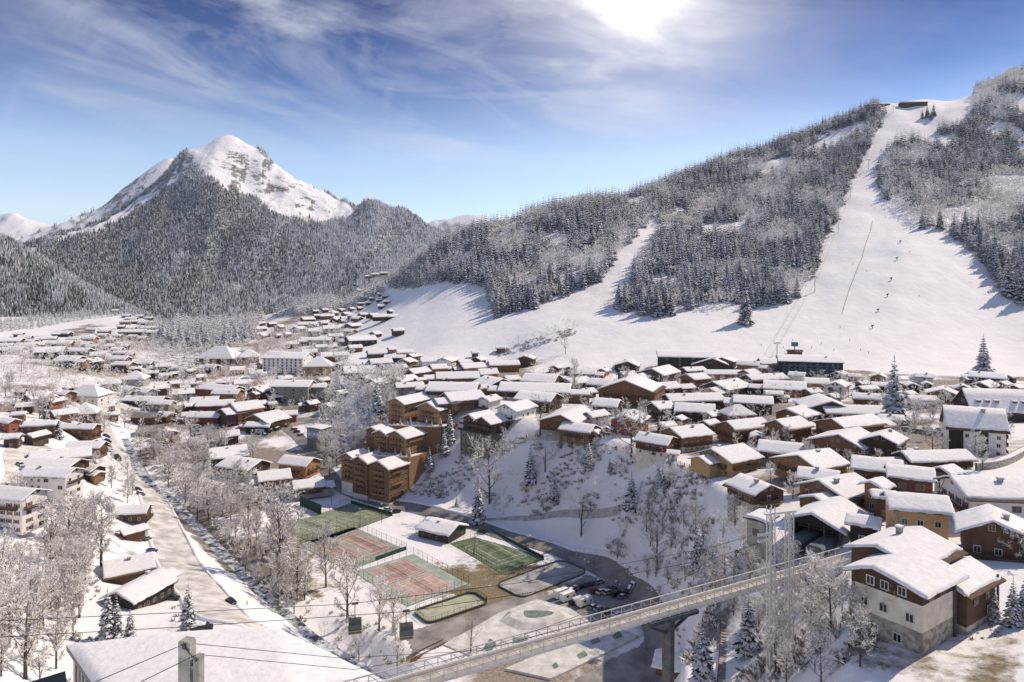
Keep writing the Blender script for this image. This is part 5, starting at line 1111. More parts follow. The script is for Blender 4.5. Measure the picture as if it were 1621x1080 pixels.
grow(scatter([(840,590),(1300,600),(1600,620),(1600,760),(1250,760),(1100,700),(860,680)], 9, 240, 680, 129, 12000, avoid=near_house), 4, 9, 'town', dec_items, 29)
grow(scatter([(780,558),(830,540),(905,518),(912,526),(850,548),(790,562)], 7, 500, 900, 130, 2500), 5, 12, 'hedge', dec_items, 30)
ZCON = {'edge': None, 'piste': 'small spruce standing alone on the upper ski slope', 'hill': 'snow-covered spruce in the mixed forest beside the ski piste', 'mid': 'frost-white spruce in the wood behind the valley village'}
ZDEC = {'hill': 'grey frosted leafless tree in the forest beside the ski piste', 'leftwood': 'hoar-frosted leafless tree in the wood on the left bank', 'river': 'hoar-frosted leafless tree along the river below the road', 'roadside': 'frosted leafless tree between the cream flats and the winding road',
 'bank': 'frosted leafless tree on the bank behind the terraced wooden hotel', 'gorge': 'frosted shrub-like tree in the gorge under the footbridge', 'slope': 'small frosted tree on the snowy slope below the town', 'riverlow': 'low frosted tree by the river under the gondola cables',
 'village': 'small frosted tree between the roofs of the valley village', 'town': 'small frosted tree between the roofs of the plateau town', 'hedge': 'bare tree in the hedge line crossing the ski meadow'}
GCON = {'hill': 'spruces of the forest beside the piste', 'mid': 'frosted spruces behind the valley village', 'piste': 'spruces on the upper ski slope', 'edge': 'spruces along the lower forest edge'}
GDEC = {k: 'frosted trees, '+v for k, v in (('hill', 'forest by the piste'), ('leftwood', 'left bank wood'), ('river', 'river wood'), ('roadside', 'by the winding road'), ('bank', 'bank behind the terraced hotel'), ('gorge', 'in the gorge'), ('slope', 'below the town'), ('riverlow', 'under the gondola cables'), ('village', 'in the valley village'), ('town', 'in the plateau town'), ('hedge', 'hedge on the ski meadow'))}
CN = [conifer(20, 3.6+0.35*(i % 3), 15, 10, 300+i, (0.70, 0.80, 0.6, 0.74)[i % 4], True, 0.4) for i in range(6)]
CNF = [conifer(20, 4.3, 15, 11, 320+i, 0.6, True, 0.72) for i in range(2)]
C_M = [tri_mesh('crown', *c, CMATS) for c in CN]; CF_M = [tri_mesh('crown', *c, CMATS) for c in CNF]; TR_M = trunk_mesh(20, 0.26)
con_items.sort(key=lambda q: -q[3]/q[1]*(50 if (q[5] or q[4] == 'piste') else 1)); NCON = 292
cr = np.random.default_rng(77)
for i, (x, y, z, h, zone, lab) in enumerate(con_items[:NCON]):
    o = empty('spruce', (x, y, z-0.2), cr.uniform(0, 6.28), lab or ZCON[zone], 'tree', GCON.get(zone) if not (lab and zone is None) else None)
    o.scale = (h/20*cr.uniform(0.9, 1.12),)*2+(h/20,)
    fr = zone == 'mid' or (lab and ('frosted' in lab)) or (zone == 'hill' and cr.random() < 0.2)
    if zone == 'mid': o.scale = (h/20*0.8, h/20*0.8, h/20)
    link('trunk', TR_M, o); link('crown', (CF_M if fr else C_M)[int(cr.integers(0, 2 if fr else 6))], o)
LOC_ = [conifer(20, (3.4, 3.9, 4.3)[i % 3], 9, 8, 340+i, (0.9, 0.75, 0.95)[i % 3], False, (0.55, 0.35, 0.9)[i % 3]) for i in range(6)]; LOF = [conifer(20, 4.0, 8, 7, 350+i, 0.6, False, 0.75) for i in range(3)]
rest = con_items[NCON:]
rp = np.array([q[:3] for q in rest]); rh = np.array([q[3] for q in rest]); n = len(rest); pk = np.where(np.array([q[4] == 'mid' for q in rest]) | (cr.random(n) < 0.2), 6+cr.integers(0, 3, n), cr.integers(0, 6, n))
tag(merged('spruce_forest', LOC_+LOF, rp-[0, 0, 0.3], np.stack([rh/20*1.08, rh/20], -1), cr.uniform(0, 6.28, n), pk, CMATS), 'dense mass of snowy spruces covering the hill beside the ski piste', 'forest', None, 'stuff')
FT = [frost_tree(12, 400+i, (0.40, 0.34, 0.46, 0.30, 0.38)[i % 5], (12, 13, 11, 14, 12)[i % 5], (0.9, 1.3, 0.7, 1.6, 1.0)[i % 5], (0.88, 0.80, 0.74, 0.9, 0.66)[i % 5]) for i in range(7)]
FD = [frost_tree(12, 430+i, 0.44, 9, 1.0, 0.18, 0.05, 5, 4) for i in range(2)]
F_M = [(f[0].mesh('trunk', M_BARK, True), tri_mesh('crown', f[1], f[2], f[3], TMATS)) for f in FT]; D_M = [(f[0].mesh('trunk', M_BARK, True), tri_mesh('crown', f[1], f[2], f[3], TMATS)) for f in FD]
dec_items.sort(key=lambda q: -q[3]/q[1]*(50 if q[5] else 1)); NDEC = 296
for i, (x, y, z, h, zone, lab) in enumerate(dec_items[:NDEC]):
    o = empty('frosted_tree', (x, y, z-0.2), cr.uniform(0, 6.28), lab or ZDEC[zone], 'tree', None if lab else GDEC[zone])
    o.scale = (h/12*cr.uniform(0.9, 1.2),)*2+(h/12,)
    dark = lab and ('bare' in lab)
    tm, cm = (D_M if dark else F_M)[int(cr.integers(0, 2 if dark else 7))]
    link('trunk', tm, o); link('crown', cm, o)
LOD_ = []
for i in range(4):
    f = frost_tree(12, 460+i, 0.44, 10, 1.0, 0.85, 0.20, 4, 6, 0); LOD_.append((f[1], f[2], f[3]))
rest = dec_items[NDEC:]; rp = np.array([q[:3] for q in rest]); rh = np.array([q[3] for q in rest]); n = len(rest)
tag(merged('frosted_woodland', LOD_, rp, np.stack([rh/12*1.15, rh/12], -1), cr.uniform(0, 6.28, n), cr.integers(0, 4, n), TMATS), 'grey frosted broadleaf trees mixed through the hillside forest and villages', 'forest', None, 'stuff')
# --- forests on the far mountains
def far_tree(seed, mix):
    rg = np.random.default_rng(seed); V = []; Fc = []; Mi = []
    for z0, z1, r in ((0, 11, 3.6), (6, 17, 2.7), (12, 24, 1.7)):
        k = len(V); n = 5; o = rg.uniform(0, 6.28)
        for i in range(n):
            f = o+6.283*i/n; q = r*rg.uniform(0.75, 1.2); V.append((q*math.cos(f), q*math.sin(f), z0+rg.uniform(-1, 1)))
        V.append((0, 0, z1))
        for i in range(n): Fc.append((k+i, k+(i+1) % n, k+n)); Mi.append(int(rg.choice([0, 1, 2], p=mix)))
    return np.array(V), np.array(Fc), np.array(Mi)
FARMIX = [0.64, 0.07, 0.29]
FAR = [far_tree(500+i, FARMIX) for i in range(8)]+[far_tree(520+i, [0.13, 0.42, 0.45]) for i in range(8)]  # dark set and pale set: frost, and also shaded and sunlit slopes
def far_forest(mname, n, name, label, seed, frosty, hmul=1.0):  # frosty: share of pale trees, for frost and for painted sunlight
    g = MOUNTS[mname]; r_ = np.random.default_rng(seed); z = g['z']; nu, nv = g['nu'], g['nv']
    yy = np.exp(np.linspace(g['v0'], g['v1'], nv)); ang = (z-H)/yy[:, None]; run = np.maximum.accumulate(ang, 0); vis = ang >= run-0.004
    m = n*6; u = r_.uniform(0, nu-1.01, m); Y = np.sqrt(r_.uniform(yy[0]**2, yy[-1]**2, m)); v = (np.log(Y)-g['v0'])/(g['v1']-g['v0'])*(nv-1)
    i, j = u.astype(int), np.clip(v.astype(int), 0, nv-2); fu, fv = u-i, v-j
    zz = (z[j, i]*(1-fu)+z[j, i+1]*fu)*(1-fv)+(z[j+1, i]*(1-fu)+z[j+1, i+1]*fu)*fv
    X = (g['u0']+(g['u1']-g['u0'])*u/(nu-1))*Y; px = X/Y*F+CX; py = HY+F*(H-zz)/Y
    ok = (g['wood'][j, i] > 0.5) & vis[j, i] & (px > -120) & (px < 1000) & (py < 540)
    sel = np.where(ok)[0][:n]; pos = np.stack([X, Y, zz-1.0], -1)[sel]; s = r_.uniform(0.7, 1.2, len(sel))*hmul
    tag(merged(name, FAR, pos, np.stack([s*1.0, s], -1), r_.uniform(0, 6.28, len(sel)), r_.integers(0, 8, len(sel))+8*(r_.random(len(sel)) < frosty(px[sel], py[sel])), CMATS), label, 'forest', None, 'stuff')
frost_lit_main = lambda a, b: np.clip(0.10+0.75*np.clip((a-340-0.5*(b-330))/200, 0, 1)+0.5*np.clip((300-b)/60, 0, 1)+0.5*(fbm((a+b*0.8)/38, (b-a*0.3)/70, 4, 71)-0.47)*4.5, 0.02, 0.95)  # frost plus sunlit right flank, shaded centre and ravines put into tree colour
far_forest('mountain_peak', 46000, 'mountain_forest', 'dark frosted forest covering the flanks of the pyramid-shaped peak', 1, frost_lit_main, 0.8)
far_forest('wooded_hill', 11000, 'hillside_forest', 'dark frosted forest on the hillside above the far village', 2, lambda a, b: np.clip(0.38+0.5*np.clip((a-60)/160, 0, 1)+0.6*np.clip(1-np.abs(b-(378+0.53*a))/26, 0, 1)+(fbm(a/30, b/16, 3, 72)-0.47)*2.5, 0.05, 0.9), 0.7)  # pale trees also paint the sunlit edge along this hill's crest
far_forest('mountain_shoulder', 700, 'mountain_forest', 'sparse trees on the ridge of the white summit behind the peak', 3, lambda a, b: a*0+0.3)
far_forest('far_mountain', 1, 'mountain_forest', 'scattered trees on the far snowy ridge', 4) if False else None
# --- low scrub
def shrub(seed):
    rg = np.random.default_rng(seed); V = []; Fc = []; Mi = []
    for _ in range(46):
        f = rg.uniform(0, 6.28); e = rg.uniform(0.15, 1.3); d = np.array([math.cos(f)*math.cos(e), math.sin(f)*math.cos(e), math.sin(e)]); l = rg.uniform(0.5, 1.1); p = rg.normal(size=3)*[0.25, 0.25, 0.05]
        s = np.cross(d, rg.normal(size=3)); s /= np.linalg.norm(s); k = len(V); w = 0.11
        V.extend([p-s*w*0.5, p+s*w*0.5, p+d*l*0.6+s*w*1.2, p+d*l]); Fc.extend([(k, k+1, k+2), (k, k+2, k+3)]); m = 0 if rg.random() < 0.52 else 1; Mi.extend([m, m])
    return np.array(V), np.array(Fc), np.array(Mi)
SH = [shrub(600+i) for i in range(5)]
def scrub(poly, r, dmin, dmax, seed, n, smin, smax, label, thr=0.0, avoid=None):
    pts = scatter(poly, r, dmin, dmax, seed, n, avoid=avoid); a = np.array([q[:3] for q in pts]); m = fbm(a[:, 0]/14, a[:, 1]/14, 3, seed) > thr; a = a[m]; k = len(a)
    s = np.random.default_rng(seed).uniform(smin, smax, k)
    tag(merged('undergrowth', SH, a, np.stack([s*1.2, s], -1), cr.uniform(0, 6.28, k), cr.integers(0, 5, k), TMATS), label, 'undergrowth', None, 'stuff')
scrub([(640,775),(720,705),(860,690),(1000,712),(1110,750),(1180,830),(1000,828),(900,815),(820,820),(700,800)], 1.8, 250, 430, 141, 20000, 1.0, 2.3, 'low frosted scrub dotting the snowy slope below the town', 0.42)
scrub([(960,870),(1010,820),(1180,830),(1240,900),(1345,930),(1420,1090),(1100,1090),(1060,980)], 1.6, 70, 330, 142, 12000, 0.9, 2.2, 'frosted brushwood filling the gorge under the footbridge', 0.40)
scrub([(0,800),(150,790),(240,900),(330,1010),(250,1090),(0,1090)], 2.0, 100, 340, 143, 6000, 0.6, 1.3, 'frosted undergrowth on the left wooded bank', 0.47, roadfree)
scrub([(200,700),(330,690),(420,770),(500,960),(640,1000),(640,1060),(480,1010),(380,910),(290,800)], 2.2, 180, 500, 144, 8000, 0.8, 1.6, 'brown and white undergrowth along the river', 0.42, roadfree)
scrub([(1345,1010),(1640,960),(1640,1110),(1260,1110)], 1.2, 45, 140, 145, 6000, 0.25, 0.6, 'dry grass tufts poking through snow below the stone-based house', 0.49)
scrub([(780,560),(830,541),(905,519),(914,528),(850,550),(790,566)], 2.2, 500, 900, 146, 4000, 1.2, 2.6, 'dark brushwood along the hedge on the ski meadow', 0.3)
scrub([(560,500),(640,600),(620,700),(540,750),(500,700)], 2.6, 380, 700, 147, 5000, 1.0, 2.2, 'frosted brushwood on the bank behind the terraced hotel', 0.42, near_house)
# ------------------------------------------------------------------ sports grounds on the valley floor
def fl(px, py, z=0.0): D = F*(H-z)/(py-HY); return Vector(((px-CX)/F*D, D, z))
def sheet(mb, pts, z, m=0, n=1): mb.poly([(p[0], p[1], z) for p in pts], m)
def ccw(pts):
    a = sum(pts[i].x*pts[(i+1) % len(pts)].y-pts[(i+1) % len(pts)].x*pts[i].y for i in range(len(pts))); return pts if a > 0 else pts[::-1]
M_GREENC = material('green_court_surface', (0.17, 0.20, 0.12), (0.33, 0.345, 0.25), 0.9, 0.25, coords='World', detail=8)
M_PALEG = material('pale_green_court_surface', (0.27, 0.33, 0.25), (0.46, 0.48, 0.42), 0.9, 0.22, coords='World', detail=8)
M_REDC = material('faded_red_court', (0.33, 0.20, 0.165), (0.48, 0.35, 0.30), 0.9, 0.25, coords='World', detail=8)
M_DKGREEN = material('dark_green_court_surface', (0.07, 0.11, 0.06), (0.17, 0.20, 0.125), 0.9, 0.25, coords='World', detail=8)
M_RINK = material('grey_rink_surface', (0.23, 0.225, 0.215), (0.40, 0.39, 0.375), 0.85, 0.15, coords='World', detail=8)
M_MESH = material('dark_wire_fence', (0.022, 0.035, 0.028), (0.05, 0.065, 0.055), 0.7, 1.0)
M_WIND = material('green_windbreak', (0.015, 0.05, 0.035), (0.03, 0.085, 0.06), 0.85, 0.4)
M_YELLOWG = material('pale_playing_surface', (0.36, 0.37, 0.26), (0.48, 0.48, 0.36), 0.9, 0.3, coords='World')
def fence_mesh(pts, h=3.0, closed=True, z=0.06, step=3.6, wire=0.9, screen=None, gap=()):
    mb = MB(); k = len(pts); r = range(k if closed else k-1)
    for i in r:
        a, b = pts[i], pts[(i+1) % k]; L = (b-a).length; n = max(1, int(L/step))
        for j in range(n): q = a.lerp(b, j/n); mb.tube((q.x, q.y, z-0.5), (q.x, q.y, z+h+0.1), 0.06, k=4)
        for hz, rr in ((h, 0.035), (h*0.5, 0.02), (0.1, 0.03)): mb.tube((a.x, a.y, z+hz), (b.x, b.y, z+hz), rr, k=4)
        m = int(L/wire)
        for j in range(m): q = a.lerp(b, (j+0.5)/m); mb.tube((q.x, q.y, z+0.1), (q.x, q.y, z+h), 0.012, k=3)
        for hz in np.arange(0.5, h, 0.6): mb.tube((a.x, a.y, z+hz), (b.x, b.y, z+hz), 0.010, k=3)
    return mb
def court_frame(quad):
    """quad px corners -> centre, unit axes, half sizes of a true rectangle"""
    p = [fl(*q) for q in quad]; c = sum(p, Vector())/4; u = ((p[1]-p[0])+(p[2]-p[3])); lu = u.length/2; u.normalize(); v = Vector((-u.y, u.x, 0)); lv = abs(((p[3]-p[0])+(p[2]-p[1])).dot(v))/2
    if (p[3]-p[0]).dot(v) < 0: v = -v
    return c, u, v, lu/2, lv/2
def tennis(name, quad, surf, courts, inner, label, cat, net=True, fence=3.2, screens=(), grp=None):
    c, u, v, a, b = court_frame(quad); ang = math.atan2(u.y, u.x)
    o = empty(name, (c.x, c.y, 0.0), ang, label, cat, grp)
    s = 1 if (u.x*v.y-u.y*v.x) > 0 else -1
    mb = MB(); mb.box(-a, a, -b, b, -0.4, 0.10); mb.build('court_surface', surf, o)
    for (cu, cv, hu, hv) in courts:
        cu *= a; cv *= b*s; hu *= a; hv *= b
        if inner: mb = MB(); mb.quad((cu-hu*1.1, cv-hv*1.18, 0.106), (cu+hu*1.1, cv-hv*1.18, 0.106), (cu+hu*1.1, cv+hv*1.18, 0.106), (cu-hu*1.1, cv+hv*1.18, 0.106)); mb.build('playing_area', inner, o)
        mb = MB(); z = 0.112; w = 0.09
        def ln(x0, y0, x1, y1): mb.quad((min(x0, x1)-w, min(y0, y1)-w, z), (max(x0, x1)+w, min(y0, y1)-w, z), (max(x0, x1)+w, max(y0, y1)+w, z), (min(x0, x1)-w, max(y0, y1)+w, z))
        for y in (-hv, -hv*0.75, hv*0.75, hv): ln(cu-hu, cv+y, cu+hu, cv+y)
        for x in (-hu, hu): ln(cu+x, cv-hv, cu+x, cv+hv)
        for x in (-hu*0.54, hu*0.54): ln(cu+x, cv-hv*0.75, cu+x, cv+hv*0.75)
        ln(cu-hu*0.54, cv, cu+hu*0.54, cv); mb.build('court_lines', M_LINE, o)
        if net:
            mb = MB(); mb.tube((cu, cv-hv*1.05, 0), (cu, cv-hv*1.05, 1.2), 0.06, k=4); mb.tube((cu, cv+hv*1.05, 0), (cu, cv+hv*1.05, 1.2), 0.06, k=4); mb.box(cu-0.02, cu+0.02, cv-hv*1.05, cv+hv*1.05, 0.98, 1.1)
            for zz in np.arange(0.25, 0.95, 0.18): mb.box(cu-0.01, cu+0.01, cv-hv*1.05, cv+hv*1.05, zz, zz+0.03)
            mb.build('net', M_MESH, o)
    if fence:
        mb = fence_mesh([Vector(q) for q in ((-a, -b, 0), (a, -b, 0), (a, b, 0), (-a, b, 0))], fence, True, 0.1); mb.build('fence', M_MESH, o)
    for (x0, y0, x1, y1) in screens:
        mb = MB(); X0, X1 = sorted((x0*a, x1*a)); Y0, Y1 = sorted((y0*b*s, y1*b*s)); mb.box(X0-0.05, X1+0.05, Y0-0.05, Y1+0.05, 0.15, 1.9); mb.build('windbreak', M_WIND, o)
    return o
tennis('tennis_court', [(456,838),(548,793),(630,822),(480,860)], M_GREENC, [(-0.42,0.0,0.36,0.62),(0.46,0.0,0.36,0.62)], None, 'pale green double tennis court farthest up the valley, below the terraced hotel', 'tennis court', screens=[(-1,0.99,1,0.99)] and [(1.0,-1,1.0,1)])
tennis('tennis_court', [(462,866),(556,836),(648,870),(560,900)], M_PALEG, [(-0.42,0.0,0.34,0.62),(0.46,0.0,0.34,0.62)], M_REDC, 'pair of faded red tennis courts in the middle, partly hidden by tall frosted trees', 'tennis court', screens=[(-1,-1.0,0.2,-1.0)] and [(-0.1,1.0,1,1.0)])
tennis('tennis_court', [(566,906),(652,878),(745,925),(640,962)], M_PALEG, [(-0.05,-0.46,0.60,0.36),(-0.05,0.46,0.60,0.36)], M_REDC, 'pair of faded red tennis courts nearest the small yellowish pitch', 'tennis court')
tennis('tennis_court', [(700,866),(762,846),(876,884),(806,902)], M_DKGREEN, [(0,0,0.72,0.62)], None, 'single dark green tennis court beside the pavilion', 'tennis court', screens=[(1.0,-1,1.0,1)])
def ringpts(c, u, v, a, b, r=0.35, n=6):
    out = []
    for cx_, cy_, t0 in ((a*(1-r), b-a*r, 0), (-a*(1-r), b-a*r, 90), (-a*(1-r), -b+a*r, 180), (a*(1-r), -b+a*r, 270)):
        for i in range(n+1):
            t = R(t0+90*i/n); out.append(Vector((cx_+a*r*math.cos(t), cy_+a*r*math.sin(t), 0)))
    return out
def arena(name, quad, surf, label, cat, h, boards, ends, bm):
    c, u, v, a, b = court_frame(quad); o = empty(name, (c.x, c.y, 0), math.atan2(u.y, u.x), label, cat); pts = ringpts(c, u, v, a, b, min(0.22, b/a*0.6))
    mb = MB(); mb.poly([(p.x, p.y, 0.12) for p in pts]); [mb.quad((*pts[i].xy, -0.4), (*pts[(i+1) % len(pts)].xy, -0.4), (*pts[(i+1) % len(pts)].xy, 0.12), (*pts[i].xy, 0.12)) for i in range(len(pts))]; mb.build('playing_surface', surf, o)
    mb = MB()
    for i in range(len(pts)):
        p, q = pts[i], pts[(i+1) % len(pts)]; d = (q-p).normalized(); n_ = Vector((d.y, -d.x, 0))*0.06
        mb.quad((*(p+n_).xy, 0), (*(q+n_).xy, 0), (*(q+n_).xy, boards), (*(p+n_).xy, boards)); mb.quad((*(q-n_).xy, 0), (*(p-n_).xy, 0), (*(p-n_).xy, boards), (*(q-n_).xy, boards)); mb.quad((*(p+n_).xy, boards), (*(q+n_).xy, boards), (*(q-n_).xy, boards), (*(p-n_).xy, boards))
    mb.build('boards', bm, o)
    fence_mesh(pts, h, True, 0.05, 2.5, 1.2).build('fence', M_MESH, o)
    mb = MB(); z = 0.126; mb.quad((-0.1, -b*0.96, z), (0.1, -b*0.96, z), (0.1, b*0.96, z), (-0.1, b*0.96, z))
    n = 20
    for i in range(n):
        t0, t1 = 6.2832*i/n, 6.2832*(i+1)/n; r0, r1 = b*0.28, b*0.28+0.18
        mb.quad((r0*math.cos(t0), r0*math.sin(t0), z+.004), (r1*math.cos(t0), r1*math.sin(t0), z+.004), (r1*math.cos(t1), r1*math.sin(t1), z+.004), (r0*math.cos(t1), r0*math.sin(t1), z+.004))
    mb.build('pitch_markings', M_LINE, o)
    for s in (ends or ()):
        mb = MB(); x = s*a*0.98
        for y in (-2, 2): mb.tube((x, y, 0), (x, y, 2.4), 0.07, k=5)
        mb.tube((x, -2, 2.4), (x, 2, 2.4), 0.07, k=5); mb.tube((x+s*0.8, -2, 2.0), (x+s*0.8, 2, 2.0), 0.04, k=4)
        for y in (-2, 2): mb.tube((x, y, 2.4), (x+s*0.8, y, 2.0), 0.04, k=4)
        mb.build('goal', M_DSTEEL, o)
    return o
arena('hockey_rink', [(776,930),(884,888),(938,905),(834,945)], M_RINK, 'grey fenced inline rink with rounded corners next to the dark green court', 'rink', 1.6, 0.7, None, M_DSTEEL)
arena('ball_pitch', [(648,970),(748,940),(776,955),(682,990)], M_YELLOWG, 'small pale fenced ball pitch with goals between the red courts and skate park', 'ball pitch', 2.4, 1.0, (-1, 1), M_DSTEEL)
# skate park: pale slabs, a bowl and ramps
def skate():
    c = fl(848, 1010); o = empty('skate_park', (c.x, c.y, 0), 0, 'pale concrete skate park with a kidney bowl and low ramps beside the car park', 'skate park')
    M_SK = material('snow_dusted_concrete', (0.46, 0.44, 0.40), (0.70, 0.69, 0.66), 0.9, 0.25, coords='World', detail=8); M_BOWL = material('grey_green_bowl', (0.14, 0.18, 0.15), (0.26, 0.29, 0.25), 0.7, 0.5)
    def rel(pts): return ccw([fl(*q)-Vector((c.x, c.y, 0)) for q in pts])
    def slab(pts, z0, z1, name, m):
        p = rel(pts); mb = MB(); mb.poly([(q.x, q.y, z1) for q in p]); [mb.quad((*p[i].xy, z0), (*p[(i+1) % len(p)].xy, z0), (*p[(i+1) % len(p)].xy, z1), (*p[i].xy, z1)) for i in range(len(p))]; return mb.build(name, m, o)
    slab([(702,1022),(742,1000),(790,972),(850,950),(905,966),(936,988),(900,1012),(830,1032),(760,1046)], -0.5, 0.45, 'platform', M_SK)
    slab([(800,1062),(905,1016),(985,1000),(1012,1010),(940,1046),(872,1078)], -0.5, 0.8, 'platform', M_SK)
    # raised bowl block with a sunken kidney
    base = rel([(790,985),(800,974),(848,955),(893,968),(912,984),(870,1000),(820,1000)]); cb_ = sum(base, Vector())/len(base); mb = MB(); k = len(base); top = [cb_+(p-cb_)*0.72 for p in base]
    for i in range(k): j = (i+1) % k; mb.quad((*base[i].xy, 0.46), (*base[j].xy, 0.46), (*top[j].xy, 1.9), (*top[i].xy, 1.9))
    n = 28; r0 = [Vector((cb_.x+5.2*math.cos(6.283*i/n)+1.2*math.cos(12.566*i/n), cb_.y+2.6*math.sin(6.283*i/n)+0.9*math.cos(6.283*i/n)**2, 0)) for i in range(n)]
    for i in range(n):
        j = (i+1) % n; a = top[int(i*k/n) % k]
    mb.poly([(*p.xy, 1.9) for p in top]); mb.build('bowl_deck', M_SK, o)
    cc = sum(r0, Vector())/n; mb = MB()
    for s0, s1, z0, z1 in ((1.08, 1.0, 1.91, 2.02), (1.0, 0.86, 2.02, 1.95)):
        for i in range(n):
            j = (i+1) % n; p = lambda q, s: (cc+(r0[q]-cc)*s)
            mb.quad((*p(i, s0).xy, z0), (*p(j, s0).xy, z0), (*p(j, s1).xy, z1), (*p(i, s1).xy, z1))
    mb.poly([(*(cc+(r0[i]-cc)*0.86).xy, 1.93) for i in range(n)]); mb.build('bowl', M_BOWL, o)
    for pts, z in (([(765,1030),(775,1018),(785,1024),(776,1036)], 1.6), ([(808,1014),(835,1012),(836,1018),(810,1021)], 1.1), ([(848,993),(858,990),(860,994),(850,997)], 0.9), ([(873,1006),(886,1002),(888,1007),(876,1011)], 1.0), ([(905,1044),(925,1036),(930,1042),(910,1050)], 1.4), ([(925,1022),(945,1014),(950,1020),(930,1028)], 1.3), ([(965,1012),(980,1006),(984,1011),(970,1017)], 1.7), ([(792,984),(806,974),(812,978),(798,989)], 1.4), ([(868,1060),(880,1054),(884,1060),(872,1066)], 1.3)):
        p = rel(pts); mb = MB(); t = [q+Vector((0, 0, z)) for q in p]; t[0] = t[0]-Vector((0, 0, z*0.65)); t[3] = t[3]-Vector((0, 0, z*0.65)); mb.poly([tuple(q) for q in t])
        [mb.quad((*p[i].xy, 0.3), (*p[(i+1) % 4].xy, 0.3), tuple(t[(i+1) % 4]), tuple(t[i])) for i in range(4)]; mb.build('ramp', M_BOWL, o)
skate()
def plot(name, pts, mat, lift, label=None, cat=None):
    """patch of ground following the terrain"""
    w = ccw([Vector(first_hit(*q)) for q in pts]); xs = [p.x for p in w]; ys = [p.y for p in w]; st = 0.9
    nx, ny = int((max(xs)-min(xs))/st)+1, int((max(ys)-min(ys))/st)+1; gx, gy = np.meshgrid(np.linspace(min(xs), max(xs), nx+1), np.linspace(min(ys), max(ys), ny+1)); gxy = [(p.x, p.y) for p in w]
    wob = (fbm(gx/6, gy/6, 3, 9)-0.47)*5
    ins = inpoly(gx+wob, gy+wob, gxy); V = np.stack([gx, gy, ground(gx, gy)+lift], -1).reshape(-1, 3); fc = grid_faces(nx+1, ny+1); fc = fc[ins.reshape(-1)[fc].all(1)]
    return tag(link(name, np_mesh(name, V, fc, mat)), kind='structure')
plot('car_park', [(862,945),(930,908),(1000,925),(1012,948),(985,972),(935,992),(900,972)], M_ASPH, 0.10)
plot('pavement', [(640,1000),(700,985),(780,955),(850,930),(880,950),(800,970),(740,1000),(690,1030),(650,1040)], M_ASPH, 0.08)
plot('pavement', [(900,1080),(960,1045),(1012,1020),(1030,985),(1062,1000),(1066,1050),(1040,1110),(900,1110)], M_ASPH, 0.07)
street = px_line([(402,640),(440,668),(470,690),(500,722),(522,752),(545,776),(590,794),(660,806),(735,826),(800,848),(880,872),(950,902),(1000,942),(1032,985),(1040,1040),(1030,1100)])
ribbon('street', street, (9.0, 8.0), M_ASPH, 0.22)
ribbon('path', px_line([(742,828),(800,822),(860,818),(920,814),(985,806)]), 2.6, material('trodden_snow_path', (0.36, 0.32, 0.28), (0.58, 0.54, 0.50), 0.9, 0.4, coords='World'), 0.15, nw=3)
ribbon('road', px_line([(-20,812),(20,780),(36,750),(30,722),(42,706),(70,704)]), 12.0, M_ROAD, 0.16)
ribbon('pavement', px_line([(400,690),(470,668),(540,650)]), 16.0, M_ASPH, 0.14)
ribbon('street', px_line([(1130,690),(1180,700),(1260,745),(1330,735),(1420,710),(1520,735),(1621,700)], 150, 500), 6.0, M_ROAD, 0.18)
ribbon('street', px_line([(830,690),(960,685),(1060,672),(1150,685)], 150, 600), 5.5, M_ROAD, 0.18)
ribbon('street', px_line([(640,612),(800,632),(950,622),(1100,618),(1300,622),(1500,640),(1621,650)], 250, 700), 6.0, M_ROAD, 0.2)
ribbon('street', px_line([(190,655),(210,600),(195,575),(175,545),(178,520),(190,495)], 300, 1600), 8.0, M_ROAD, 0.3)
mb = None
rv = [Vector(p[:2]) for p in river_w]; c = catmull(rv, 4); V = []
for i, p in enumerate(c):
    t = (c[min(i+1, len(c)-1)]-c[max(i-1, 0)]).normalized(); s = Vector((t.y, -t.x)); zc = gz(p.x, p.y)+0.7
    for j in (-2.8, 0, 2.8): V.append((p.x+s.x*j, p.y+s.y*j, zc))
M_RIVER = material('snowy_stream_water', (0.045, 0.055, 0.05), (0.62, 0.64, 0.64), 0.25, 0.35, 0.5, coords='World', detail=8, lo=0.40, hi=0.54)
tag(link('river', np_mesh('river', np.array(V), grid_faces(3, len(c)), M_RIVER)), kind='structure')
M_EDGE = material('ploughed_snow_bank', (0.70, 0.68, 0.67), (0.84, 0.82, 0.81), 0.8, 0.6, coords='World', detail=6)
def bank(line, off, seed):
    c = catmull(line, 1.6); rg_ = np.random.default_rng(seed); V = []
    for i, p in enumerate(c):
        t = (c[min(i+1, len(c)-1)]-c[max(i-1, 0)]).normalized(); s = Vector((t.y, -t.x)); w = off[0]+(off[1]-off[0])*i/(len(c)-1)
        hgt = 0.75*(0.6+0.8*vnoise(np.array([i*0.35]), np.array([seed*1.0]), seed)[0])
        for dx, dz in ((-0.9, -0.2), (-0.5, 0.55*hgt), (0.0, hgt), (0.55, 0.6*hgt), (1.1, -0.2)):
            q = p+s*(w+dx*(1 if w > 0 else -1)+rg_.normal()*0.08); V.append((q.x, q.y, gz(q.x, q.y)+dz+0.2))
    tag(link('snow_bank', np_mesh('snow_bank', np.array(V), grid_faces(5, len(c)), M_EDGE)), kind='structure')
bank(road_pts[1:], (5.0, 9.2), 3); bank(road_pts[3:], (-6.2, -9.2), 4); bank(street[4:15], (-4.8, -4.8), 5)
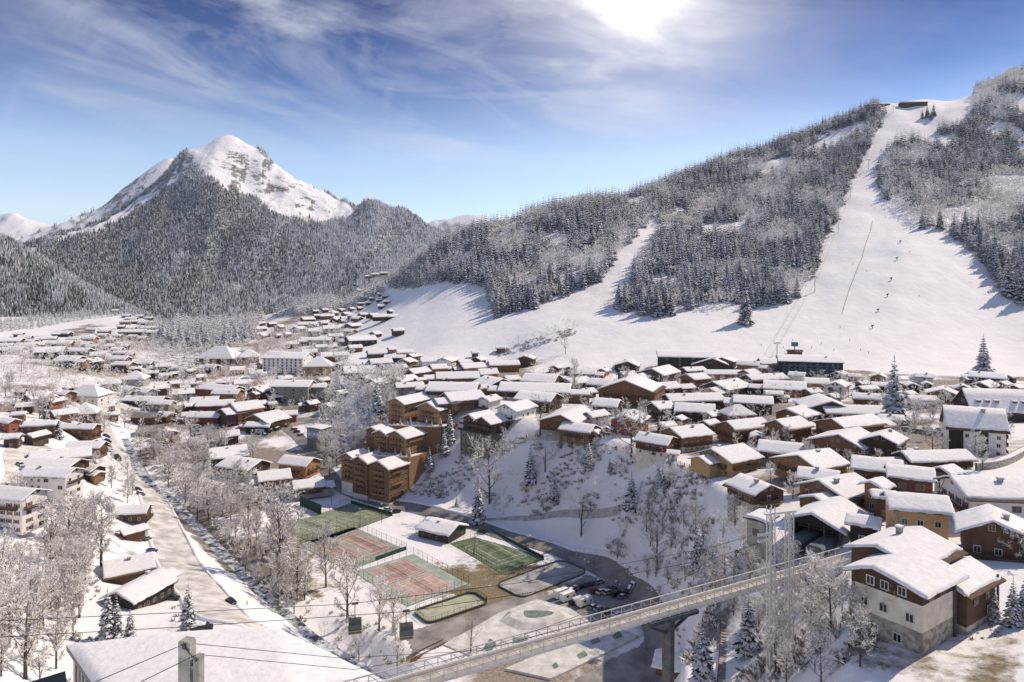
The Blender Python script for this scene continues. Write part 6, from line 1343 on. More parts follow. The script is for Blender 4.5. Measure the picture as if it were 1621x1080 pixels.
def wall_line(pts, h, th, mat, name, label, cat, cap=True, dmin=60):
    w = [Vector(first_hit(*q, 0, dmin)) for q in pts]; o0 = w[0]; mb = MB(); mc = MB()
    c = catmull([p.xy for p in w], 2.5)
    for a, b in zip(c[:-1], c[1:]):
        t = (b-a).normalized(); s = Vector((t.y, -t.x))*th/2
        for m, z0, z1, e in ((mb, -1.5, h, 1.0),)+(((mc, h+0.003, h+0.28, 1.25),) if cap else ()):
            za, zb = gz(a.x, a.y), gz(b.x, b.y); s_ = s*e
            q = [(a-s_, za), (b-s_, zb), (b+s_, zb), (a+s_, za)]
            m.quad(*[(p.x, p.y, z+z1) for p, z in q]); m.quad((*q[0][0], q[0][1]+z0), (*q[1][0], q[1][1]+z0), (*q[1][0], q[1][1]+z1), (*q[0][0], q[0][1]+z1)); m.quad((*q[2][0], q[2][1]+z0), (*q[3][0], q[3][1]+z0), (*q[3][0], q[3][1]+z1), (*q[2][0], q[2][1]+z1))
    o = mb.build(name, mat); tag(o, label, cat)
    if cap: mc.build('snow_cap', M_SNOW, o)
    return o
wall_line([(1428,682),(1480,690),(1530,692)], 1.8, 0.6, M_STONE, 'stone_wall', 'long low stone wall in front of the row of white trees', 'wall')
wall_line([(1545,745),(1590,738),(1640,712)], 2.2, 0.7, M_STONE, 'stone_wall', 'stone wall climbing to the frame edge beside the steep-roofed block', 'wall')
wall_line([(378,786),(410,796),(440,800)], 2.6, 0.6, M_CONC, 'retaining_wall', 'concrete retaining wall behind the pale green tennis court', 'wall')
wall_line([(408,800),(440,788),(480,782)], 0.9, 0.3, WOOD['d'], 'wooden_fence', 'low wooden fence below the group of valley barns', 'fence')
def plank_fence(pts, label):
    w = [Vector(first_hit(*q)) for q in pts]; c = catmull([p.xy for p in w], 1.7); o = empty('plank_fence', (c[0].x, c[0].y, gz(*c[0])), 0, label, 'fence'); b = o.location
    for p in c[::2]: mb = MB(); mb.tube((p.x-b.x, p.y-b.y, gz(*p)-b.z-0.5), (p.x-b.x, p.y-b.y, gz(*p)-b.z+1.35), 0.12, k=5); mb.build('post', WOOD['d'], o)
    for h in (0.5, 1.05):
        mb = MB()
        for p, q in zip(c[:-1], c[1:]): mb.tube((p.x-b.x, p.y-b.y, gz(*p)-b.z+h), (q.x-b.x, q.y-b.y, gz(*q)-b.z+h), 0.08, k=4)
        mb.build('plank', WOOD['d'], o)
plank_fence([(1052,726),(1080,736),(1110,746),(1128,756)], 'dark plank fence along the brow below the ochre chalet')
# ------------------------------------------------------------------ cars
M_TYRE = material('tyre_rubber', (0.02, 0.02, 0.02), None, 0.9); PAINT = {}
for k, c in (('black', (0.015, 0.016, 0.018)), ('grey', (0.16, 0.165, 0.17)), ('silver', (0.42, 0.43, 0.44)), ('white', (0.72, 0.72, 0.71)), ('blue', (0.03, 0.09, 0.26)), ('red', (0.32, 0.03, 0.025)), ('green', (0.06, 0.12, 0.06)), ('yellow', (0.6, 0.42, 0.03))): PAINT[k] = material(k+'_car_paint', c, tuple(min(1, q*1.15) for q in c), 0.35, 0.5, 0.5)
M_LAMP = material('lamp_glass', (0.55, 0.55, 0.52), None, 0.2, spec=0.6); M_RLAMP = material('rear_lamp', (0.35, 0.02, 0.02), None, 0.3)
CARM = {}
def car_parts(kind):
    if kind in CARM: return CARM[kind]
    out = []
    if kind == 'camper':
        L, W, hb = 6.2, 2.15, 2.9; prof = [(-3.1, 0.45), (3.1, 0.45), (3.1, 1.1), (2.6, 1.75), (2.3, 2.9), (-3.05, 2.9), (-3.1, 0.7)]; glass = [(1.9, 1.5, 2.2)]
    elif kind == 'van':
        L, W = 5.0, 1.9; prof = [(-2.5, 0.4), (2.5, 0.4), (2.5, 0.95), (1.9, 1.15), (1.25, 1.9), (-2.4, 1.95), (-2.5, 1.1)]
    else:
        L, W = 4.2, 1.75; prof = [(-2.1, 0.35), (2.1, 0.35), (2.12, 0.72), (1.95, 0.86), (1.15, 0.96), (-1.85, 0.98), (-2.1, 0.9)]
    mb = MB()
    def px_(pr, w0, w1, m=0):
        n = len(mb.v); k = len(pr); mb.v += [(x, -w0 if i < 0 else -w0, z) for i, (x, z) in enumerate(pr)]+[(x, w0, z) for x, z in pr]
        mb.f.append(tuple(range(n, n+k))); mb.f.append(tuple(n+k+i for i in reversed(range(k)))); mb.f += [(n+(i+1) % k, n+i, n+k+i, n+k+(i+1) % k) for i in range(k)]; mb.m += [m]*(k+2)
    px_(prof, W/2, W/2)
    if kind == 'car':
        cab = [(1.15, 0.96, 0.84), (0.45, 1.42, 0.62), (-1.25, 1.45, 0.62), (-1.9, 0.98, 0.84)]; n = len(mb.v)
        for s in (-1, 1): mb.v += [(x, s*w, z) for x, z, w in cab]
        mb.f.append((n+1, n+2, n+6, n+5)); mb.m.append(0); body = mb.mesh('body', None or [M_SNOW]); 
        g = MB(); a = [(x, -w, z) for x, z, w in cab]; b = [(x, w, z) for x, z, w in cab]
        g.quad(a[0], a[1], a[2], a[3]); g.quad(b[3], b[2], b[1], b[0]); g.quad(a[0], b[0], b[1], a[1]); g.quad(a[2], b[2], b[3], a[3]); gl = g.mesh('windows', M_GLASS)
        wy, wx, sn = W/2, 1.28, (-1.2, 0.4, 0.6, 1.46)
    elif kind == 'van':
        body = mb.mesh('body', [M_SNOW]); g = MB(); g.quad((1.86, -0.85, 1.18), (1.86, 0.85, 1.18), (1.32, 0.8, 1.85), (1.32, -0.8, 1.85))
        for s in (-1, 1): g.box(-2.0, 1.25, s*(W/2+0.004)-0.004, s*(W/2+0.004)+0.004, 1.2, 1.78)
        gl = g.mesh('windows', M_GLASS); wx, sn = 1.6, (-2.2, 1.1, 0.85, 1.96)
    else:
        body = mb.mesh('body', [M_SNOW]); g = MB(); g.quad((2.99, -0.9, 1.2), (2.99, 0.9, 1.2), (2.62, 0.9, 1.74), (2.62, -0.9, 1.74))
        for s in (-1, 1): g.box(-1.6, -0.4, s*(W/2+0.004)-0.004, s*(W/2+0.004)+0.004, 1.6, 2.2); g.box(1.4, 2.3, s*(W/2+0.004)-0.004, s*(W/2+0.004)+0.004, 1.25, 1.75)
        gl = g.mesh('windows', M_GLASS); wx, sn = 1.9, (-3.0, 2.2, 1.0, 2.92)
    w = MB(); w.tube((0, -0.11, 0), (0, 0.11, 0), 0.33, k=12, cap=True); wh = w.mesh('wheel', M_TYRE)
    s_ = MB(); x0, x1, hw, z = sn; n = 5
    for i in range(n):
        for j in range(4):
            f = lambda a, b: (x0+(x1-x0)*a/n, -hw+2*hw*b/4, z+0.16*(min(a, n-a, 1) > 0)*(min(b, 4-b, 1) > 0))
            s_.quad(f(i, j), f(i+1, j), f(i+1, j+1), f(i, j+1))
    sw = s_.mesh('roof_snow', M_SNOW, True)
    lm = MB(); xf = prof[2][0]; lm.box(xf-0.02, xf+0.03, -0.14, 0.14, 0.0, 0.14); lamp = lm.mesh('headlight', M_LAMP)
    CARM[kind] = (body, gl, wh, sw, lamp, wx, W, L); return CARM[kind]
PB = {}
def parked(px, py, ang, paint, kind='car', snow=True, label=None, group=None, dmin=60, sc=1.12):
    body, gl, wh, sw, lamp, wx, W, L = car_parts(kind); p = first_hit(px, py, 0, dmin)
    if (kind, paint) not in PB: b = body.copy(); b.materials[0] = PAINT[paint]; PB[(kind, paint)] = b
    z = gz(p[0], p[1]); zs = [gz(p[0]+math.cos(R(ang))*q, p[1]+math.sin(R(ang))*q) for q in (-1.5, 1.5)]
    o = empty({'car': 'parked_car', 'van': 'parked_van', 'camper': 'motorhome'}[kind], (p[0], p[1], sum(zs)/2+0.24), R(ang), label, {'car': 'car', 'van': 'van', 'camper': 'motorhome'}[kind], group)
    o.rotation_euler = (0, -math.atan2(zs[1]-zs[0], 3.0), R(ang))
    link('body', PB[(kind, paint)], o); link('windows', gl, o)
    for a in (-wx, wx):
        for b in (-1, 1): link('wheel', wh, o, (a, b*(W/2-0.06), 0.33))
    for b in (-1, 1): link('headlight', lamp, o, (0, b*(W/2-0.28), 0.62))
    o.scale = (sc, sc, sc)
    if snow: link('roof_snow', sw, o)
    return o
g = 'vehicles in the car park by the skate park'
for i, (px, py, pc) in enumerate([(921,931,'black'),(930,928,'blue'),(939,926,'blue'),(949,924,'silver'),(942,938,'red'),(952,940,'white'),(962,941,'silver'),(976,944,'black')]):
    parked(px, py, 38, pc, 'car' if i != 7 else 'van', i in (3, 5, 6), '%s in the upper row of the car park, %s from the track' % ({'black': 'black car', 'blue': 'blue car', 'silver': 'silver car', 'red': 'dark red car', 'white': 'white car'}[pc] if i != 7 else 'large black van', ['eighth', 'seventh', 'sixth', 'fifth', 'fourth', 'third', 'second', 'nearest'][i]), g)
for i, (px, py, pc) in enumerate([(905,938,'grey'),(913,934,'silver'),(986,948,'grey'),(994,940,'black'),(1000,932,'white'),(968,934,'grey')]): parked(px, py, 38, pc, 'car', i % 2 == 0, ['grey car at the corner of the car park nearest the rink','silver car between the grey and the black cars by the rink','grey car at the lower right end of the car park','black car on the right rim of the car park','white car at the right tip of the car park','grey car squeezed behind the white car in the upper row'][i], g)
for i, (px, py, pc, kd) in enumerate([(889,946,'white','camper'),(899,951,'white','camper'),(909,957,'black','car'),(917,955,'white','van'),(926,959,'white','camper'),(940,964,'grey','car'),(949,967,'silver','car'),(959,970,'black','car'),(979,976,'white','car')]):
    parked(px, py, 38, pc, kd, pc != 'black', '%s in the lower row of the car park, %s from the rink' % ({'camper': 'white motorhome', 'van': 'white van'}.get(kd, pc+' car'), ['nearest', 'second', 'third', 'fourth', 'fifth', 'sixth', 'seventh', 'eighth', 'ninth'][i]), g)
for px, py, an, pc, kd, lab in [(240,875,70,'blue','car','blue car alone at the left kerb of the winding road'),(366,956,-40,'black','car','dark car driving round the lower bend of the winding road'),(320,1002,18,'black','van','black van standing by the roadside spruce above the big snowy roof'),
  (232,856,80,'grey','car','grey car at the corner of the small roadside chalet'),(217,777,20,'black','car','upper of two dark cars by the roadside trees'),(222,784,20,'grey','car','lower of two dark cars by the roadside trees'),(266,944,10,'grey','car','grey car behind the black timber barn'),(272,950,10,'black','car','black car in front of the grey one beside the barn'),
  (764,843,150,'black','car','black car on the lane beside the pavilion'),(614,809,20,'silver','car','silver car behind the far fence of the pale green court'),(628,812,20,'black','car','black car behind the far fence of the pale green court'),
  (1518,813,60,'red','van','red van beside the pale larch chalet'),(1290,708,30,'white','car','snow-covered white car between the town chalets'),(435,793,70,'white','van','white van in front of the ochre barn group'),
  (466,681,40,'red','car','red car on the village square by the mural block'),(470,685,40,'black','car','black car next to the red one on the square'),(476,690,40,'grey','car','grey car beside the black one on the square'),(491,706,-60,'white','van','white van parked under the mural'),(412,687,0,'white','camper','white camper standing on the village square'),
  (1490,684,10,'green','car','green car under the white trees of the snowy square'),(1468,683,10,'grey','car','grey car beside the stone wall of the snowy square'),(1442,682,12,'black','car','dark car at the end of the stone wall in the square')]:
    parked(px, py, an, pc, kd, pc not in ('black', 'blue') or 'snow' in lab, lab)
rc = random.Random(12); kd_ = ('car', 'car', 'car', 'van')
for i, (px, py) in enumerate([(306,678),(312,678),(306,684),(313,684),(308,690),(315,690),(344,678),(170,700),(172,708),(175,716),(168,692),(180,723),(186,728),(325,665),(333,667),(300,671),(291,662),(285,655),(420,690),(430,683),(440,681),(452,676),(32,738),(40,745),(36,672),(34,682),(26,700)]):
    g2 = 'cars parked in the valley village'
    parked(px, py, rc.choice((20, 70, -30)), rc.choice(('black', 'grey', 'silver', 'white', 'blue', 'grey')), rc.choice(kd_), rc.random() < 0.5, 'small parked car among the streets of the valley village', g2)
# ------------------------------------------------------------------ footbridge
bx0, bx1 = Vector((70.9, 150.0, 64.0)), Vector((-17.0, 104.0, 64.6))
br = empty('footbridge', bx0, math.atan2((bx1-bx0).y, (bx1-bx0).x), 'long pale steel truss footbridge crossing the gorge towards the lower frame edge', 'bridge')
def bridge():
    o = br; L = (bx1-bx0).length+14; z1 = 0.6
    M_DECK = material('dark_deck_grating', (0.34, 0.31, 0.27), (0.58, 0.55, 0.50), 0.9, 0.6); M_PAN = material('pale_bridge_panel', (0.74, 0.66, 0.52), (0.84, 0.78, 0.66), 0.6, 0.5)
    mb = MB(); mb.box(-2, L, -1.0, 1.0, -0.18, 0.0); mb.build('deck', M_DECK, o)
    mb = MB()
    for s in (-1, 1): mb.box(-2, L, s*1.06-0.09, s*1.06+0.09, -0.75, -0.35)
    k = int(L/2.2)
    for i in range(k): x = i*2.2; mb.box(x-0.07, x+0.07, -1.5, 1.5, -0.62, -0.38); mb.tube((x, 1.06, -0.5), (x+2.2, -1.06, -0.5), 0.05, k=4)
    mb.build('girder', M_STEEL, o)
    for s in (-1, 1):
        mb = MB(); mb.box(-2, L, s*1.12-0.035, s*1.12+0.035, -0.35, 0.45)
        for i in range(k): x = i*2.2; mb.box(x-0.09, x+0.09, s*1.2-0.05, s*1.2+0.05, -0.5, 0.5)
        mb.build('side_panel', M_PAN, o)
        mb = MB(); mb.tube((-2, s*1.25, 2.0), (L, s*1.25, 2.0), 0.12, k=5); mb.tube((-2, s*1.2, 1.1), (L, s*1.2, 1.1), 0.05, k=4)
        for i in range(k+1):
            x = i*2.2; mb.tube((x, s*1.2, -0.5), (x, s*1.25, 2.0), 0.08, k=4)
            if i < k: mb.tube((x, s*1.22, 0.0), (x+2.2, s*1.25, 2.0), 0.07, k=4)
        mb.build('railing', M_STEEL, o)
    # pier under the bend of the gorge
    s = 0.42*L; x, y = (bx0.xy+(bx1.xy-bx0.xy).normalized()*s); zb = gz(x, y)-bx0.z-2
    mb = MB(); mb.prism([(-1.1, zb), (0.8, zb), (1.2, -3.0), (1.2, -1.2), (-1.2, -1.2), (-1.2, -3.0)], s-0.5, s+0.5); mb.box(s-6, s+6, -1.6, 1.6, -1.5, -0.8)
    for q in (-1, 1): mb.tube((s, 0, -4.5), (s+q*7, 0, -1.0), 0.3, k=5)
    mb.build('pier', material('dark_pier_steel', (0.05, 0.06, 0.066), (0.10, 0.11, 0.115), 0.6, 0.8), o)
bridge()
# wooden steps below
def steps():
    a = Vector(first_hit(1148, 985)); b = Vector(first_hit(1143, 1090)); d = (b-a); n = 26; ang = math.atan2(d.y, d.x); o = empty('wooden_steps', a, ang, 'narrow flight of wooden steps descending the snow under the footbridge', 'steps'); L = d.xy.length
    for i in range(n):
        f = (i+0.5)/n; q = a.lerp(b, f); mb = MB(); x = L*f; z = gz(q.x, q.y)-a.z; mb.box(x-L/n*0.32, x+L/n*0.32, -0.8, 0.8, z-0.1, z+0.22); mb.build('tread', material('weathered_tread', (0.24, 0.20, 0.16), (0.44, 0.40, 0.35), 0.9, 1.5), o)
    for s in (-0.9, 0.9):
        mb = MB()
        for i in range(n): q0, q1 = a.lerp(b, i/n), a.lerp(b, (i+1)/n); mb.tube((L*i/n, s, gz(*q0.xy)-a.z+0.2), (L*(i+1)/n, s, gz(*q1.xy)-a.z+0.2), 0.12, k=4)
        mb.build('stringer', WOOD['d'], o)
steps()
# ------------------------------------------------------------------ lattice pylon, cables, gondolas
def lattice():
    D = 124; X = (1235-CX)/F*D; zg = gz(X, D)-1; top = H-D*(812-HY)/F; o = empty('lattice_pylon', (X, D, zg), R(16), 'tall twin-legged steel lattice pylon standing in front of the footbridge', 'pylon'); hh = top-zg
    for s in (-1, 1):
        mb = MB(); cx_ = s*1.95; w = 0.5; n = int(hh/1.15)
        for a in (-w, w):
            for b in (-w, w): mb.tube((cx_+a, b, 0), (cx_+a, b, hh+(1.4 if s < 0 else 0)), 0.11, k=4)
        for i in range(n):
            z0, z1 = hh*i/n, hh*(i+1)/n
            for (a0, b0), (a1, b1) in (((-w, -w), (w, -w)), ((w, -w), (w, w)), ((w, w), (-w, w)), ((-w, w), (-w, -w))):
                q = i % 2; mb.tube((cx_+(a0 if q else a1), b0 if q else b1, z0), (cx_+(a1 if q else a0), b1 if q else b0, z1), 0.065, k=3); mb.tube((cx_+a0, b0, z1), (cx_+a1, b1, z1), 0.028, k=3)
        mb.build('leg', M_STEEL, o)
    mb = MB(); k = 5
    for i in range(k):
        z0, z1 = hh*i/k, hh*(i+1)/k; mb.tube((-1.45, 0, z0), (1.45, 0, z1), 0.045, k=3); mb.tube((1.45, 0, z0), (-1.45, 0, z1), 0.045, k=3); mb.tube((-1.45, 0, z1), (1.45, 0, z1), 0.06, k=4)
    mb.build('bracing', M_STEEL, o)
    mb = MB(); mb.box(-3.2, 3.2, -0.35, 0.35, hh-0.1, hh+0.25); mb.build('crosshead', M_STEEL, o)
    for zz in (hh-3.5, hh-4.6):
        mb = MB(); mb.box(-4.6, -2.4, -0.2, 0.2, zz, zz+0.2); [mb.tube((-4.4+q*0.45, -0.15, zz-0.1), (-4.4+q*0.45, 0.15, zz-0.1), 0.2, k=8, cap=True) for q in range(5)]; mb.build('sheave_bracket', M_STEEL, o)
    return Vector((X, D, top))
PT = lattice()
def cable(pts, label, r=0.055, sag=0.0):
    mb = MB(); P_ = [Vector(p) for p in pts]; o0 = P_[0]
    for a, b in zip(P_[:-1], P_[1:]):
        n = 14
        for i in range(n):
            f0, f1 = i/n, (i+1)/n; p = a.lerp(b, f0); q = a.lerp(b, f1); p.z -= sag*4*f0*(1-f0); q.z -= sag*4*f1*(1-f1); mb.tube(p, q, r, k=4)
    return tag(mb.build('haul_cable', M_CABLE), label, 'cable')
w = lambda px, py, D: pxw(px, py, D)
GC1 = [w(-60,986,100), w(300,969,105), w(555,956,110), w(820,923,124), w(1120,868,150), w(1225,838,160)]
GC2 = [w(-60,1012,96), w(300,992,100), w(645,968,106), w(860,935,118), w(1130,884,146), w(1225,852,158)]
cable(GC1, 'upper of the two long gondola cables running to the station', 0.05); cable(GC2, 'lower of the two long gondola cables running to the station', 0.05)
def pole():
    D = 62; X = (297-CX)/F*D; zg = gz(X, D); o = empty('concrete_mast', (X, D, zg-1), R(-14), 'weathered twin-shafted concrete mast rising in front of the broad snow roof', 'mast'); t1 = H-D*(1014-HY)/F-zg+1; t2 = t1-1.15
    mb = MB(); mb.prism([(-0.45, 0), (0.45, 0), (0.40, t1), (-0.40, t1)], -0.66, 0.56); mb.box(-0.50, 0.40, -0.44, 0.44, t1, t1+0.12); mb.build('shaft', M_CONC, o)
    mb = MB(); mb.prism([(-0.4, 0), (0.4, 0), (0.36, t2), (-0.36, t2)], 0.85, 1.45); mb.build('shaft', M_CONC, o)
    mb = MB(); mb.box(0.2, 1.2, -0.3, 0.3, t2-1.2, t2-0.9); mb.box(0.2, 1.2, -0.3, 0.3, t2-4, t2-3.7); mb.build('tie_beam', M_CONC, o)
    mb = MB(); mb.tube((-0.2, -0.5, t1-0.1), (1.3, -0.45, t2-0.3), 0.07, k=5); mb.box(-0.1, 0.2, -0.6, -0.45, t1-0.5, t1-0.1); mb.build('bracket', M_DSTEEL, o)
pole()
cable([w(150,1080,48), w(296,1018,62), w(540,1042,75), w(760,1030,95), w(1085,914,140), w(1225,846,160)], 'cable passing over the top of the concrete mast', 0.035)
cable([w(222,1080,50), w(312,1036,62), w(560,1060,76), w(800,1020,100), w(1100,940,140), w(1222,875,158)], 'cable fixed to the lower shaft of the concrete mast', 0.035)
def gondola(px, py, D, cable_py, label, rz):
    x, y, z = w(px, py, D); o = empty('gondola_cabin', (x, y, z), R(rz), label, 'gondola cabin', None)
    h = 2.1; hw = 0.98; prof = [(-hw*0.5, -h/2), (hw*0.5, -h/2), (hw*0.86, -h*0.36), (hw, -h*0.1), (hw*0.93, h*0.2), (hw*0.7, h*0.4), (hw*0.35, h/2), (-hw*0.35, h/2), (-hw*0.7, h*0.4), (-hw*0.93, h*0.2), (-hw, -h*0.1), (-hw*0.86, -h*0.36)]
    MG = material('dark_cabin_shell', (0.045, 0.05, 0.035), (0.085, 0.085, 0.06), 0.4, 1.0, 0.5); MY = material('ochre_cabin_trim', (0.42, 0.33, 0.16), (0.5, 0.4, 0.2), 0.5, 1.0)
    mb = MB(); mb.prism(prof, -0.98, 0.98); mb.build('shell', MG, o)
    MT = material('tinted_cabin_glass', (0.03, 0.065, 0.075), None, 0.1, spec=0.7)
    for s in (-1, 1):
        mb = MB(); mb.quad((s*0.99, -hw*0.8, -h*0.1), (s*0.99, hw*0.8, -h*0.1), (s*0.99, hw*0.66, h*0.28), (s*0.99, -hw*0.66, h*0.28)); mb.build('window', MT, o)
        mb = MB(); mb.quad((-0.8, s*(hw+0.015), -h*0.1), (0.8, s*(hw+0.015), -h*0.1), (0.8, s*(hw*0.93+0.015), h*0.2), (-0.8, s*(hw*0.93+0.015), h*0.2)); mb.build('window', MT, o)
    mb = MB(); mb.box(-1.0, 1.0, -hw*0.55, hw*0.55, -h/2-0.1, -h/2-0.01); mb.box(-1.02, 1.02, -hw*0.95-0.03, hw*0.95+0.03, -h*0.26, -h*0.2); mb.build('trim', MY, o)
    up = H-D*(cable_py-HY)/F-z
    mb = MB(); mb.tube((0, 0, h/2), (0, 0.0, h/2+0.25), 0.12, k=6); mb.tube((0, 0, h/2+0.2), (0, 0.25, h/2+0.9), 0.06, k=5); mb.tube((0, 0.25, h/2+0.9), (0, 0.25, up-0.4), 0.06, k=5); mb.tube((0, 0.25, up-0.4), (0, 0, up), 0.06, k=5); mb.build('hanger', M_DSTEEL, o)
    mb = MB(); mb.box(-0.5, 0.5, -0.14, 0.14, up-0.08, up+0.2); mb.build('grip', M_DSTEEL, o)
gondola(562, 990, 108, 956, 'gondola cabin hanging from the upper cable, nearer the broad snow roof', 14)
gondola(643, 998, 104, 968, 'gondola cabin hanging from the lower cable in front of the ball pitch', 14)
# ------------------------------------------------------------------ chairlift on the piste
def lift_pylon(px, py, hpx, label, dmin=560):
    p = first_hit(px, py, 0, dmin); h = hpx*p[1]/F; o = empty('chairlift_pylon', (p[0], p[1], p[2]-0.5), R(20), label, 'lift pylon', 'chairlift pylons on the piste'); wd = h*0.20
    mb = MB(); mb.tube((0, 0, 0), (0, 0, h), 0.55, 0.4, 8); mb.build('mast', M_STEEL, o); mb = MB(); mb.box(-wd, wd, -0.3, 0.3, h-0.6, h); mb.build('crossarm', M_STEEL, o)
    for s in (-1, 1): mb = MB(); mb.box(s*wd-0.2, s*wd+0.2, -1.8, 1.8, h-1.3, h-0.8); mb.build('sheave_train', M_DSTEEL, o)
    return (p[0], p[1], p[2]+h)
tops = [lift_pylon(px, py, hp, 'steel T-shaped chairlift pylon, %s up the piste from the lift base' % k) for (px, py, hp), k in zip([(1230,563,22),(1290,462,24),(1327,368,22),(1346,314,18),(1375,268,16),(1399,196,13),(1414,178,11)], ('first', 'second', 'third', 'fourth', 'fifth', 'sixth', 'seventh'))]
for s in (-1, 1):
    cable([(x+s*3.2, y-1.2*s, z-0.3) for x, y, z in tops], 'thin chairlift cable on the %s side of the pylons' % ('valley' if s < 0 else 'forest'), 0.10)
M_PAD = material('orange_net', (0.45, 0.12, 0.03), (0.55, 0.18, 0.05), 0.8, 1.0); M_DARK = material('dark_piste_piece', (0.03, 0.025, 0.02), (0.07, 0.06, 0.05), 0.8, 1.0)
def marker(px, py, s, label, grp):  # solid dark pieces, mostly set where the lift chairs cast shadows
    p = first_hit(px, py, 0, 560); o = empty('shadow_marker', (p[0], p[1], p[2]), 0, label, 'shadow marker', grp)
    mb = MB(); mb.tube((0, 0, -0.4), (0, 0, 2.2*s), 0.35*s, 0.3*s, 6); mb.build('stand', M_DARK, o); mb = MB(); mb.tube((-0.9*s, 0, 2.2*s), (1.0*s, 0, 3.0*s), 0.75*s, 0.6*s, 8, cap=True); mb.build('barrel', M_DARK, o)
for i, (px, py) in enumerate([(1425,385),(1420,412),(1411,444),(1405,470),(1390,494),(1381,520),(1463,250),(1395,240)]): marker(px, py, 1.1, 'dark piece standing in for a chair shadow, in a line down the piste', 'chair shadow markers down the piste')
ln = [first_hit(px, py, 0, 560) for px, py in [(1381,352),(1378,366),(1370,388),(1365,408),(1358,425),(1352,440),(1345,458),(1338,480),(1333,498)]]
o = empty('safety_net', ln[0], 0, 'line of orange safety netting on short poles down the middle of the ski run', 'safety net')
for a, b in zip(ln[:-1], ln[1:]):
    n = 5
    for i in range(n):
        f = i/n; q = Vector(a).lerp(Vector(b), f); q.z = gz(q.x, q.y); r_ = q-Vector(ln[0]); mb = MB(); mb.tube((r_.x, r_.y, r_.z-0.3), (r_.x, r_.y, r_.z+2.4), 0.2, k=5); mb.build('pole', M_DARK, o)
    mb = MB()
    for i in range(n):
        q0, q1 = Vector(a).lerp(Vector(b), i/n), Vector(a).lerp(Vector(b), (i+1)/n); q0.z, q1.z = gz(*q0.xy), gz(*q1.xy); q0 -= Vector(ln[0]); q1 -= Vector(ln[0]); mb.quad(q0+Vector((0.1, 0, 0.3)), q1+Vector((0.1, 0, 0.3)), q1+Vector((0.1, 0, 0.65)), q0+Vector((0.1, 0, 0.65)))
    mb.v = [tuple(q) for q in mb.v]; mb.build('net', M_PAD, o)
# lift base hut with a sign board
p = first_hit(1258, 562, 0, 400); o = empty('lift_hut', p, R(-10), 'small lift hut with a square board on its roof at the foot of the piste', 'lift hut')
mb = MB(); mb.box(-6, 6, -3, 3, -2, 3.2); mb.build('wall', WOOD['r'], o); mb = MB(); mb.prism([(-4, 3.2), (4, 3.2), (0, 5)], -7, 7); mb.build('roof', M_FASC, o); mb = MB(); mb.box(-0.4, 0.4, -0.3, 0.3, 4.4, 8); mb.build('mast', M_DSTEEL, o); mb = MB(); mb.box(-3, 3, -0.4, 0.4, 8, 12); mb.build('board', M_TEAL, o)
for q in (-4, 0, 4): put_window(o, 'big', q, -3.05, 0.8, 0)
# parasol in the town, flag, lamp posts
p = first_hit(1151, 637, 3, 200); o = empty('parasol', (p[0], p[1], gz(p[0], p[1])), 0, 'pale turquoise square parasol on a terrace between the town roofs', 'parasol')
mb = MB(); mb.tube((0, 0, 0), (0, 0, 3.6), 0.08, k=6); mb.build('pole', M_STEEL, o); mb = MB(); c4 = [(-3.2, -3.2, 2.7), (3.2, -3.2, 2.7), (3.2, 3.2, 2.7), (-3.2, 3.2, 2.7)]; [mb.tri(c4[i], c4[(i+1) % 4], (0, 0, 3.8)) for i in range(4)]; [mb.tri(c4[(i+1) % 4], c4[i], (0, 0, 3.7)) for i in range(4)]; mb.build('canopy', material('turquoise_canvas', (0.20, 0.42, 0.38), (0.30, 0.52, 0.47), 0.9, 1.0), o)
def lamp(px, py, hpx, label):
    p = first_hit(px, py); h = hpx*p[1]/F; o = empty('floodlight_mast', p, 0, label, 'floodlight'); mb = MB(); mb.tube((0, 0, -0.5), (0, 0, h), 0.13, 0.08, 6); mb.build('mast', M_DSTEEL, o); mb = MB(); mb.box(-0.6, 0.6, -0.12, 0.12, h-0.1, h+0.25); mb.build('lamp_head', M_STEEL, o)
for px, py, hp, lab in [(459,812,34,'floodlight mast at the near corner beside the green windbreak'),(525,802,30,'floodlight mast behind the far end of the pale green court'),(497,858,32,'floodlight mast on the near side of the pale green court'),(533,848,32,'second floodlight mast on the near side of the pale green court'),(570,838,32,'third floodlight mast on the near side of the pale green court'),(604,828,30,'floodlight mast at the hotel end of the pale green court'),(700,960,26,'slim mast beside the ball pitch'),(441,690,26,'tall street lamp in the middle of the village square')]: lamp(px, py, hp, lab)
# green practice wall
a, b = fl(475, 800), fl(508, 815); d = b-a; o = empty('practice_wall', a.lerp(b, 0.5), math.atan2(d.y, d.x), 'tall dark green practice wall at the head of the pale green court', 'practice wall'); mb = MB(); mb.box(-d.length/2, d.length/2, -0.15, 0.15, -0.3, 5.2); mb.build('panel', M_WIND, o)
for q in (-1, -0.33, 0.33, 1): mb = MB(); mb.box(q*d.length/2*0.97-0.1, q*d.length/2*0.97+0.1, 0.15, 0.45, -0.3, 5.2); mb.build('post', M_DSTEEL, o)
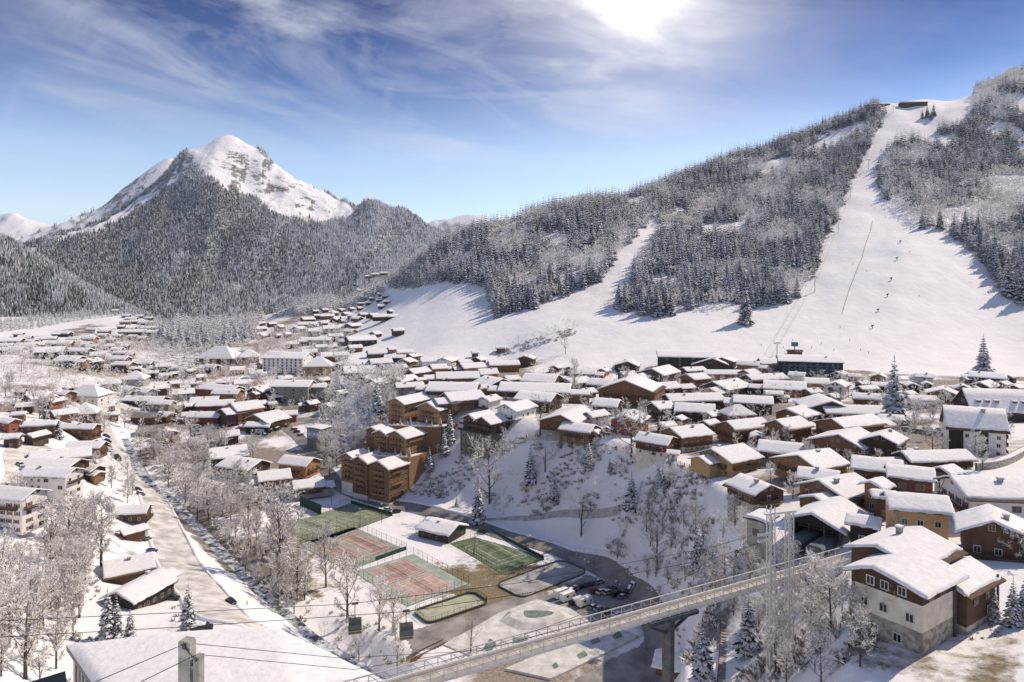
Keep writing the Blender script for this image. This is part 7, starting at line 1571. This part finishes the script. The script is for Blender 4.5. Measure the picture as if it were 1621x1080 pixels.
# a walker in red on the bridge over the river
def walker(px, py, coat, label, zoff=0, D=None):
    p = first_hit(px, py) if D is None else pxw(px, py, D); me = bpy.data.meshes.new('person'); 
    V = [(0, 0, 0.92), (0, 0, 1.15), (0, 0, 1.42), (0, 0, 1.52), (0, 0, 1.68), (0.10, 0, 0.88), (0.12, 0.16, 0.48), (0.12, 0.05, 0.07), (0.12, 0.20, 0.04), (-0.10, 0, 0.88), (-0.12, -0.04, 0.48), (-0.12, -0.26, 0.09), (-0.12, -0.13, 0.04), (0.19, 0, 1.40), (0.25, -0.08, 1.12), (0.24, 0.08, 0.90), (-0.19, 0, 1.40), (-0.25, 0.06, 1.12), (-0.24, 0.20, 0.92)]
    E = [(0, 1), (1, 2), (2, 3), (3, 4), (0, 5), (5, 6), (6, 7), (7, 8), (0, 9), (9, 10), (10, 11), (11, 12), (2, 13), (13, 14), (14, 15), (2, 16), (16, 17), (17, 18)]
    rad = [0.16, 0.16, 0.17, 0.07, 0.11, 0.095, 0.07, 0.05, 0.045, 0.095, 0.07, 0.05, 0.045, 0.075, 0.055, 0.045, 0.075, 0.055, 0.045]
    me.from_pydata(V, E, []); o = link('person', me, None, (p[0], p[1], p[2]), (0, 0, R(-40))); m = o.modifiers.new('skin', 'SKIN'); 
    if not me.skin_vertices: me.attributes.new('x', 'FLOAT', 'POINT')
    if me.skin_vertices:
        for i, r_ in enumerate(rad): me.skin_vertices[0].data[i].radius = (r_, r_*0.9)
        me.skin_vertices[0].data[0].use_root = True
    s = o.modifiers.new('smooth', 'SUBSURF'); s.levels = 1; s.render_levels = 1
    cm = bpy.data.materials.new('coat_and_trousers'); cm.use_nodes = True; nt = cm.node_tree; tc = N(nt, 'ShaderNodeTexCoord'); sp = N(nt, 'ShaderNodeSeparateXYZ'); nt.links.new(tc.outputs['Object'], sp.inputs[0])
    rp = ramp(nt, mathn(nt, 'DIVIDE', sp.outputs[2], 1.85), [(0.0, (0.03, 0.03, 0.035)), (0.46, coat), (0.80, (0.42, 0.26, 0.19)), (0.875, (0.05, 0.035, 0.025))]); nt.nodes[rp.node.name].color_ramp.interpolation = 'CONSTANT'; nt.links.new(rp, nt.nodes['Principled BSDF'].inputs['Base Color']); me.materials.append(cm)
    return tag(o, label, 'person')
walker(391, 958, (0.42, 0.03, 0.03), 'person in a red jacket walking along the road edge near the bend')
for i_, (px_, py_) in enumerate([(1432,205),(1420,230),(1398,300),(1385,330),(1402,345),(1440,400),(1372,430),(1350,420),(1455,470),(1330,520),(1345,540),(1300,545),(1255,540),(1240,552),(1285,552),(1205,548),(1362,556),(1375,560),(1320,556)]):
    o_ = walker(px_, py_, ((0.35, 0.05, 0.04), (0.04, 0.08, 0.25), (0.05, 0.05, 0.05))[i_ % 3], 'skier in dark or bright clothing standing on the wide ski piste'); o_['group'] = 'skiers on the piste'; o_.scale = (1.25, 1.25, 1.25)
walker(1268, 0, (0.05, 0.06, 0.10), 'person in dark clothes walking across the pale steel footbridge') if False else None
# terrace trees of the hotel
for x, y, z, h in TERR:
    o = empty('terrace_spruce', (x, y, z), cr.uniform(0, 6.28), 'small frosted spruce growing on a terrace of the stepped wooden hotel', 'tree', 'little spruces on the hotel terraces'); o.scale = (h/20,)*3
    link('trunk', TR_M, o); link('crown', CF_M[int(cr.integers(0, 2))], o)
# small wooden bridge over the river
a, b = Vector(first_hit(650, 1052)), Vector(first_hit(700, 1018)); d = b-a; o = empty('plank_bridge', a, math.atan2(d.y, d.x), 'short plank footbridge with side rails crossing the stream by the skate park', 'bridge'); mb = MB(); L = d.xy.length; zb = 1.4
mb.box(-1, L+1, -1.1, 1.1, zb-0.2, zb); mb.build('deck', WOOD['y'], o)
for s in (-1.05, 1.05): mb = MB(); rail(mb, -1, s, L+1, s, zb, 1.1); mb.build('railing', WOOD['d'], o)
# ------------------------------------------------------------------ what sets each house apart
LM = [('the terraced wooden hotel',630,700),('the grey-green concrete block',757,670),('the gondola station',1295,820),('the stone-based house',1470,930),('the big brown hotel',1000,606),('the black slope-side hotel',1085,560),('the teal-balconied hotel',1281,567),
 ('the big white hotel',456,562),('the steep-roofed white block',1541,659),('the tall town spruce',1416,620),('the painted block',505,674),('the cream flats',82,744),('the green tennis court',540,830),('the pale larch chalet',1450,791),('the ochre chalet',1155,714),
 ('the broad hip-roofed house',350,562),('the bare grey-roofed barn',233,656),('the turquoise parasol',1151,637),('the convex snowfield',60,590),('the meadow hedge',850,540),('the pavilion',700,830),('the footbridge',1000,1000)]
HOUSE_WORD = {'b': 'brown timber', 'd': 'dark timber', 'o': 'orange timber', 'y': 'pale timber', 'r': 'reddish timber', 'k': 'blackish timber', 'p': 'purple boarded', 'w': 'white walled', 'm': 'cream walled', 'g': 'grey walled', 's': 'stone walled'}
SHORT = {k: v.split()[0] for k, v in HOUSE_WORD.items()}
LOWW = {'m': 'with a cream ground floor', 'w': 'with a white ground floor', 's': 'with a stone base', 'g': 'with a grey ground floor'}
ORD = ['nearest', 'second', 'third', 'fourth', 'fifth', 'sixth', 'seventh', 'eighth', 'ninth', 'tenth', 'eleventh', 'twelfth', 'thirteenth', 'fourteenth', 'fifteenth', 'sixteenth', 'seventeenth', 'eighteenth']
named = {(1155, 714): 'ochre chalet with a broad gable and wide snow roof above the plank fence', (1450, 791): 'pale larch chalet with a bright wooden front behind the stone-based house', (1000, 606): 'big brown hotel of three storeys with a wide gable in the middle of town',
 (350, 562): 'large house under a broad steep hip roof beside the big white hotel', (233, 656): 'barn with a bare grey roof, no snow on it, by the valley stream', (700, 830): 'dark open pavilion under a sloping snow roof between the tennis courts', (1070, 1043): 'small shed with a snowy roof at the lower frame edge by the pier',
 (203, 889): 'dark barn with a broad snowy roof, upper of the pair beside the winding road', (222, 925): 'black barn with a snowy roof, lower of the pair beside the winding road', (205, 804): 'upper of two small dark roadside houses left of the winding road', (210, 837): 'lower of two small roadside houses left of the winding road',
 (1195, 766): 'dark chalet on a stone base at the gorge brow, facing straight down the slope', (386, 641): 'large orange-brown chalet with a wide front gable on the village square', (1302, 636): 'tall dark chalet with a white ground floor, gable turned to the valley'}
sets = {}
for h in HOUSES:
    o = h['o']
    if o.get('label'): continue
    k = (int(h['cx']), int(h['cy']))
    if k in named: o['label'] = named[k]; o['group'] = 'houses of the ski village'; continue
    if h['w'] < 24 and h['D'] > 640:
        zone = 'left of the far village lane' if h['cx'] < 180 else 'among the far roofs at the mountain foot' if h['cx'] < 300 else 'on the high clearing below the hill' if h['cy'] < 488 else 'on the rise right of the big white hotel' if h['cx'] > 456 else 'beyond the wood left of the big white hotel'
        if h['cx'] > 640: zone = 'along the foot of the ski meadow'
        o['label'] = 'tiny snow-roofed %s house %s' % (SHORT[h['up']], zone); o['group'] = 'tiny far houses '+zone; continue
    lm = min(LM, key=lambda q: ((h['cx']-q[1])/1.4)**2+(h['cy']-q[2])**2); dx, dy = h['cx']-lm[1], (h['cy']-lm[2])*1.5
    sec = ('behind' if dy < 0 else 'below') if abs(dy) > abs(dx) else ('to the left of' if dx < 0 else 'to the right of')
    sets.setdefault((lm[0], sec, h['up']), []).append((math.hypot(dx, dy), h))
for (lm, sec, up), l in sets.items():
    l.sort(key=lambda q: q[0])
    for i, (_, h) in enumerate(l):
        rf = {'h': 'hip-roofed house', 'bare': 'bare-roofed barn'}.get(h['roof'], 'chalet'); size = 'small ' if h['w'] < 40 else ('wide ' if h['w'] > 72 else '')
        h['o']['label'] = ('%s%s %s, %s %s %s' % (size, HOUSE_WORD[up], rf, ORD[i]+' '+SHORT[up]+' one' if len(l) > 1 else 'the '+SHORT[up]+' one', sec, lm))
        h['o']['group'] = 'houses of the ski village'
# ------------------------------------------------------------------ the cold valley air
def haze():
    m = bpy.data.materials.new('valley_air'); m.use_nodes = True; nt = m.node_tree; nt.nodes.clear(); o = N(nt, 'ShaderNodeOutputMaterial'); v = N(nt, 'ShaderNodeVolumePrincipled'); v.inputs['Color'].default_value = (0.80, 0.88, 1.0, 1); v.inputs['Density'].default_value = HAZE; v.inputs['Anisotropy'].default_value = 0.0
    nt.links.new(v.outputs[0], o.inputs['Volume'])
    mb = MB(); mb.box(-14500, 14500, -9500, 14500, -90, 1150); h = mb.build('haze', m); tag(h, kind='stuff', label='thin cold haze filling the valley', cat='haze')
HAZE = 3.2e-5
haze()
